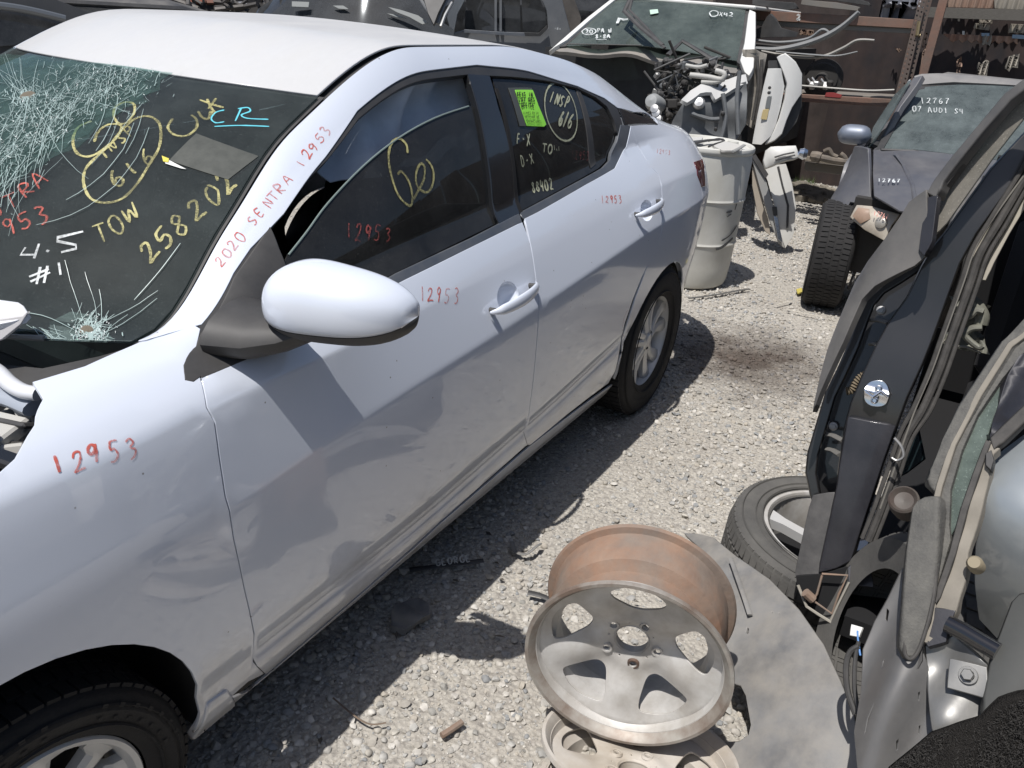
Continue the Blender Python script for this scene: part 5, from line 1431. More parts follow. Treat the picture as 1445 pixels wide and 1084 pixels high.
plate('frame_inner', [(1478, 450), (1427, 488), (1383, 558), (1347, 627), (1328, 685), (1324, 702), (1324, 785), (1319, 835), (1340, 762), (1338, 742), (1340, 690), (1356, 635), (1378, 585), (1412, 535), (1440, 500), (1480, 470)], dp(-.006), N_, DUSTR, door, thick=.02, step=.02)
plate('window_glass', [(1413, 533), (1378, 584), (1355, 634), (1339, 690), (1337, 745), (1340, 760), (1367, 701), (1383, 646), (1400, 591), (1423, 530)], dp(-.020), N_, GREENG, door, thick=.005, step=.03)
for q in ([(1367, 665), (1377, 666), (1375, 676), (1364, 675)], [(1362, 684), (1371, 684), (1368, 692), (1360, 691)], [(1356, 701), (1364, 700), (1361, 712), (1354, 712)], [(1351, 722), (1358, 720), (1355, 734), (1349, 735)]):
    plate('vent_slot', q, dp(-.035), N_, BLKPL, door, thick=.012, step=.03)
b_ = plate('glass_backing', [(1450, 520), (1412, 533), (1355, 634), (1337, 760), (1367, 701), (1400, 591), (1423, 540)], dp(-.09), N_, mat('grey_green_lining', (.10, .125, .11), rough=.8, var=.5, vscale=9), door, thick=.01)
plate('upper_trim', [(1424, 530), (1440, 500), (1482, 465), (1482, 545), (1447, 575), (1404, 618), (1398, 625), (1401, 592)], dp(-.010), N_, PURP, door, thick=.02, step=.02, bulge=lambda u, v: .004 * math.sin(8 * u))
plate('rubber_strip', [(1400, 618), (1447, 573), (1484, 540), (1484, 556), (1447, 590), (1403, 632)], dp(.004), N_, SEAL, door, thick=.02, step=.02, bev=.005)
plate('belt_strip', [(1401, 615), (1396, 624), (1378, 674), (1363, 720), (1347, 780), (1320, 856), (1303, 900), (1312, 905), (1330, 890), (1347, 862), (1360, 816), (1364, 780), (1384, 716), (1393, 672), (1400, 640), (1408, 632)], dp(.0), N_, TAN, door, thick=.025, step=.02, bev=.004, bulge=lambda u, v: .003 * math.sin(14 * v))
plate('belt_seal', [(1396, 624), (1378, 674), (1363, 720), (1347, 780), (1325, 842), (1321, 850), (1318, 846), (1341, 780), (1357, 718), (1373, 672), (1392, 622)], dp(.006), N_, SEAL, door, thick=.015, step=.02, bev=.003)
plate('clip', [(1392, 640), (1398, 636), (1401, 650), (1398, 662), (1392, 656)], dp(.012), N_, BLKPL, door, thick=.02)
# pale curved skin behind
def sk(u, v): return .05 * (1 - u * u * .6) - .17 * max(0, v + .15) ** 2 + .02 * math.cos(3 * v)
plate('pale_skin', [(1484, 590), (1447, 618), (1422, 638), (1407, 652), (1400, 674), (1392, 729), (1376, 775), (1366, 812), (1362, 850), (1400, 890), (1447, 905), (1484, 900)], dp(-.075), N_, SILV, door, thick=.02, step=.02, bev=.006, bulge=sk)
b = MB(); b.lathe([(.0, .012), (.010, .012), (.014, .004), (.014, -.02)], 16, frame(atp(1376, 796, dp(.02), N_), N_)); b.build('rubber_buffer', mat('old_rubber', (.26, .22, .15), rough=.7), door)
# mirror-foot shaped cover
plate('dusty_cover', [(1289, 716), (1294, 708), (1302, 705), (1319, 705), (1320, 780), (1316, 836), (1308, 876), (1294, 914), (1288, 924), (1281, 924), (1278, 914), (1281, 864), (1284, 780)], dp(.012), N_, DUSTR, door, thick=.05, step=.015, bev=.01, bulge=lambda u, v: .016 * (1 - u * u))
b = MB(); b.tube([atp(*q, *(dp(.016), N_)) for q in spline([(1322, 790), (1318, 838), (1309, 880), (1296, 918), (1285, 930), (1277, 922), (1278, 900)], 5)], .0035, 8); b.build('cover_seal', SEAL, door)
# inner sheet metal, dented and slotted
def dent(u, v): return .018 * math.sin(3.1 * u + 1) * math.cos(2.4 * v) + .010 * math.sin(7 * u + 2 * v)
plate('inner_metal', [(1287, 790), (1273, 806), (1252, 845), (1233, 876), (1216, 915), (1214, 976), (1205, 1033), (1212, 1090), (1214, 1140), (1330, 1140), (1345, 1060), (1322, 985), (1306, 925), (1285, 930), (1278, 905), (1282, 850)], dp(-.03), N_, GREYM, door, thick=.01, step=.015, bulge=dent,
      holes=[[(1239, 992), (1232, 1010), (1224, 1035), (1221, 1040), (1226, 1015), (1236, 993)], [(1249, 856), (1253, 860), (1250, 876), (1246, 872)], [(1269, 1042), (1267, 1058), (1264, 1060), (1265, 1046)], [(1300, 976), (1298, 990), (1296, 988), (1297, 978)], [(1298, 1022), (1296, 1036), (1294, 1034), (1295, 1024)], [(1250, 930), (1247, 944), (1244, 942), (1246, 931)]])
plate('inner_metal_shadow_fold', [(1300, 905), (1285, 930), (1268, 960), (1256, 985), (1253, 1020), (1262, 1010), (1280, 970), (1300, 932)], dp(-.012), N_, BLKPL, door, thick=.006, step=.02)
def rip(u, v): return .010 * math.sin(4 * v) + .008 * math.cos(5 * u)
plate('latch_panel', [(1306, 912), (1330, 908), (1345, 898), (1392, 940), (1396, 985), (1394, 1022), (1394, 1075), (1338, 1075), (1318, 1030), (1310, 970)], dp(-.01), N_, GALV, door, thick=.01, step=.012, bev=.003, bulge=rip)
plate('latch_plate', [(1341, 930), (1391, 942), (1393, 985), (1376, 980), (1338, 970)], dp(.010), N_, GALV, door, thick=.005, step=.015, bev=.002, bulge=lambda u, v: .002 * math.sin(3 * u))
c_ = atp(1366, 953, dp(.014), N_); mtx = frame(c_, N_); b = MB(); b.lathe([(0, .010), (.009, .010), (.0105, .007)], 6, mtx); b.lathe([(.0105, .008), (.0105, 0)], 6, mtx); b.lathe([(.010, .001), (.0145, .001), (.0155, -.002)], 24, mtx); b.build('hex_bolt', GALV, door, smooth=False)
P_ = [atp(*q, dp(.012), N_) for q in ((1337, 880), (1360, 892), (1385, 907), (1408, 920))]; b = MB(); b.tube(P_, .016, 16); b.build('black_tube', mat('shiny_black_tube', (.01, .01, .012), rough=.12, coat=1), door)
plate('dark_bracket', [(1318, 858), (1347, 862), (1338, 882), (1334, 905), (1310, 912), (1304, 902)], dp(.002), N_, PURP, door, thick=.02, step=.02)
plate('rubber_post', [(1430, 850), (1438, 842), (1484, 838), (1484, 1000), (1447, 992), (1395, 1022), (1394, 985), (1402, 930)], dp(.0), N_, mat('smooth_rubber', (.045, .047, .046), rough=.6, dust=.3, dcol=(.12, .12, .11)), door, thick=.05, step=.03, bev=.012, bulge=lambda u, v: .02 * math.cos(1.5 * u))
# carpet lining, fuzzy
cp = [(1256, 1086), (1285, 1062), (1314, 1038), (1354, 1028), (1393, 1021), (1421, 996), (1447, 988), (1484, 980), (1484, 1150), (1240, 1150)]
CP = dp(.05)
cpo = plate('carpet_lining', cp, CP, N_, CARP, door, thick=.03, step=.02, bev=.012, bulge=lambda u, v: .01 * math.sin(4 * u))
fb_ = MB(); rs = random.Random(6); nn_ = Vector(N_).normalized(); cpa = np.array(cp, float)
for i in range(9000):
    px, py = rs.uniform(1245, 1470), rs.uniform(985, 1100)
    if not inpoly(np.array([[px, py]]), cpa)[0]: continue
    q = Vector(atp(px, py, CP, N_)) + nn_ * rs.uniform(.0, .010)
    d_ = (nn_ * rs.uniform(.3, 1) + Vector((rs.uniform(-1, 1), rs.uniform(-1, 1), rs.uniform(-1, 1))) * .8).normalized() * rs.uniform(.004, .009)
    s_ = d_.cross(Vector((rs.uniform(-1, 1), rs.uniform(-1, 1), 1))).normalized() * .0006
    fb_.add([q - s_, q + s_, q + d_], [(0, 1, 2)])
tag(fb_.build('carpet_fibres', mat('carpet_fibre', (.05, .047, .044), rough=.95, var=.5, vscale=300), door, smooth=False), kind='stuff')

# ================================================================== grey saloon facing the camera, bumper missing
GREYC = mat('dusty_grey_purple_paint', (.075, .077, .095), rough=.38, metal=.35, coat=.7, crough=.12, dust=.42, dcol=(.20, .195, .185), dscale=5)
GREYR = mat('dusty_roof_grey', (.11, .11, .12), rough=.5, metal=.2, dust=.7, dcol=(.26, .25, .235), dscale=6)
GAUD = glass('dusty_windscreen_glass', (.22, .26, .26), dust=.38, dcol=(.20, .235, .235), refl=.8, dscale=5)
LENS = mat('yellowed_lens', (.50, .455, .38), rough=.25, col2=(.36, .31, .25), vscale=12, coat=.8, dust=.2, dcol=(.4, .36, .3))
AMBER = mat('amber_lens', (.36, .25, .18), rough=.35, coat=.5, var=.3)
BLUEG = mat('blue_grey_mirror_paint', (.16, .19, .25), rough=.35, metal=.5, coat=.8, dust=.3, dcol=(.3, .3, .3), dscale=8)
grey = thing('grey_saloon', 'dusty dark grey saloon facing the camera, bumper missing, white number on its windscreen', 'car', (5.6, -2.1, 0))
WP_ = ((5.56, -1.29, .893), (-.417, 0, .77))
plate('windscreen', [(1296, 125), (1350, 124), (1430, 128), (1520, 140), (1520, 250), (1400, 230), (1338, 222), (1290, 214), (1242, 211), (1262, 180)], *WP_, GAUD, grey, thick=.006, step=.08, bulge=lambda u, v: .03 * (1 - u * u))
WSA = Pl((5.56, -1.29, .893 + .035), (-.417, 0, .77))
plate('windscreen_surround', [(1290, 118), (1345, 117), (1440, 121), (1530, 134), (1520, 141), (1430, 129), (1350, 125), (1297, 126), (1263, 181), (1246, 210), (1236, 212), (1250, 184), (1270, 146)], (5.55, -1.29, .90), WP_[1], TRIM, grey, thick=.02, step=.06)
plate('roof_front', [(1290, 110), (1300, 107), (1325, 105), (1377, 107), (1440, 115), (1540, 128), (1540, 142), (1440, 123), (1345, 118), (1292, 120)], (6.30, -1.4, 1.315), (-.5, 0, .85), GREYR, grey, thick=.02, step=.06, bulge=lambda u, v: .015 * (1 - v * v))
b = MB(); b.add([(6.45, -1.42, 1.32), (6.45, -2.9, 1.32), (7.6, -1.42, 1.31), (7.6, -2.9, 1.31), (8.4, -1.4, 1.0), (8.4, -2.9, 1.0), (8.9, -1.4, .95), (8.9, -2.9, .95)], [(0, 1, 3, 2), (2, 3, 5, 4), (4, 5, 7, 6)]); o = b.build('roof', GREYR, grey); o.modifiers.new('t', 'SOLIDIFY').thickness = .02
plate('front_pillar', [(1232, 213), (1248, 185), (1268, 147), (1289, 110), (1300, 107), (1292, 120), (1270, 150), (1252, 182), (1237, 213)], (5.60, -1.25, .90), (-.5, .5, .6), GREYC, grey, thick=.04, step=.05, bev=.008)
P_ = [atp(*q, (5.55, -1.25, .9), (-.5, .5, .6)) for q in ((1222, 213), (1240, 184), (1262, 148), (1284, 114))]; b = MB(); b.tube(P_, .010, 8); b.build('drip_rail_chrome', METAL, grey)
plate('side_glass', [(1224, 211), (1232, 180), (1246, 158), (1262, 134), (1284, 113), (1264, 148), (1242, 184)], (5.65, -1.16, .9), (-.45, .8, .4), GAUD, grey, thick=.01, step=.08)
plate('hood', [(1233, 214), (1242, 212), (1290, 216), (1338, 224), (1400, 232), (1520, 250), (1520, 345), (1400, 330), (1320, 312), (1268, 303), (1233, 282), (1231, 250)], (5.50, -1.35, .895), (-.19, 0, 1), GREYC, grey, thick=.01, step=.05, bev=.004, bulge=lambda u, v: .03 * (1 - u * u) + .02 * (1 - v * v))
P_ = [(1263, 215), (1275, 232), (1288, 262), (1292, 285)]; b = MB(); b.tube([atp(*q, (5.50, -1.35, .938), (-.19, 0, 1)) for q in P_], .012, 6, flat=.5); b.build('hood_crease', GREYC, grey)
for l in ([(1243, 211), (1290, 213), (1318, 220), (1340, 223)], [(1292, 214), (1312, 219), (1330, 221)]):
    b = MB(); b.tube([atp(*q, (5.55, -1.3, .92), (-.19, 0, 1)) for q in l], .013, 6, flat=.6); b.build('wiper', BLKPL, grey)
plate('front_wing', [(1231, 214), (1222, 211), (1205, 207), (1196, 226), (1188, 255), (1178, 281), (1174, 310), (1173, 338), (1186, 342), (1196, 348), (1203, 352), (1207, 348), (1200, 325), (1199, 305), (1208, 288), (1231, 290), (1230, 250)], (4.95, -1.24, .75), (-.75, .6, .3), GREYC, grey, thick=.02, step=.05, bev=.006, bulge=lambda u, v: .05 * (1 - u * u) + .02 * math.sin(3 * v))
plate('headlamp', [(1200, 306), (1209, 290), (1229, 291), (1268, 303), (1258, 318), (1248, 339), (1222, 325)], (4.62, -1.38, .66), (-.85, .25, .3), LENS, grey, thick=.08, step=.03, bev=.006, bulge=lambda u, v: .03 * (1 - u * u) * (1 - v * v))
plate('indicator', [(1203, 305), (1211, 293), (1226, 295), (1228, 309), (1214, 316)], (4.585, -1.38, .66), (-.85, .25, .3), AMBER, grey, thick=.02, step=.03, bulge=lambda u, v: .012 * (1 - u * u) * (1 - v * v))
b = MB(); b.lathe([(0, .012), (.02, .010), (.032, .002), (.032, -.01)], 20, frame(atp(1243, 314, (4.59, -1.38, .66), (-.85, .25, .3)), (-.85, .25, .3))); b.build('lamp_reflector', mat('cloudy_reflector', (.40, .38, .34), rough=.3, metal=.3), grey)
# body mass: engine bay, sides, tail
b = MB(); b.box((5.15, -2.05, .45), (.9, 1.5, .35)); b.box((4.75, -2.05, .55), (.08, 1.5, .30)); b.build('front_structure', UNDER, grey)
sheet('body_side', [(5.15, .25), (8.9, .3), (8.95, .9), (7.7, .95), (5.65, .90), (5.2, .80), (5.12, .6)], lambda x, z: (x, -1.17 - .04 * math.cos(z * 4) , z), GREYC, grey, (0, 1, 0), step=.15, thick=.04)
sheet('body_side', [(4.6, .35), (8.9, .3), (8.95, .9), (7.7, .95), (5.65, .92), (4.7, .75)], lambda x, z: (x, -2.98 + .04 * math.cos(z * 4), z), GREYC, grey, (0, -1, 0), step=.15, thick=.04)
b = MB(); b.box((8.9, -2.07, .6), (.06, 1.75, .65)); b.build('tail', GREYC, grey)
for s_ in ((6.6, -1.65), (6.6, -2.5)):
    b = MB(); b.box((s_[0], s_[1], .85), (.15, .5, .6), bev=.05); b.box((s_[0], s_[1], 1.17), (.1, .26, .16), bev=.03); b.build('seat', mat('pale_seat', (.16, .17, .17), rough=.9), grey)
b = MB(); b.box((5.9, -2.05, .84), (.4, 1.45, .10), bev=.04); b.build('dashboard', BLKPL, grey)
# wing mirror
V = []; F = []; cM = np.array(atp(1206, 189, (5.55, -1.15, .95), (-1, 0, 0)))
b = MB(); n1_, n2_ = 10, 20
for i in range(n1_ + 1):
    t = i / n1_; y = .105 - .21 * t; f_ = max(.02, 1 - abs(2 * t - 1) ** 3.4) ** .5
    for j in range(n2_):
        a = 2 * math.pi * j / n2_
        V.append(cM + np.array([-.07 * f_ * max(0, math.cos(a)) + .02 * max(0, -math.cos(a)), y, .065 * f_ * math.sin(a) - .01 * (1 - t)]))
F = [(i * n2_ + j, (i + 1) * n2_ + j, (i + 1) * n2_ + (j + 1) % n2_, i * n2_ + (j + 1) % n2_) for i in range(n1_) for j in range(n2_)] + [tuple(range(n2_)), tuple(n1_ * n2_ + j for j in range(n2_))[::-1]]
mesh('wing_mirror', V, F, BLUEG, grey)
b = MB(); b.tube([cM + np.array([.03, -.09, -.04]), cM + np.array([.06, -.15, -.06])], .03, 8); b.build('mirror_foot', BLKPL, grey)
# front wheel with heavy tread, cables and struts hanging where the bumper was
mG = wheel('w', grey, (4.86, -1.225, .312), .318, .21, .215, yaw=math.pi + .16)
b = MB(); b.lathe([(0, -.02), (.21, -.02), (.21, .06)], 24, mG); b.build('rim', ALLOY, grey)
q_ = ((4.75, -1.42, .5), (-1, .15, .1))
for l, r in (([(1196, 338), (1203, 352), (1198, 372), (1205, 392), (1196, 402)], .007), ([(1215, 352), (1211, 372), (1202, 395), (1197, 408)], .009), ([(1222, 352), (1222, 372), (1210, 400)], .005), ([(1170, 388), (1186, 384), (1205, 386)], .006), ([(1168, 396), (1180, 408), (1176, 388)], .004), ([(1196, 352), (1215, 358), (1232, 350)], .012), ([(1240, 345), (1228, 380), (1214, 410)], .012)):
    b = MB(); b.tube([atp(*q, *q_) for q in spline(l, 4)], r, 6); b.build('suspension_rod', METAL if r < .008 else BLKPL, grey)
# writing
b = MB(); write(b, WSA, WSA.n, '12767', (1298, 146), (1342, 147), 8, .006, jit=.03); write(b, WSA, WSA.n, '07 AUDI S4', (1287, 157), (1361, 161), 7, .006, jit=.03); b.build('window_writing', WHTM, grey, smooth=False)
HP = Pl((5.50, -1.35, .95), (-.19, 0, 1)); b = MB(); write(b, HP, HP.n, '12767', (1238, 257), (1272, 258), 5, .006); b.build('hood_writing', WHTM, grey, smooth=False)
LP = Pl((4.56, -1.38, .66), (-.85, .25, .3)); b = MB(); write(b, LP, LP.n, '12767', (1232, 304), (1253, 310), 7, .004); b.build('lamp_writing', mat('pink_marker', (.70, .36, .30), rough=.6), grey, smooth=False)

# ================================================================== white plastic drum
DRUM = mat('milky_plastic', (.62, .62, .585), rough=.42, spec=.45, col2=(.50, .495, .45), vscale=2.5, dust=.22, dcol=(.40, .37, .31), dscale=5)
dr = thing('plastic_drum', 'white plastic drum standing on the gravel behind the sedan with scraps on its lid', 'drum', (4.711, -.381, 0))
b = MB(); dm = Matrix.Translation((4.711, -.381, 0))
pr = [(0, .012), (.235, .006), (.258, .02), (.268, .05), (.276, .14), (.280, .28), (.2815, .285), (.287, .295), (.2815, .305), (.281, .31), (.286, .55), (.2875, .555), (.293, .566), (.2875, .577), (.287, .58), (.288, .78), (.284, .82), (.283, .835), (.292, .845), (.294, .858), (.290, .872), (.280, .878), (.270, .874), (.262, .860), (0, .858)]
b.lathe(pr, 72, dm); b.build('drum_body', DRUM, dr)
b = MB()
for a in (2.2, 5.4): b.lathe([(.0, .89), (.032, .888), (.036, .872), (.036, .858)], 20, Matrix.Translation((4.711 + .17 * math.cos(a), -.381 + .17 * math.sin(a), 0)))
b.build('bung_cap', DRUM, dr)
DP_ = ((4.45, -.45, .55), (-.85, -.5, 0))
b = MB()
def drs(px, py):
    # onto the drum wall
    d = ray(px, py); o = POS; cx, cy, r = 4.711, -.381, .2885
    A = d[0]**2 + d[1]**2; B = 2 * ((o[0] - cx) * d[0] + (o[1] - cy) * d[1]); Cc = (o[0] - cx)**2 + (o[1] - cy)**2 - r * r
    D = max(0, B * B - 4 * A * Cc); t = (-B - math.sqrt(D)) / (2 * A); P = o + d * t; return P, np.array([(P[0] - cx) / r, (P[1] - cy) / r, 0])
for l, wd in (([(1010, 352), (1020, 348), (1034, 336)], .02), ([(1018, 340), (1030, 332), (1040, 318)], .012), ([(1025, 300), (1033, 298)], .014), ([(1026, 306), (1032, 302)], .008), ([(1037, 296), (1040, 286)], .010)):
    pn = [drs(*q) for q in spline(l, 4)]; ribbon(b, [p for p, n in pn], [n for p, n in pn], wd, .001)
b.build('black_scuff', mat('scuff', (.12, .12, .12), rough=.8, var=.5, vscale=60), dr, smooth=False)
# scraps on the lid
LZ = .885
def onlid(name, label, cat, px, m, th=.012, z=LZ, r=None, flat=.5):
    if r:
        b = MB(); b.tube([at(q[0], q[1], 2, z) for q in spline(px, 4)], r, 8, flat=flat); o = b.build(name, m)
    else: o = plate(name, px, (4.7, -.4, z), (-.02, 0, 1), m, None, thick=th, step=.03)
    return tag(o, label, cat)
WPLA = mat('white_plastic_scrap', (.5, .5, .48), rough=.6, dust=.3)
onlid('plastic_cover', 'pale flat plastic cover lying on the drum lid', 'plastic cover', [(1006, 205), (1016, 198), (1048, 205), (1046, 212), (1020, 212)], WPLA)
onlid('black_bracket', 'black bracket lying across the left of the drum lid', 'bracket', [(962, 206), (980, 202), (1000, 198), (1020, 197)], BLKPL, r=.014)
onlid('plastic_clip', 'grey plastic clip at the right edge of the drum lid', 'clip', [(1034, 214), (1044, 209), (1050, 205)], mat('grey_plastic', (.25, .25, .24), rough=.6), r=.012)
onlid('cable', 'short black cable curled on the drum lid', 'cable', [(1000, 207), (1010, 203), (1022, 199), (1014, 196), (1000, 199)], BLKPL, r=.006, flat=1)
onlid('white_trim', 'narrow white trim piece resting on the drum edge beside the sedan boot', 'trim', [(952, 196), (972, 194), (992, 193), (990, 197), (970, 199), (955, 200)], WPLA, z=.90)

# ================================================================== detached white door with mirror
WDP = mat('dusty_white_door', (.60, .60, .575), rough=.5, coat=.3, dust=.3, dcol=(.45, .42, .36), dscale=5)
wd_ = thing('white_door', 'detached white car door with wing mirror standing on its edge by the drum', 'car door', (5.85, -.74, 0))
DQ = ((5.86, -.74, 0), (-.8, -.25, .2))
plate('door_skin', [(1078, 240), (1092, 234), (1108, 232), (1117, 260), (1123, 290), (1120, 330), (1108, 350), (1103, 335), (1093, 292), (1083, 256)], *DQ, WDP, wd_, thick=.03, step=.05, bulge=lambda u, v: .03 * (1 - u * u))
P_ = [(1098, 235), (1104, 262), (1112, 290), (1111, 322)]; b = MB(); b.tube([atp(*q, (5.83, -.74, 0), DQ[1]) for q in P_], .008, 6); b.build('door_groove', BLKPL, wd_)
plate('door_edge', [(1061, 222), (1070, 224), (1079, 250), (1092, 294), (1107, 350), (1100, 344), (1086, 310), (1074, 270)], (5.80, -.74, 0), DQ[1], mat('grey_door_edge', (.26, .27, .27), rough=.45, metal=.3, dust=.3), wd_, thick=.04, step=.05)
plate('window_frame', [(1061, 221), (1066, 218), (1084, 246), (1080, 252)], (5.78, -.74, 0), DQ[1], BLKPL, wd_, thick=.03)
plate('door_lining', [(1062, 236), (1066, 240), (1076, 285), (1084, 310), (1087, 332), (1080, 326), (1069, 300), (1062, 262)], (5.84, -.74, 0), DQ[1], mat('beige_door_lining', (.30, .26, .21), rough=.8), wd_, thick=.03, step=.06)
plate('latch', [(1092, 305), (1097, 307), (1104, 342), (1098, 338)], (5.77, -.74, 0), DQ[1], ZINC, wd_, thick=.01)
plate('door_seal_hole', [(1090, 292), (1096, 292), (1097, 304), (1092, 304)], (5.785, -.74, 0), DQ[1], BLKPL, wd_, thick=.01)
plate('mirror_shell', [(1081, 214), (1088, 209), (1098, 207), (1122, 206), (1127, 221), (1110, 225), (1094, 231), (1081, 237), (1078, 226)], (5.72, -.74, .7), DQ[1], WDP, wd_, thick=.10, step=.04, bev=.02, bulge=lambda u, v: .04 * (1 - u * u) * (1 - v * v))
for l in ([(1093, 222), (1106, 218), (1121, 215)], [(1094, 226), (1108, 222), (1122, 219)]):
    b = MB(); b.tube([atp(*q, (5.665, -.74, .7), DQ[1]) for q in l], .006, 6); b.build('mirror_slot', BLKPL, wd_)
b = MB(); c_ = atp(1134, 217, (5.74, -.74, .7), DQ[1]); b.lathe([(0, .03), (.03, .025), (.042, 0), (.03, -.03), (0, -.035)], 16, frame(c_, (.2, -1, 0))); b.tube([c_ + np.array([0, .0, 0]), atp(1122, 219, (5.74, -.74, .7), DQ[1])], .02, 8); b.build('mirror_motor', ZINC, wd_)

# ================================================================== white car shell with its front stripped
WWH = mat('white_shell_paint', (.66, .66, .64), rough=.45, coat=.4, dust=.25, dcol=(.45, .42, .37), dscale=6)
APR = mat('grey_inner_wing', (.10, .112, .125), rough=.55, metal=.1, col2=(.065, .07, .078), vscale=8, dust=.3, dcol=(.24, .24, .23), dscale=12, bump=.1, bscale=30)
GW = glass('white_car_windscreen', (.42, .50, .47), dust=.28, dcol=(.20, .235, .22), refl=.8, dscale=4)
wk = thing('stripped_white_car', 'stripped white car with exposed engine bay, windscreen and open door behind the drum', 'car', (6.6, .7, 0))
WK = ((6.3, 0, 1.30), (-.5, 0, .86))
plate('windscreen', [(796, 65), (832, 32), (869, 3), (890, -4), (1000, 8), (1052, 16), (1047, 50), (1041, 86), (990, 80), (915, 70), (850, 66)], *WK, GW, wk, thick=.006, step=.1, bulge=lambda u, v: .03 * (1 - u * u))
plate('windscreen_surround', [(788, 66), (830, 28), (866, -2), (885, -10), (1000, 2), (1060, 13), (1054, 60), (1046, 92), (1040, 87), (1047, 50), (1052, 17), (1000, 9), (890, -3), (869, 4), (833, 33), (798, 65)], (6.29, 0, 1.30), WK[1], BLKPL, wk, thick=.03, step=.1)
plate('front_pillar', [(783, 66), (775, 72), (800, 50), (830, 24), (866, -4), (868, -1), (832, 28), (800, 56)], (6.25, 0, 1.30), WK[1], WWH, wk, thick=.04, step=.08)
plate('front_pillar', [(1058, 14), (1065, 17), (1065, 50), (1062, 94), (1057, 105), (1052, 100), (1046, 84), (1052, 60)], (6.22, 0, 1.30), WK[1], WWH, wk, thick=.05, step=.06, bev=.01)
b = MB(); b.box((7.7, .72, 1.66), (1.7, 1.35, .03), bev=.01); b.build('roof', WWH, wk)
b = MB(); b.box((8.2, .72, .9), (2.6, 1.5, .9)); b.build('rear_body', UNDER, wk)
# engine bay
E0 = (6.25, 0, 1.0); EN = (-1, 0, .1)
plate('bulkhead', [(770, 66), (800, 68), (915, 73), (990, 84), (1046, 92), (1056, 110), (1054, 215), (900, 215), (760, 215)], (6.45, 0, 1.0), EN, mat('dark_bulkhead', (.018, .019, .021), rough=.7, var=.6, vscale=5), wk, thick=.03, step=.15)
plate('scuttle', [(776, 72), (798, 66), (850, 67), (915, 71), (990, 82), (1044, 90), (1052, 98), (1040, 100), (980, 92), (940, 86), (900, 80), (840, 74), (790, 76)], (6.18, 0, 1.2), (-.4, 0, .9), mat('grey_scuttle', (.10, .105, .11), rough=.6, dust=.4), wk, thick=.03, step=.06, bulge=lambda u, v: .02 * math.sin(9 * u))
plate('inner_wing', [(976, 131), (1009, 124), (1053, 115), (1055, 130), (1052, 176), (1040, 196), (1005, 196), (943, 189), (950, 170), (962, 150)], (5.75, -.2, .9), (-.9, -.3, .2), APR, wk, thick=.03, step=.05, bulge=lambda u, v: .03 * math.sin(2.5 * u) + .02 * math.cos(4 * v))
plate('wing_rail', [(962, 140), (975, 126), (990, 119), (1012, 114), (1052, 106), (1055, 118), (1034, 126), (1018, 134), (1010, 140), (1004, 131), (988, 132), (970, 143)], (5.70, -.2, 1.05), (-.5, -.2, .85), mat('pale_rail', (.46, .475, .48), rough=.5, dust=.3), wk, thick=.03, step=.05, bulge=lambda u, v: .01 * math.sin(6 * u))
for c_, r_ in (((986, 145), .045), ((1010, 182), .012), ((1020, 160), .015)):
    b = MB(); b.lathe([(0, .02), (r_ * .7, .015), (r_, 0), (r_, -.02)], 16, frame(atp(*c_, (5.68, -.2, .9), (-.9, -.3, .2)), (-.9, -.2, .5))); b.build('mount_cap', METAL if r_ > .03 else BLKPL, wk)
for l in ([(1044, 100), (1040, 140), (1042, 190)], [(1020, 132), (1024, 165), (1018, 195)], [(975, 160), (1000, 168), (1015, 168)]):
    b = MB(); b.tube([atp(*q, (5.70, -.2, .9), (-.9, -.3, .2)) for q in spline(l, 4)], .016, 8); b.build('inner_wing_rib', APR, wk)
rs = random.Random(5)
def epl(px, py, d): return atp(px, py, (6.1 - d, 0, 1.0), EN)
for i in range(120):
    px = rs.uniform(926, 1030); py = rs.uniform(84, 172)
    if py > 122 and px > 965: px = rs.uniform(926, 965)
    c_ = epl(px, py, rs.uniform(0, .35)); m_ = rs.choice([BLKPL, UNDER, GUN, APR, UNDER, BLKPL, mat('cast_alloy', (.22, .22, .215), rough=.5, metal=.6), BLKPL])
    b = MB()
    if i % 3 == 0: b.tube([c_, c_ + np.array([rs.uniform(-.05, .05), rs.uniform(-.14, .14), rs.uniform(-.10, .10)]), c_ + np.array([rs.uniform(-.1, .1), rs.uniform(-.18, .18), rs.uniform(-.16, .16)])], rs.uniform(.004, .011), 8)
    elif i % 3 == 1: b.box(c_, (rs.uniform(.03, .07), rs.uniform(.02, .08), rs.uniform(.02, .07)), Matrix.Rotation(rs.uniform(-.5, .5), 3, 'X'), bev=.008)
    else: b.lathe([(0, .02), (.012, .02), (.022, .012), (.025, -.02), (0, -.03)], 14, frame(c_, (rs.uniform(-1, -.2), rs.uniform(-.6, .6), rs.uniform(-.2, 1))))
    b.build('engine_part', m_, wk)
for l, r in (([(974, 106), (1000, 109), (1018, 112), (1022, 104), (1010, 100)], .019), ([(990, 116), (1010, 116), (1022, 112)], .015), ([(968, 92), (985, 95), (998, 92)], .013)):
    b = MB(); b.tube([epl(*q, .38) for q in spline(l, 4)], r, 12); b.build('intake_pipe', mat('pale_pipe', (.40, .395, .37), rough=.6), wk)
b = MB(); b.lathe([(0, .03), (.045, .02), (.062, -.02), (.062, -.12), (0, -.14)], 24, frame(epl(920, 143, .45), (-1, .1, .3))); b.build('washer_bottle', mat('translucent_bottle', (.30, .31, .31), rough=.4), wk)
for c_ in ((926, 160), (928, 168), (924, 154)):
    b = MB(); b.lathe([(0, .02), (.03, .015), (.035, -.02)], 14, frame(epl(*c_, .5), (-1, 0, .4))); b.build('valve_cap', METAL, wk)
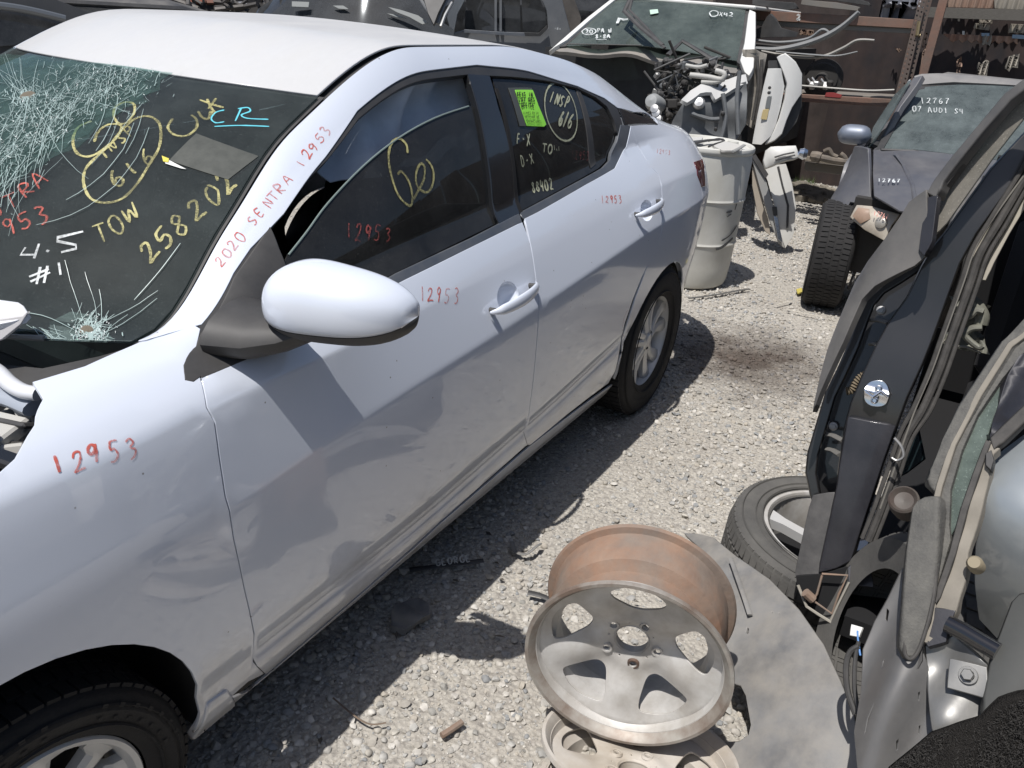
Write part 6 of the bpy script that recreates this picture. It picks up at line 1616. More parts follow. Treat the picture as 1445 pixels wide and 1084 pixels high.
# wipers and broken arm standing on the scuttle
for l, r in (([(890, -2), (881, 16), (905, 40), (935, 64)], .020), ([(893, -6), (888, 14), (915, 42), (938, 68)], .014), ([(942, 78), (963, 58), (990, 74), (1012, 88)], .026), ([(1000, 80), (1012, 84), (1024, 78)], .018), ([(800, 62), (850, 63), (905, 64)], .010)):
    b = MB(); b.tube([atp(*q, (6.10, 0, 1.32), (-.6, 0, .8)) for q in l], r, 6, flat=.5); b.build('wiper_arm', BLKPL, wk)
# body-coloured hinge pillar and open door
plate('hinge_pillar', [(1052, 70), (1066, 70), (1078, 76), (1074, 100), (1072, 140), (1066, 172), (1062, 182), (1054, 176), (1055, 130)], (6.25, -.3, 1.0), (-.9, -.3, .1), mat('tan_inner_body', (.26, .245, .215), rough=.6, var=.4, vscale=9, dust=.3), wk, thick=.03, step=.06, bulge=lambda u, v: .02 * math.sin(6 * u))
for l in ([(1068, 80), (1070, 120), (1062, 170)], [(1075, 84), (1073, 130), (1066, 176)]):
    b = MB(); b.tube([atp(*q, (6.2, -.3, 1.0), (-.9, -.3, .1)) for q in spline(l, 4)], .013, 8); b.build('door_seal', SEAL, wk)
dk = ((6.15, -.35, 1.0), (-.9, -.35, .1))
dn = plate('open_door', [(1084, 97), (1102, 97), (1107, 122), (1102, 150), (1095, 176), (1088, 192), (1074, 204), (1062, 203), (1070, 160), (1078, 122)], *dk, WWH, wk, thick=.02, step=.05, bulge=lambda u, v: .01 * math.cos(3 * u))
plate('door_top_recess', [(1085, 86), (1100, 86), (1103, 98), (1084, 98)], (6.20, -.35, 1.0), dk[1], BLKPL, dn, thick=.02)
plate('door_outer_skin', [(1097, 81), (1107, 77), (1121, 89), (1131, 105), (1131, 132), (1126, 138), (1116, 152), (1108, 170), (1102, 188), (1092, 197), (1080, 203), (1092, 186), (1100, 168), (1108, 140), (1111, 118), (1104, 98)], (6.18, -.35, 1.0), dk[1], WWH, dn, thick=.03, step=.05, bev=.01, bulge=lambda u, v: .03 * (1 - u * u))
plate('door_inner_black', [(1131, 126), (1131, 150), (1124, 172), (1110, 190), (1092, 204), (1096, 196), (1108, 172), (1117, 152), (1127, 136)], (6.24, -.35, 1.0), dk[1], BLKPL, dn, thick=.03, step=.06)
plate('tyre_sticker', [(1083, 137), (1089, 136), (1086, 153), (1080, 153)], (6.135, -.35, 1.0), dk[1], mat('grey_sticker', (.16, .17, .17), rough=.5), dn, thick=.002)
plate('yellow_sticker', [(1077, 155), (1085, 154), (1082, 169), (1074, 168)], (6.135, -.35, 1.0), dk[1], mat('yellow_sticker', (.50, .40, .20), rough=.5), dn, thick=.002)
for c_ in ((1086, 124), (1085, 131)):
    b = MB(); b.lathe([(0, .004), (.010, .003), (.012, 0)], 10, frame(atp(*c_, (6.13, -.35, 1.0), dk[1]), (-1, -.3, 0))); b.build('door_plug', BLKPL, dn)
# props that carry the shell
for x, y in ((6.0, .1), (6.0, 1.4), (8.6, .1), (8.6, 1.4)):
    b = MB(); b.lathe([(.14, 0), (.18, .01), (.19, .2), (.16, .45), (.10, .46)], 20, Matrix.Translation((x, y, 0))); b.build('support_stand', RUSTD, wk)
b = MB(); b.box((6.35, .05, .62), (.9, .16, .14)); b.box((6.35, 1.45, .62), (.9, .16, .14)); b.build('chassis_rail', UNDER, wk)
WSW = Pl((6.27, 0, 1.33), WK[1])
b = MB(); stroke(b, WSW, WSW.n, [(821, 44), (828, 40), (838, 41), (841, 45), (834, 49), (824, 48), (821, 44)], .010, True)
write(b, WSW, WSW.n, '20', (826, 47), (838, 47), 5, .008); write(b, WSW, WSW.n, 'PA W', (843, 46), (864, 46), 6, .009); write(b, WSW, WSW.n, '8-8A', (840, 54), (862, 54), 5, .009); stroke(b, WSW, WSW.n, [(841, 56), (856, 56)], .008)
stroke(b, WSW, WSW.n, [(1001, 18), (1006, 15), (1013, 17), (1012, 22), (1004, 23), (1001, 18)], .009, True); write(b, WSW, WSW.n, 'X42', (1014, 23), (1036, 24), 6, .009)
stroke(b, WSW, WSW.n, [(871, 33), (874, 26), (880, 28), (886, 27)], .03)
b.build('window_writing', WHTM, wk, smooth=False)
plate('inspection_sticker', [(917, 14), (928, 13), (929, 18), (918, 20)], (6.26, 0, 1.33), WK[1], mat('green_white_sticker', (.45, .6, .5), rough=.5), wk, thick=.003)
plate('rear_view_mirror', [(930, 12), (944, 11), (962, 16), (956, 26), (945, 29), (929, 26)], (6.42, 0, 1.33), WK[1], BLKPL, wk, thick=.05, step=.05)

# ================================================================== storage racks with car parts
RACKR = mat('rack_rust_paint', (.19, .085, .055), rough=.75, col2=(.12, .075, .058), vscale=7, dust=.35, dcol=(.25, .20, .165), dscale=4, bump=.1)
RACKG = mat('rack_grey_steel', (.12, .12, .115), rough=.7, col2=(.08, .07, .06), vscale=6, dust=.3)
UPRM = mat('rack_upright_brown', (.10, .065, .055), rough=.75, col2=(.07, .06, .055), vscale=12, dust=.3, dcol=(.2, .16, .13))
BCOV = mat('grey_bumper_plastic', (.11, .12, .13), rough=.45, coat=.3, dust=.6, dcol=(.27, .27, .26), dscale=4)
rk = thing('storage_rack', 'rusty steel pallet rack with perforated upright holding car parts', 'rack', (7.6, -.3, 0))
RA = np.array(at(1071, 21, 0, 7.35)); RB = np.array(at(1292, 34, 0, 7.35))
rd = (RB - RA); rd[2] = 0; rd /= np.linalg.norm(rd); rn = np.array([rd[1], -rd[0], 0]); rn = rn if rn[0] < 0 else -rn
RPL = (RA, rn)
def rplate(name, px, d, m, parent, thick=.03, **k):
    return plate(name, px, RPL[0] - RPL[1] * d, RPL[1], m, parent, thick=thick, **k)
L0 = -40
def beam(name, l, r, t, b_, d, m, th=.05):
    """l,r: x range; t,b_: (yl,yr) of the top and bottom edges"""
    return rplate(name, [(l, t[0]), (r, t[1]), (r, b_[1]), (l, b_[0])], d, m, rk, thick=th, step=.3, bev=.004)
beam('beam', 1000, 1292, (11, 28.5), (24, 40), 0, RACKR)
beam('beam_flange', 1000, 1285, (25.5, 41), (32, 47), .02, RACKG, .03)
beam('beam', 1000, 1262, (127, 141), (135.5, 150.5), 0, RACKR)
beam('low_rail', 1136, 1222, (221, 232), (226.5, 237.5), -.35, mat('tan_rail', (.27, .235, .19), rough=.8, var=.3), .05)
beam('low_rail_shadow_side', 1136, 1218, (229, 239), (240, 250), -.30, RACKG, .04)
# perforated upright, front and side faces
def lerp(a, b_, t): return (a[0] + (b_[0] - a[0]) * t, a[1] + (b_[1] - a[1]) * t)
ft = [((1299, -8), (1262, 140)), ((1309, -8), (1274, 140))]; sd = [((1309, -8), (1274, 140)), ((1317, -8), (1281, 140))]
def perf(a, b_, d, cols, rows, hw, name):
    out = [a[0], b_[0], b_[1], a[1]]; hs = []
    for r_ in range(rows):
        for c in range(cols):
            t = (r_ + .5 + (.25 if c % 2 else 0)) / rows; s = (c + .5) / cols
            L_ = lerp(a[0], a[1], t); R_ = lerp(b_[0], b_[1], t); q = lerp(L_, R_, s)
            w_ = hw; h_ = 148 / rows * .26
            hs.append([(q[0] - w_, q[1] - h_), (q[0] + w_, q[1] - h_ + .4), (q[0] + w_ - .6, q[1] + h_), (q[0] - w_ - .6, q[1] + h_ - .4)])
    rplate(name, out, d, UPRM, rk, thick=.006, step=.05, holes=hs)
perf(ft[0], ft[1], -.06, 2, 22, 1.3, 'upright_face')
perf(sd[0], sd[1], .0, 1, 22, 1.6, 'upright_side')
rplate('upright_post', [(1286, 46), (1292, 46), (1276, 118), (1268, 140), (1262, 140), (1272, 100)], .05, RACKR, rk, thick=.04)
rplate('upright_core', [(1301, -8), (1316, -8), (1280, 140), (1264, 140)], .10, BLKPL, rk, thick=.03)
b = MB(); b.tube([atp(1289, 50, *RPL), atp(1299, 50, *RPL)], .012, 6); b.tube([atp(1297, 30, RPL[0] + rn * .07, rn), atp(1294, 50, RPL[0] + rn * .07, rn)], .012, 4); b.build('rack_pin', mat('brassy_pin', (.35, .28, .16), rough=.5, metal=.5), rk)
# posts down to the ground (hidden behind the grey car from here)
PU = atp(1270, 133, *RPL)
b = MB(); b.box((PU[0], PU[1], PU[2] / 2 - .03), (.08, .09, PU[2] - .04)); PL_ = atp(1071, 60, *RPL); b.build('rack_post', UPRM, rk)
b = MB(); b.box((PL_[0] - .0, PL_[1] + .5, .9), (.08, .09, 1.8)); b.build('rack_post', UPRM, rk)
rplate('shelf_deck', [(1000, 128), (1262, 142), (1262, 138), (1000, 124)], .4, RACKG, rk, thick=.5)
P_ = [atp(x, y, RPL[0] + rn * .05, rn) for x, y in ((1131, 121), (1180, 125), (1225, 128), (1262, 127))]; b = MB(); b.tube([Vector(p) for p in spline(P_, 4)], .009, 6); tag(b.build('trim_strip', mat('pale_strip', (.35, .34, .31), rough=.5)), 'long pale trim strip lying along the middle rack beam', 'trim')
b = MB(); write(b, Pl(RPL[0] + rn * .012, rn), rn, '2', (1124, 28), (1131, 28), 7, .014, jit=0); b.build('painted_number', WHTM, rk, smooth=False)
rplate('red_mark', [(1166, 131), (1176, 131), (1188, 134), (1186, 138), (1172, 137), (1164, 136)], -.004, mat('red_paint_mark', (.28, .04, .04), rough=.7), rk, thick=.002)

# bumper covers and strips on the rack
def arc(name, label, px, rr, d, m, flat=.45):
    b = MB(); P_ = [Vector(atp(*q, RPL[0] + rn * d, rn)) for q in spline(px, 5)]
    k = len(P_); b.tube(P_, [rr * (.55 + .45 * math.sin(math.pi * (i + 2) / (k + 3))) for i in range(k)], 10, flat=flat)
    return tag(b.build(name, m), label, 'bumper', 'bumper parts on the rack')
arc('bumper_cover', 'grey bumper cover with its end sweeping up to the right on the rack', [(1062, 68), (1095, 70), (1130, 64), (1162, 53), (1188, 38), (1212, 17)], .055, .35, BCOV)
arc('bumper_strip', 'thin torn bumper strip under the upswept cover on the rack', [(1075, 72), (1120, 80), (1160, 80), (1190, 68), (1210, 57), (1234, 57)], .030, .38, mat('pale_bumper_plastic', (.20, .205, .20), rough=.5, dust=.4))
arc('bumper_spoiler', 'lower bumper spoiler with ragged end hanging from the rack', [(1095, 73), (1140, 77), (1180, 79), (1210, 73)], .018, .42, BCOV)
arc('bumper_beam', 'narrow grey bumper edge lying above the wide cover on the rack', [(1062, 56), (1100, 60), (1140, 55), (1160, 42), (1170, 46)], .030, .28, BCOV)
tag(rplate('arch_liner', [(1062, 44), (1076, 38), (1084, 24), (1089, 20), (1097, 28), (1104, 40), (1126, 46), (1124, 52), (1095, 52), (1062, 54)], -.22, BLKPL, None, thick=.04, step=.06, bulge=lambda u, v: .05 * (1 - u * u)), 'black peaked wheel arch liner on the rack beside the white shell', 'arch liner', 'bumper parts on the rack')
tag(rplate('corrugated_offcut', [(1128, 42), (1149, 43), (1148, 50), (1128, 49)], .35, RUST, None, thick=.01, step=.02, bulge=lambda u, v: .012 * math.sin(12 * u)), 'small rusty corrugated sheet piece behind the arch liner', 'metal sheet')
hb = MB()
mtx = frame(atp(1160, 112, RPL[0] - rn * .3, rn), rn, (0, 0, 1)); hb.lathe([(.03, .06), (.05, .05), (.06, .02), (.13, .015), (.14, .0), (.17, -.01), (.17, -.06)], 28, mtx)
tag(hb.build('wheel_hub', UNDER), 'dark wheel hub on the middle shelf of the rack', 'wheel hub')
rs = random.Random(9)
kx = [(1152, 119), (1158, 122), (1165, 121), (1171, 118), (1146, 121)]
for i, q in enumerate(kx):
    b = MB(); c_ = atp(*q, RPL[0] - rn * .1, rn); b.box(c_, (.06, .05, .05), Matrix.Rotation(i, 3, 'Y'), bev=.01); b.tube([c_, c_ + np.array([0, .05, .05])], .01, 6)
    tag(b.build('small_part', (METAL, UNDER)[i % 2]), ('bright fitting', 'dark fitting', 'bright fitting', 'dark fitting', 'bright fitting')[i] + (' just left of the wheel hub centre', ' under the middle of the wheel hub', ' just right of the wheel hub centre', ' at the right rim of the wheel hub', ' at the left rim of the wheel hub')[i] + ' on the rack shelf', 'car part', 'small fittings on the middle shelf')
# bits of litter on the gravel
tag(plate('yellow_scrap', [(1124, 408), (1131, 406), (1133, 411), (1126, 413)], at(1128, 409, 2, .03), (0, .1, 1), mat('faded_yellow', (.5, .42, .1)), None, thick=.01), 'small yellow scrap on the gravel beside the grey saloon wheel', 'scrap')
for l, lb in (([(1110, 437), (1130, 441), (1160, 447)], 'pale thin stick on the gravel in front of the grey saloon wheel'), ([(1096, 430), (1106, 427), (1118, 425)], 'short pale stick on the gravel near the oil stain'), ([(1012, 346), (1022, 344), (1036, 345)], 'thin white stick on the gravel right of the drum')):
    strip('stick', lb, 'stick', l, .025, .005, mat('pale_stick', (.45, .42, .36), rough=.8))
lit_ = MB(); rs = random.Random(12)
for i in range(120):
    x = rs.uniform(.3, 7.5); y = rs.uniform(-1.9, -.75) if x < 4 else rs.uniform(-1.6, .2); a = rs.uniform(0, 3); z = rs.uniform(.012, .022)
    l_ = rs.uniform(.005, .02); w_ = rs.uniform(.002, .006); R_ = Matrix.Rotation(a, 3, 'Z') @ Matrix.Rotation(rs.uniform(-.4, .4), 3, 'X')
    lit_.add([Vector((x, y, z)) + R_ @ Vector(p) for p in ((-l_, -w_, 0), (0, -w_ * 1.3, .003), (l_, 0, 0), (0, w_, .002))], [(0, 1, 2, 3)])
tag(lit_.build('litter', mat('brown_litter', (.17, .14, .10), rough=.9, col2=(.04, .04, .04), vscale=.8), None, smooth=False), kind='stuff')
# things on the top shelf
for i, (px, lab) in enumerate((([(1062, 0), (1120, 4), (1125, 12), (1112, 14), (1062, 6)], 'dark panel at the left of the top shelf'), ([(1132, 0), (1180, 4), (1212, 10), (1210, 15), (1160, 10), (1130, 6)], 'grey framed panel in the middle of the top shelf'), ([(1140, -6), (1200, -4), (1224, 3), (1228, 8), (1180, 1), (1140, -1)], 'flat dark lid on the top shelf'))):
    tag(rplate('shelf_panel', px, -.15 + .1 * i, (BLKPL, RACKG, BLKPL)[i], None, thick=.06), lab, 'panel')
tag(rplate('bumper_grille', [(1245, 0), (1300, 4), (1302, 14), (1246, 10)], .1, mat('blue_grey_plastic', (.07, .085, .12), rough=.35, coat=.5, dust=.2), None, thick=.2, step=.08, bulge=lambda u, v: .05 * (1 - v * v)), 'blue grey bumper part on the top shelf by the upright', 'bumper', 'bumper parts on the rack')
# axle parts on the lowest rail
def ax(name, label, px, r, m=UNDER):
    b = MB(); b.tube([Vector(atp(q[0], q[1], RPL[0] + rn * .45, rn)) for q in spline(px, 3)], r, 10); tag(b.build(name, m), label, 'axle part')
OILY = mat('oily_tan_metal', (.17, .14, .11), rough=.6, col2=(.08, .07, .06), vscale=14)
ax('drive_shaft', 'tan drive shaft lying along the lowest rack rail', [(1144, 220), (1156, 222), (1175, 226), (1198, 229)], .030, OILY)
ax('shaft_boot', 'short ribbed shaft end poking out beside the white door mirror', [(1146, 221), (1151, 221), (1158, 223)], .045, OILY)
ax('control_arm', 'bent control arm standing on the lowest rack rail', [(1163, 214), (1170, 211), (1174, 218), (1182, 222)], .018, OILY)
ax('small_joint', 'small joint at the right end of the lowest rack rail', [(1186, 217), (1191, 221), (1194, 226)], .020, OILY)
# rubble under the rack
rub = MB(); rs = random.Random(3)
for i in range(46):
    px = rs.uniform(1122, 1182); py = 266 + (px - 1122) * .15 + rs.uniform(-7, 14); c_ = at(px, py, 2, .03)
    rub.box(c_, (rs.uniform(.04, .16), rs.uniform(.04, .2), rs.uniform(.02, .07)), Matrix.Rotation(rs.uniform(0, 3), 3, 'Z') @ Matrix.Rotation(rs.uniform(-.4, .4), 3, 'X'), bev=.008)
tag(rub.build('rubble', mat('dusty_rubble', (.24, .215, .175), rough=.9, var=.5, vscale=5)), kind='stuff')
gr_ = MB()
for i in range(260):
    px = rs.uniform(1116, 1150); py = rs.uniform(255, 276); c_ = Vector(at(px, py, 2, .0)); h_ = rs.uniform(.03, .10); w_ = .004
    d_ = Vector((rs.uniform(-.04, .04), rs.uniform(-.04, .04), h_)); s_ = Vector((rs.uniform(-1, 1), rs.uniform(-1, 1), 0)).normalized() * w_
    gr_.add([c_ - s_, c_ + s_, c_ + d_], [(0, 1, 2)])
tag(gr_.build('weeds', mat('weed_green', (.07, .10, .035), rough=.8)), kind='stuff')

# ================================================================== fence behind the racks
FDARK = mat('dark_sheet_fence', (.045, .03, .026), rough=.9, col2=(.018, .016, .018), vscale=3, bump=.2, bscale=8)
CORR = mat('rusty_corrugated', (.24, .11, .07), rough=.8, col2=(.30, .22, .17), vscale=2.2, dust=.3, dcol=(.30, .26, .21), dscale=3)
CORP = mat('pale_corrugated', (.32, .29, .24), rough=.8, col2=(.22, .20, .17), vscale=4)
fn_ = thing('sheet_fence', 'dark rusty corrugated sheet fence behind the racks', 'fence', (9.3, -2, 0))
F0 = RA - rn * 1.9
def fpl(name, px, d, m, corr=0, thick=.01, step=.08, par=fn_):
    p0 = F0 + rn * d
    return plate(name, px, p0, rn, m, par, thick=thick, step=step if not corr else .02, bulge=(lambda u, v, c=corr: .018 * math.sin(u * c)) if corr else None)
# the sheets: 26 panels side by side, each a board of its own
u_ = rd; W_ = .62
c0 = F0 - u_ * 9.5
for k in range(36):
    p = c0 + u_ * (k * W_)
    b = MB(); V_ = []; nn = 14
    for i in range(nn + 1):
        s_ = i / nn; q = p + u_ * (s_ * (W_ + .012)) + rn * (.014 * math.cos(s_ * math.pi * 7) + .012 * (k % 3))
        V_ += [(q[0], q[1], -.05), (q[0], q[1], 1.05), (q[0], q[1], 3.2 + .1 * math.sin(k * 2.1))]
    b.add(V_, [(i * 3 + j, i * 3 + 3 + j, i * 3 + 4 + j, i * 3 + 1 + j) for i in range(nn) for j in range(2)])
    b.build('sheet', FDARK if k % 5 else mat('dark_sheet_fence_b', (.06, .045, .04), rough=.9, var=.5, vscale=4), fn_)
fpl('fence_rail', [(1300, 10), (1460, 15), (1520, 17), (1520, 33), (1460, 30), (1300, 24)], .25, mat('weathered_timber', (.13, .12, .105), rough=.9, var=.4, vscale=30, aniso=(1, 1, 12)), thick=.06)
fpl('corrugated_sheet', [(1336, -8), (1402, -6), (1404, 12), (1338, 10)], .12, CORR, 22)
fpl('corrugated_sheet', [(1402, -6), (1520, -2), (1520, 17), (1404, 12)], .13, CORP, 30)
scal = [(1332, 48)] + [(1436, 52)] + [(1436 - i * 6.5, (58 if i % 2 else 63) - i * .25) for i in range(16)]
fpl('corrugated_sheet', scal, .12, CORR, 26)
fpl('corrugated_sheet', [(1386, 49), (1398, 50), (1397, 65), (1391, 62), (1386, 64)], .14, CORP, 5)
for px, m_ in (([(1352, 84), (1357, 80), (1355, 106), (1349, 106)], CORR), ([(1381, 88), (1386, 91), (1392, 85), (1396, 88), (1392, 108), (1379, 107)], CORP), ([(1423, 82), (1428, 78), (1439, 76), (1436, 96), (1428, 95), (1424, 101), (1419, 97)], CORP),
                ([(1376, 33), (1397, 35), (1395, 43), (1375, 40)], CORP), ([(1383, 26), (1400, 27), (1400, 33), (1382, 32)], CORP), ([(1426, 34), (1446, 35), (1446, 47), (1424, 46)], CORP), ([(1304, 46), (1308, 46), (1306, 110), (1298, 110)], CORR), ([(1262, 67), (1266, 70), (1269, 68), (1272, 71), (1268, 74)], CORR)):
    fpl('sheet_scrap', px, .13, m_, 8)
for px in ([(1385, 47), (1396, 47), (1396, 51), (1385, 51)], [(1429, 49), (1446, 50), (1446, 55), (1428, 54)]): fpl('blue_tag', px, .15, mat('blue_tag', (.20, .28, .36), rough=.7))
for px in ([(1315, 41), (1318, 41), (1318, 46), (1315, 46)], [(1323, 41), (1326, 41), (1325, 47), (1322, 46)], [(1351, 24), (1355, 24), (1354, 30), (1352, 30)], [(1358, 44), (1361, 44), (1361, 49), (1358, 49)]): fpl('white_fixing', px, .16, WPLA)
b = MB(); q0 = atp(1318, 50, F0 + rn * .8, rn); b.box((q0[0], q0[1], 1.1), (.07, .07, 2.2)); b.build('fence_post', RACKR, fn_)

# ================================================================== cars and clutter beyond the sedan
def car_mass(root, c, ang, L_, Wd, zb, zr, m, cab=(.25, .9), wheels=True):
    """body and cabin of a car as rounded lofts with wheels; c on the ground, ang = heading"""
    R_ = Matrix.Rotation(ang, 3, 'Z'); c = Vector(c)
    def loft(name, st, mm):
        V_ = []; F_ = []; k = None
        for x, hw, z0, z1, tp in st:
            ring = [(-hw * .96, z0), (-hw, z0 + (z1 - z0) * .35), (-hw * .99, z0 + (z1 - z0) * .7), (-hw * tp, z1 - .03), (-hw * tp * .8, z1), (0, z1 + .02), (hw * tp * .8, z1), (hw * tp, z1 - .03), (hw * .99, z0 + (z1 - z0) * .7), (hw, z0 + (z1 - z0) * .35), (hw * .96, z0)]
            k = len(ring)
            for y, z in ring: V_.append(c + R_ @ Vector((x, y, z)))
        for i in range(len(st) - 1):
            for j in range(k): F_.append((i * k + j, i * k + (j + 1) % k, (i + 1) * k + (j + 1) % k, (i + 1) * k + j))
        F_ += [tuple(range(k))[::-1], tuple((len(st) - 1) * k + j for j in range(k))]
        b = MB(); b.add(V_, F_); return b.build(name, mm, root, auto=30)
    h = L_ / 2
    loft('body', [(-h, Wd * .40, .38, zb - .25, .9), (-h + .12, Wd * .46, .25, zb - .16, .92), (-h + .6, Wd * .5, .22, zb - .08, .94), (-h * .3, Wd * .5, .22, zb, .95), (h * .5, Wd * .5, .22, zb, .95), (h - .3, Wd * .48, .25, zb - .02, .93), (h, Wd * .43, .35, zb - .15, .9)], m)
    a, e = -h + L_ * cab[0], -h + L_ * cab[1]
    loft('cabin_glass', [(a, Wd * .44, zb - .06, zb + .0, .9), (a + .55, Wd * .44, zb - .06, zr - .06, .80), (a + .9, Wd * .44, zb - .06, zr - .03, .80), (e - .6, Wd * .44, zb - .06, zr - .03, .80), (e - .3, Wd * .44, zb - .06, zr - .10, .80), (e, Wd * .42, zb - .06, zb + .05, .85)], GSUV)
    loft('roof', [(a + .55, Wd * .34, zr - .07, zr - .04, .9), (a + .9, Wd * .35, zr - .06, zr, .9), (e - .6, Wd * .35, zr - .06, zr, .9), (e - .3, Wd * .34, zr - .12, zr - .06, .9)], m)
    if wheels:
        for x in (-h + .85, h - .85):
            for s_ in (-1, 1):
                b = MB(); b.lathe([(.06, -.10), (.29, -.11), (.33, -.08), (.33, .08), (.29, .11), (.20, .09), (.19, .06), (.06, .07), (0, .07)], 28, frame(c + R_ @ Vector((x, s_ * (Wd / 2 - .09), .33)), R_ @ Vector((0, s_, 0)))); b.build('wheel', RUB, root)
FP = (( 7.2, 2.3, 1.2), (-.88, -.47, 0))
suv = thing('grey_suv', 'grey SUV seen side on beyond the sedan roof, dark side windows', 'car', (7.5, 2.6, 0))
SUVM = mat('suv_grey_paint', (.11, .12, .135), rough=.4, metal=.4, coat=.6, dust=.45, dcol=(.22, .22, .215), dscale=4)
GSUV = glass('suv_glass', (.05, .055, .06), dust=.22, dcol=(.14, .145, .15), refl=.9)
plate('side_body', [(640, 95), (632, 40), (640, 48), (655, 44), (700, 47), (760, 48), (775, 40), (772, 14), (762, -8), (790, -8), (800, 30), (808, 60), (812, 110), (640, 110)], *FP, SUVM, suv, thick=.05, step=.15, bev=.01)
plate('front_pillar', [(631, 24), (646, -8), (660, -8), (645, 20), (640, 48), (636, 44)], (7.1, 2.3, 1.2), FP[1], mat('pale_pillar', (.20, .215, .23), rough=.35, metal=.5, coat=.5), suv, thick=.06, step=.1)
for px in ([(658, -8), (700, -8), (699, 44), (656, 41)], [(702, -8), (733, -8), (735, 46), (701, 44)], [(736, -8), (759, -8), (770, 18), (770, 36), (758, 46), (738, 46)]):
    plate('side_window', px, (7.22, 2.3, 1.2), FP[1], GSUV, suv, thick=.01, step=.15)
plate('window_sill', [(655, 42), (700, 45), (740, 47), (741, 51), (700, 49), (655, 46)], (7.12, 2.3, 1.2), FP[1], MOLD, suv, thick=.04)
plate('window_sill', [(740, 46), (760, 47), (772, 36), (773, 40), (762, 51), (741, 51)], (7.12, 2.3, 1.2), FP[1], TRIM, suv, thick=.04)
for x in (698, 705): plate('window_post', [(x, -8), (x + 3, -8), (x + 3, 44), (x, 44)], (7.16, 2.3, 1.2), FP[1], SUVM, suv, thick=.03)
plate('rear_quarter_glass', [(790, -8), (808, -8), (815, 12), (820, 26), (815, 50), (806, 50)], (7.3, 2.3, 1.2), FP[1], mat('brown_tinted', (.045, .04, .038), rough=.3, coat=.6, dust=.3), suv, thick=.02)
car_mass(suv, (8.22, 2.86, 0), math.atan2(-.88, .47), 4.7, 1.85, 1.12, 1.75, SUVM, cab=(.22, .97))
b = MB(); write(b, Pl((7.1, 2.3, 1.2), FP[1]), np.array([-.88, -.47, 0]), '-1-', (782, 42), (792, 43), 4, .012); b.build('small_badge', WHTM, suv, smooth=False)

WC = ((5.2, 2.6, 1.25), (-.75, -.35, .6))
dkc = thing('dark_hatchback', 'dark car with raised black hood and dusty windscreen beyond the sedan roof', 'car', (5.8, 3.0, 0))
plate('windscreen', [(395, 12), (420, -8), (615, -8), (600, 20), (640, 42), (640, 70), (380, 70), (380, 22)], *WC, glass('dark_dusty_glass', (.12, .13, .14), dust=.3, dcol=(.12, .13, .14), refl=1.0, dscale=3), dkc, thick=.01, step=.15, bulge=lambda u, v: .08 * (1 - u * u))
plate('black_hood', [(596, -10), (632, -10), (618, 18), (612, 34), (604, 18)], (5.0, 2.3, 1.4), WC[1], BLKPL, dkc, thick=.03)
for l in ([(590, -6), (604, 16), (614, 33)], [(632, -4), (622, 18), (617, 34)], [(638, 4), (628, 22), (622, 38)]):
    b = MB(); b.tube([atp(*q, (5.0, 2.3, 1.3), WC[1]) for q in l], .014, 8); b.build('front_pillar', SUVM, dkc)
plate('torn_lining', [(548, 10), (565, 14), (590, 22), (604, 32), (596, 34), (578, 24), (560, 17)], (5.1, 2.5, 1.3), WC[1], mat('pale_cloth', (.22, .23, .225), rough=.9), dkc, thick=.006)
for px in ([(470, 8), (484, 8), (492, 13), (478, 12)], [(546, 19), (560, 21), (573, 26), (560, 24)], [(412, 2), (436, 3), (435, 10), (412, 9)]):
    plate('glass_shard', px, (5.12, 2.55, 1.3), WC[1], mat('pale_cloth', (.22, .23, .225)), dkc, thick=.006)
car_mass(dkc, (6.75, 3.95, 0), .45, 3.3, 1.75, 1.08, 1.50, BLKD, cab=(.06, .95))

LC = ((2.9, 3.3, 1.2), (-.35, -.93, .25))
lfc = thing('black_hatchback', 'black car with dusty roof rail at the top left beyond the sedan', 'car', (3.2, 3.6, 0))
plate('side_body', [(-60, -20), (40, -14), (80, 0), (115, 14), (140, 22), (200, 60), (-60, 90)], *LC, mat('matt_black_body', (.022, .024, .028), rough=.5, dust=.35, dcol=(.09, .09, .09)), lfc, thick=.05, step=.15)
plate('side_window', [(-60, 8), (0, 12), (60, 22), (90, 30), (60, 60), (-60, 70)], (2.88, 3.25, 1.2), LC[1], GSUV, lfc, thick=.01, step=.15)
b = MB(); b.tube([atp(*q, (2.8, 3.15, 1.25), LC[1]) for q in spline([(-40, 4), (20, 11), (60, 19), (92, 27)], 4)], .022, 8); b.build('window_rail', mat('grey_rail', (.14, .15, .16), rough=.4, metal=.4), lfc)
car_mass(lfc, (3.1, 4.35, 0), -.36, 4.2, 1.75, .92, 1.36, BLKD, cab=(.24, .93))
# green tarpaulin, a small frame and odds and ends
TP = ((6.5, 5.5, 1.2), (-.5, -.8, .5))
tag(plate('green_tarp', [(70, -12), (110, -12), (128, 0), (142, 8), (160, 10), (176, 14), (182, 30), (150, 40), (90, 34), (72, 10)], *TP, mat('faded_green_tarp', (.12, .27, .21), rough=.8, var=.35, vscale=3, bump=.6, bscale=3), None, thick=.02, step=.08, bulge=lambda u, v: .12 * math.sin(5 * u + 2 * v) + .08 * math.sin(9 * v + 3 * u)), 'faded green tarpaulin heaped beyond the sedan roof', 'tarpaulin')
tag(plate('brown_rag', [(172, 12), (180, 14), (181, 24), (172, 22)], (6.3, 5.4, 1.2), TP[1], mat('pinkish_rag', (.20, .13, .11), rough=.9), None, thick=.02), 'small pinkish brown scrap at the end of the green tarpaulin', 'scrap')
wf = thing('metal_rack', 'small white metal rack standing beyond the sedan roof', 'rack', (6.3, 4.9, 0))
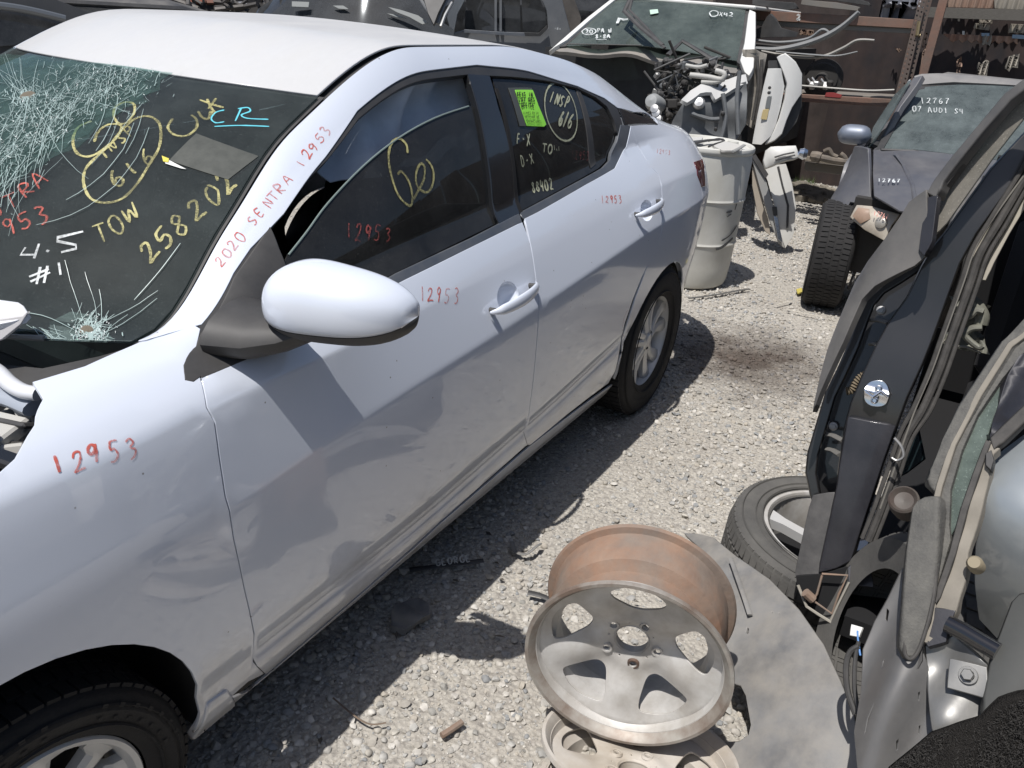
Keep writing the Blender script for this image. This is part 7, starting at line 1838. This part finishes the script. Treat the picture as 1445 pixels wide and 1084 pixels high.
for l in ([(199, 1), (201, 40)], [(234, 2), (235, 40)], [(197, 3), (236, 6)]):
    b = MB(); b.tube([atp(*q, (6.3, 4.9, 1.2), TP[1]) for q in l], .022, 4); b.build('frame_bar', mat('old_white_paint', (.42, .42, .38), rough=.7), wf, smooth=False)
b = MB(); q0 = atp(200, 40, (6.3, 4.9, 1.2), TP[1]); b.box((q0[0], q0[1], .55), (.5, .5, 1.1), bev=.03); b.build('stand', UNDER, wf)
for i, (px, m_, lb, ct) in enumerate((([(260, -8), (286, -8), (285, 3), (262, 3)], mat('orange_brown_paint', (.28, .10, .06), rough=.7), 'orange brown box end beyond the sedan roof', 'box'), ([(290, -8), (330, -8), (330, 4), (292, 4)], mat('orange_brown_paint_b', (.22, .11, .08), rough=.7), 'brown panel beside the orange brown box end', 'panel'), ([(250, -4), (262, 4), (266, 20), (256, 20)], BLKPL, 'black upright strip beyond the sedan roof', 'strip'), ([(316, 4), (345, 2), (352, 8), (330, 14), (318, 12)], METAL, 'bent metal scrap beyond the sedan roof', 'scrap'), ([(255, 4), (262, 6), (268, 14), (262, 15)], mat('faded_green_tarp', (.1, .3, .2)), 'small green plastic scrap beside the white frame', 'scrap'), ([(246, 4), (400, 4), (400, 40), (246, 40)], UNDER, 'dark heap of parts behind the sedan roof', 'parts heap'))):
    tag(plate('clutter' if i > 3 else 'loose_panel', px, (6.4 + .02 * i, 5.0, 1.2), TP[1], m_, None, thick=.08, step=.2), lb, ct)
b = MB()
rs = random.Random(2)
for i in range(40):
    px = rs.uniform(240, 420); py = rs.uniform(-6, 14); c_ = atp(px, py, (6.3, 4.9, 1.2), TP[1]); b.tube([c_, c_ + np.array([rs.uniform(-.2, .2), rs.uniform(-.3, .3), rs.uniform(-.1, .1)])], rs.uniform(.01, .03), 6)
tag(b.build('scrap_heap', mat('mixed_scrap', (.14, .13, .12), rough=.6, metal=.3, var=.6, vscale=2)), kind='stuff')
# yard wall far behind everything
yw = thing('yard_fence', 'dark sheet metal yard fence far behind the parked cars', 'fence', (12, 8, 0))
for k in range(26):
    a = np.array([15.5 - k * .9, 4.2 + k * .52]); d_ = np.array([-.866, .5]); b = MB()
    V_ = []
    for i in range(9):
        q = a + d_ * (1.08 * i / 8); o_ = .03 * (i % 2) + .02 * (k % 2); V_ += [(q[0] - .5 * o_, q[1] - .86 * o_, -.05), (q[0] - .5 * o_, q[1] - .86 * o_, 3.4)]
    b.add(V_, [(2 * i, 2 * i + 2, 2 * i + 3, 2 * i + 1) for i in range(8)]); b.build('sheet', mat('yard_sheet', (.05, .05, .055), rough=.8, var=.5, vscale=1.5), yw)

# ================================================================== writing, cracks, sticker on the sedan; broken front corner
def zm(ox, oy, k): return lambda pts: [(ox + x / k, oy + y / k) for x, y in pts]
Z1 = zm(0, 0, 2.89); Z2 = zm(400, 0, 2.89); Z9 = zm(700, 80, 4.927); Z5 = zm(0, 350, 2.89)
OW = (-.6, -.2, .8)
wst = [o for o in sedan.children if o.name.startswith('windscreen') and not o.name.startswith('windscreen_b')][0]
b = MB(); W_ = .0055
for pts in ([(375, 495), (320, 520), (298, 570), (310, 620), (350, 640), (400, 625), (470, 570), (495, 530), (488, 510), (440, 510), (400, 540), (385, 580)],
            [(465, 480), (470, 440), (510, 418), (545, 425), (548, 460), (520, 500), (485, 505), (465, 480)],
            [(400, 635), (350, 690), (342, 750), (370, 810), (430, 828), (500, 810), (560, 750), (610, 670), (650, 600), (655, 520), (630, 485), (590, 475), (545, 490), (500, 530), (450, 590), (400, 635)],
            [(780, 470), (705, 485), (685, 520), (710, 550), (760, 555), (800, 525), (802, 490), (780, 470)][1:],
            [(808, 455), (825, 480), (850, 485), (860, 455), (868, 470)], [(845, 405), (860, 440), (880, 462)], [(815, 408), (860, 425), (912, 440)], [(882, 402), (850, 445)]):
    stroke(b, WS, OW, Z1(pts), W_, True)
def wr_(mb, surf, out, Z, text, p0, p1, h, k, width, **kw):
    a, c = Z([p0, p1]); write(mb, surf, out, text, a, c, h / k, width, **kw)
wr_(b, WS, OW, Z1, 'INSP', (425, 655), (560, 530), 38, 2.89, .0042)
wr_(b, WS, OW, Z1, '616', (470, 770), (655, 640), 62, 2.89, .005)
wr_(b, WS, OW, Z1, '258202', (610, 1085), (985, 735), 82, 2.89, .0058, slant=.12, jit=.09)
wr_(b, WS, OW, Z1, 'TOW', (405, 1000), (590, 885), 75, 2.89, .005, slant=.1, jit=.08)
b.build('yellow_writing', YELM, wst, smooth=False)
b = MB()
for pts in ([(915, 450), (880, 460), (862, 485), (880, 502), (915, 498)], [(960, 495), (985, 440)], [(970, 445), (1010, 440), (1020, 455), (985, 470), (1010, 484), (1095, 488)], [(875, 517), (980, 513), (1098, 517)]): stroke(b, WS, OW, Z1(pts), .0035, True)
b.build('cyan_writing', CYANM, wst, smooth=False)
b = MB()
for pts in ([(105, 1010), (85, 1040), (150, 1040)], [(160, 995), (140, 1055)], [(190, 1022), (200, 1027)], [(340, 945), (235, 970), (235, 985), (310, 1000), (312, 1015), (250, 1030)], [(165, 1090), (150, 1160)], [(195, 1085), (180, 1155)], [(125, 1150), (205, 1112)], [(120, 1130), (200, 1098)], [(240, 1072), (248, 1122)]): stroke(b, WS, OW, Z1(pts), .0062, False)
b.build('white_writing', WHTM, wst, smooth=False)
b = MB()
wr_(b, WS, OW, Z1, 'NTRA', (-20, 905), (215, 735), 60, 2.89, .0042, jit=.1); wr_(b, WS, OW, Z1, '2953', (-50, 1000), (225, 890), 66, 2.89, .0042, jit=.1)
b.build('red_writing', REDM, wst, smooth=False)
GSF = Surf(side_in(.0145), .4, 1.8, 120, 4.4, 8, 60); GS = Surf(side_in(.0122), 1.5, 2.8, 120, 4.4, 8, 60)
def on(parname): return [o for o in sedan.children if o.name.split('.')[0] == parname][0]
b = MB(); wr_(b, SIDE, outL, Z1, '2020 SENTRA 12953', (905, 1092), (1362, 525), 42, 2.89, .0030, jit=.12, gap=.75); b.build('red_writing', REDM, on('roof_rail'), smooth=False)
b = MB(); wr_(b, SIDE, outL, Z5, '12953', (215, 930), (600, 835), 82, 2.89, .0042, jit=.12, gap=.62, slant=.08); b.build('red_writing', REDM, on('front_fender'), smooth=False)
b = MB(); write(b, SIDE, outL, '12953', (591, 424), (650, 428), 19, .004, jit=.05, gap=.7); b.build('red_writing', REDM, fdoor, smooth=False)
b = MB(); write(b, SIDE, outL, '12953', (848, 287), (879, 286), 10, .004, gap=.7); b.build('red_writing', REDM, rdoor, smooth=False)
b = MB(); write(b, SIDE, outL, '12953', (926, 216), (946, 219), 6, .003, gap=.7)
stroke(b, SIDE, outL, [(885, 438), (880, 450), (878, 466), (880, 476)], .003, True); b.build('red_writing', marker('faint_red_marker', (.60, .28, .26), .6), on('rear_quarter_panel'), smooth=False)
b = MB()
for pts in ([(505, 625), (500, 590), (470, 565), (440, 585), (428, 640), (440, 720), (470, 800), (515, 840), (525, 800), (510, 740), (480, 700), (465, 712)], [(530, 812), (550, 775), (572, 730), (574, 680), (556, 670), (540, 710), (545, 760), (580, 785), (605, 760), (612, 710), (600, 672), (580, 650)]):
    stroke(b, GSF, outL, Z2(pts), .0062, True)
b.build('yellow_writing', YELM, gf, smooth=False)
b = MB(); wr_(b, GSF, outL, Z2, '12953', (250, 972), (445, 990), 62, 2.89, .0040, jit=.05, gap=.7); b.build('red_writing', marker('dull_red_marker', (.42, .09, .08), .5), gf, smooth=False)
b = MB()
wr_(b, GS, outL, Z9, 'INSP', (362, 315), (505, 365), 76, 4.927, .006, gap=.72); wr_(b, GS, outL, Z9, '6/6', (425, 470), (530, 500), 92, 4.927, .0062, gap=.8)
el = []
for i in range(25):
    a = 2 * math.pi * i / 24; x = 105 * math.cos(a); y = 205 * math.sin(a); t = -.24; el.append((450 + x * math.cos(t) - y * math.sin(t) * 1, 385 + x * math.sin(t) + y * math.cos(t)))
stroke(b, GS, outL, Z9(el), .006, True)
wr_(b, GS, outL, Z9, 'F-X', (140, 608), (240, 612), 72, 4.927, .0052); wr_(b, GS, outL, Z9, 'D-X', (178, 765), (275, 745), 72, 4.927, .0052)
wr_(b, GS, outL, Z9, 'TO', (318, 668), (400, 672), 60, 4.927, .0055); wr_(b, GS, outL, Z9, '88402', (250, 950), (405, 920), 75, 4.927, .0055)
for pts in ([(402, 618), (406, 650)], [(418, 640), (422, 655)], [(434, 625), (436, 655)]): stroke(b, GS, outL, Z9(pts), .004)
b.build('pale_writing', PALEM, gr, smooth=False)
b = MB(); wr_(b, GS, outL, Z9, '12953', (520, 712), (650, 722), 60, 4.927, .003, gap=.7); b.build('red_writing', marker('dark_red_marker', (.26, .06, .06), .55), gr, smooth=False)
# green notice stuck on the rear window
st_ = sheet('green_notice', GS.tr([(726, 127), (751, 127), (759, 149), (770, 175.5), (767, 178.5), (755, 178), (742.5, 177.5), (734, 152)]), side_in(.010), mat('green_paper', (.28, .72, .07), rough=.7), sedan, outL, step=.01, sc=SCV, thick=.001, bev=.0004, eps=(.002, .01))
NS = Surf(side_in(.0078), 1.6, 2.3, 60, 4.4, 8, 60)
b = MB()
for tx, p0, p1, h, w2 in (('KEYS IN', (729, 135.5), (752, 136), 5.2, .0032), ('LOT OPS', (731.5, 143), (755, 143.5), 5.2, .0032), ('OFFICE.', (735, 151), (757, 151), 5.2, .0032), ('LLAVES EN LA', (738, 161), (760, 161), 3.0, .0014), ('OFICINA DE', (741, 167), (761, 167), 3.0, .0014), ('OPERACIONES', (743, 173.5), (764, 173.5), 3.0, .0014)):
    write(b, NS, outL, tx, p0, p1, h, w2, jit=0, gap=.78)
b.build('notice_text', mat('black_print', (.02, .03, .015), rough=.7), st_, smooth=False)
sheet('clear_patch', GS.tr([(717, 124), (750, 124), (751, 129), (726, 129), (742, 178), (733, 178)]), side_in(.011), mat('film_patch', (.07, .075, .07), rough=.5), sedan, outL, step=.03, sc=SCV, thick=.001, bev=.0003, eps=(.002, .01))
# film square and small tag on the windscreen
def wsoff(d):
    def f(s_, l):
        p = np.array(wsf(s_, l)); n = nrm(wsf, s_, l, 3e-3, 3e-3, OW); return p + n * d
    return f
sheet('film_square', WS.tr([(277, 189), (365, 221), (322, 254), (239, 227)]), wsoff(.0015), mat('dirty_film', (.055, .06, .052), rough=.6, col2=(.03, .035, .03), vscale=40), sedan, OW, step=.04, sc=(.75, .65), eps=(.004, .004), thick=.0008, bev=.0003)
sheet('paper_tag', WS.tr([(229, 223), (240, 228), (263, 240), (256, 239), (234, 232)]), wsoff(.003), mat('white_paper', (.75, .75, .72), rough=.7), sedan, OW, step=.03, sc=(.75, .65), eps=(.004, .004), thick=.001, bev=.0003)
sheet('yellow_tag', WS.tr([(229, 222), (239, 226), (238, 231), (231, 230)]), wsoff(.0045), mat('yellow_paper', (.65, .55, .08), rough=.7), sedan, OW, step=.03, sc=(.75, .65), eps=(.004, .004), thick=.001, bev=.0003)
# crazed laminated glass
CRZ = glass('crazed_glass', (.86, .91, .90), dust=.06, dcol=(.25, .36, .335), refl=.15, dscale=16)
rz = random.Random(4)
core = [(-60, 80), (60, 84), (150, 88), (196, 92), (214, 104), (206, 130), (176, 152), (140, 170), (108, 200), (60, 224), (20, 248), (-60, 280)]
cx_, cy_ = 60, 150
for q in range(4):
    k_ = (1.12, 1.0, .86, .68)[q]
    pts = [(cx_ + (x - cx_) * k_ * rz.uniform(.88, 1.10), cy_ + (y - cy_) * k_ * rz.uniform(.94, 1.06)) for x, y in resample(core, 17)]
    pts = [(x, max(y, 72 + max(0, x) * .125)) for x, y in pts]
    sheet('crazed_zone', WS.tr(pts), wsoff(.0008 + .0009 * q), CRZ, wst, OW, step=.05, sc=(.75, .65), eps=(.004, .004), thick=.0004, bev=.0001)
CRZ2 = glass('crushed_glass', (.8, .86, .84), dust=.20, dcol=(.28, .35, .33), refl=.6, dscale=30)
sheet('crazed_zone', WS.tr([(70, 455), (100, 440), (130, 445), (150, 465), (160, 480), (150, 498), (120, 505), (80, 508), (60, 500), (72, 480)]), wsoff(.001), CRZ2, wst, OW, step=.05, sc=(.75, .65), eps=(.004, .004), thick=.0008, bev=.0003)
rs = random.Random(21); b = MB()
wmin, wmax = .0004, .0010
def ck(pts, w): 
    uv = [WS.hit(*p) for p in pts]; P = [wsf(*a) for a in uv]; Nn = [nrm(wsf, a[0], a[1], 3e-3, 3e-3, OW) for a in uv]
    ribbon(b, P, Nn, w, .0042)
def crack(x, y, ang, L_, w, wob=.12, n=7, curve=0):
    P = [(x, y)]; a = ang
    for i in range(n):
        a += rs.uniform(-wob, wob) + curve / n; x += math.cos(a) * L_ / n; y += math.sin(a) * L_ / n
        P.append((x, y))
    P = [p for p in P if p[1] > 70 + p[0] * .12 + 2 and p[1] < 505 and p[0] > -70]
    if len(P) > 1: ck(P, w)
for i in range(46):      # first impact, rays
    a = rs.uniform(0, 2 * math.pi); crack(38 + rs.gauss(0, 16), 137 + rs.gauss(0, 9), a, rs.uniform(12, 60) if i % 4 else rs.uniform(60, 170), rs.uniform(wmin, wmax), curve=rs.uniform(-.5, .5))
for i in range(170):      # sweeping band from the top edge down to the left
    t = rs.random(); x = 215 - 235 * t + rs.gauss(0, 20); y = 95 + 30 * t + 150 * t * t + rs.gauss(0, 26)
    crack(x, y, math.atan2(.55 + t * .5, -1) + rs.gauss(0, .35), rs.uniform(8, 80), rs.uniform(wmin, wmax * .9), n=6, curve=rs.uniform(-.6, .2))
for i in range(1300):     # fine crazing that follows the bend
    t = rs.random(); x = 205 - 240 * t + rs.gauss(0, 24); y = 98 + 25 * t + 140 * t * t + rs.gauss(0, 24)
    crack(x, y, math.atan2(.55 + t * .5, -1) + rs.gauss(0, .7), rs.uniform(2, 12), rs.uniform(.0004, .0011), n=2, wob=.5)
for k in range(7):        # long arcs
    r0 = 120 + k * 14 + rs.uniform(-5, 5); P = []
    for i in range(15):
        a = -.35 + 1.75 * i / 14 + rs.uniform(-.01, .01); P.append((20 + r0 * math.cos(a) * .98 + rs.uniform(-1, 1), 128 + r0 * math.sin(a) * (.95)))
    P = [p for p in P if p[1] > 70 + p[0] * .12 + 4 and p[0] > -60]
    a0 = rs.randint(0, 4)
    if len(P) > a0 + 3: ck(P[a0:rs.randint(a0 + 3, len(P))], rs.uniform(.0006, .0012))
for i in range(70):       # tiny crushed bits by the first impact
    a = rs.uniform(0, 6.28); r = abs(rs.gauss(0, 16)); crack(36 + r * math.cos(a) * 1.3, 137 + r * math.sin(a) * .7, rs.uniform(0, 6.28), rs.uniform(3, 9), .0016, n=2)
for i in range(90):       # second impact low right
    a = rs.gauss(-.75, .9); crack(126 + rs.gauss(0, 10), 468 + rs.gauss(0, 9), a, rs.uniform(8, 30) if i % 12 else rs.uniform(40, 110), rs.uniform(wmin, wmax))
for i in range(160):
    a = rs.uniform(0, 6.28); r = abs(rs.gauss(0, 17)); crack(128 + r * math.cos(a), 474 + r * math.sin(a), rs.uniform(0, 6.28), rs.uniform(2, 8), .0017, n=2)
for i in range(40): crack(rs.uniform(60, 100), rs.uniform(470, 500), rs.uniform(2.4, 4.2), rs.uniform(8, 30), .0009, n=4)
crk_ = b; b = MB()
for i in range(260):
    if i % 3: t = rs.random(); x = 205 - 240 * t + rs.gauss(0, 22); y = 98 + 25 * t + 140 * t * t + rs.gauss(0, 22)
    else: x = 128 + rs.gauss(0, 15); y = 474 + rs.gauss(0, 12)
    if y > 74 + max(0, x) * .13: crack(x, y, rs.uniform(0, 6.28), rs.uniform(1, 4), rs.uniform(.0008, .0018), n=1)
tag(b.build('glass_glint', mat('painted_white_glint', (.78, .82, .80), rough=.15, spec=1), wst, smooth=False), kind='stuff'); b = crk_  # white slivers: glints on the broken glass put into the colour
for l in ([(255, 345), (225, 385), (190, 425)], [(0, 440), (60, 447), (105, 468)]): ck([tuple(p) for p in spline(l, 4)], .0012)
tag(b.build('crack_web', CRACK, wst, smooth=False), kind='stuff')
b = MB(); b.lathe([(0, .004), (.012, .003), (.02, -.001)], 14, frame(wsoff(.001)(*WS.hit(38, 138)), OW)); b.build('impact_mark', mat('brown_grit', (.14, .12, .09), rough=.9, bump=.6, bscale=90), wst)
b = MB(); b.lathe([(0, .003), (.010, .002), (.016, -.001)], 12, frame(wsoff(.001)(*WS.hit(119, 470)), OW)); b.build('impact_mark', mat('brown_grit', (.14, .12, .09)), wst)

# broken front corner: bent hood corner, hinge bar, cowl and torn engine bay parts
WDN = mat('white_bent_metal', (.66, .68, .72), rough=.4, coat=.8, dust=.15)
c0 = at(20, 448, 2, 1.04); NN_ = (-.45, -.45, .77)
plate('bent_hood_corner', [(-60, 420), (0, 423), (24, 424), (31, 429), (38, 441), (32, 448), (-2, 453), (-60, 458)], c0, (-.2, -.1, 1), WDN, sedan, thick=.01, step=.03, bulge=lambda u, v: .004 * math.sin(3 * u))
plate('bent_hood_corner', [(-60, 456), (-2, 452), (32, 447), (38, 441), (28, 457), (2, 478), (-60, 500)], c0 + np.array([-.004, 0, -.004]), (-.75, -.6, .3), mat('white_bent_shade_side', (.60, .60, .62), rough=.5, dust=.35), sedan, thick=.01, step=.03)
b = MB(); b.tube([Vector(at(*q, 2, .955)) for q in spline([(-60, 498), (-10, 520), (12, 540), (32, 552), (54, 556)], 5)], [.016] * 0 + [.014] * 21, 14, flat=.8); b.build('hinge_bar', WDN, sedan)
b = MB(); b.tube([Vector(at(*q, 2, .93)) for q in spline([(-40, 560), (10, 560), (50, 575)], 5)], .022, 12, flat=.6); b.build('inner_wing_edge', mat('grey_blue_inner', (.30, .33, .38), rough=.5), sedan)
b = MB(); b.tube([Vector(wsoff(.004)(*WS.hit(*q))) for q in spline([(-30, 500), (0, 505), (20, 512), (40, 516), (60, 514)], 4)], .005, 6); b.build('wiper_blade', mat('grey_wiper', (.20, .20, .20), rough=.6), sedan)
plate('cowl_panel', [(-80, 508), (20, 516), (60, 520), (140, 503), (196, 487), (110, 522), (50, 542), (46, 560), (10, 540), (-80, 520)], at(100, 520, 2, .955), (-.15, 0, 1), BLKPL, sedan, thick=.02, step=.05)
plate('engine_bay_floor', [(-200, 520), (-60, 500), (60, 545), (62, 570), (40, 620), (0, 680), (-200, 800)], at(0, 600, 2, .72), (0, 0, 1), DARK, sedan, thick=.02, step=.2)
# what is left in the engine bay
def bay(name, bxs, m_):
    b = MB()
    for c_, d_, r_ in bxs: b.box(c_, d_, Matrix.Rotation(r_, 3, 'Z'), bev=.02)
    b.build(name, m_, sedan)
bay('engine_block', [((-.35, .1, .62), (.45, .55, .36), .05)], mat('cast_alloy', (.22, .22, .215)))
bay('engine_cover', [((-.36, .1, .82), (.34, .46, .05), .08)], BLKPL)
bay('battery', [((-.45, -.45, .74), (.22, .18, .20), .1)], BLKPL)
bay('fuse_box', [((-.20, -.50, .80), (.16, .14, .10), -.2)], UNDER)
bay('radiator', [((-.72, 0, .50), (.06, 1.1, .45), .04)], UNDER)
for s_ in (-.56, .56):
    b = MB(); b.lathe([(0, .86), (.05, .86), (.09, .83), (.13, .80), (.14, .70)], 24, Matrix.Translation((-.02, s_, 0))); b.build('strut_tower', mat('grey_blue_inner', (.30, .33, .38)), sedan)
for l in ([(-.5, .3, .85), (-.3, .45, .90), (-.1, .3, .84)], [(-.6, -.2, .82), (-.45, -.3, .90), (-.25, -.2, .86), (-.15, .0, .88)], [(-.62, .1, .75), (-.5, .2, .86), (-.35, .35, .84)]):
    b = MB(); b.tube([Vector(p) for p in spline(l, 5)], .018, 10); b.build('hose', BLKPL, sedan)
rs = random.Random(8)
MM = [BLKPL, UNDER, METAL, mat('grey_broken_plastic', (.13, .135, .14), rough=.6, dust=.4), mat('pale_broken_plastic', (.42, .42, .40), rough=.6, dust=.3), GLOSSB]
for i in range(34):
    px = rs.uniform(-50, 48); py = rs.uniform(575, 655) - max(0, px) * .3; c_ = at(px, py, 2, rs.uniform(.80, .91)); m_ = rs.choice(MM); b = MB()
    if i % 3 == 0: b.tube([c_, c_ + np.array([rs.uniform(-.06, .06), rs.uniform(-.06, .06), rs.uniform(-.02, .03)]), c_ + np.array([rs.uniform(-.12, .12), rs.uniform(-.12, .12), rs.uniform(-.05, .02)])], rs.uniform(.004, .010), 8)
    else: b.box(c_, (rs.uniform(.02, .10), rs.uniform(.02, .08), rs.uniform(.008, .03)), Matrix.Rotation(rs.uniform(0, 3), 3, 'Z') @ Matrix.Rotation(rs.uniform(-.6, .6), 3, 'X'), bev=.004)
    b.build('broken_part', m_, sedan)
for px in ([(0, 640), (14, 632), (16, 640), (6, 656), (0, 658)], [(18, 577), (34, 580), (50, 588), (46, 598), (26, 594)], [(-10, 600), (30, 606), (32, 612), (-10, 618)]):
    plate('broken_part', px, at(20, 610, 2, .90), (-.3, -.3, .9), MM[4], sedan, thick=.01, step=.03, bulge=lambda u, v: .006 * math.sin(6 * u + 4 * v))

# ================================================================== unseen van, added so the white doors have something dark to reflect
vn = thing('unseen_van', 'dark unseen van added behind the camera for the sedan doors to reflect', 'van', (-1.4, -3.9, 0))
VM = mat('dark_van_paint', (.035, .04, .05), rough=.35, coat=.8, dust=.3, dcol=(.12, .12, .12))
pf = [(-4.2, .35), (-4.2, 1.15), (-3.4, 1.25), (-2.7, 1.95), (.4, 2.0), (.9, 1.9), (1.0, .4)]
b = MB(); b.prism([(x, -3.05, z) for x, z in pf], (0, -1.8, 0)); b.build('body', VM, vn, smooth=False)
for x0, x1 in ((-2.6, -1.6), (-1.45, -.3), (-.15, .75)):
    b = MB(); b.box(((x0 + x1) / 2, -3.045, 1.5), (x1 - x0, .02, .55), bev=.008); b.build('side_window', GSUV, vn)
for x in (-3.3, .1):
    b = MB(); b.lathe([(.05, -.1), (.30, -.11), (.34, -.08), (.34, .08), (.30, .11), (.05, .1)], 32, frame((x, -3.12, .34), (0, 1, 0))); b.build('wheel', RUB, vn)
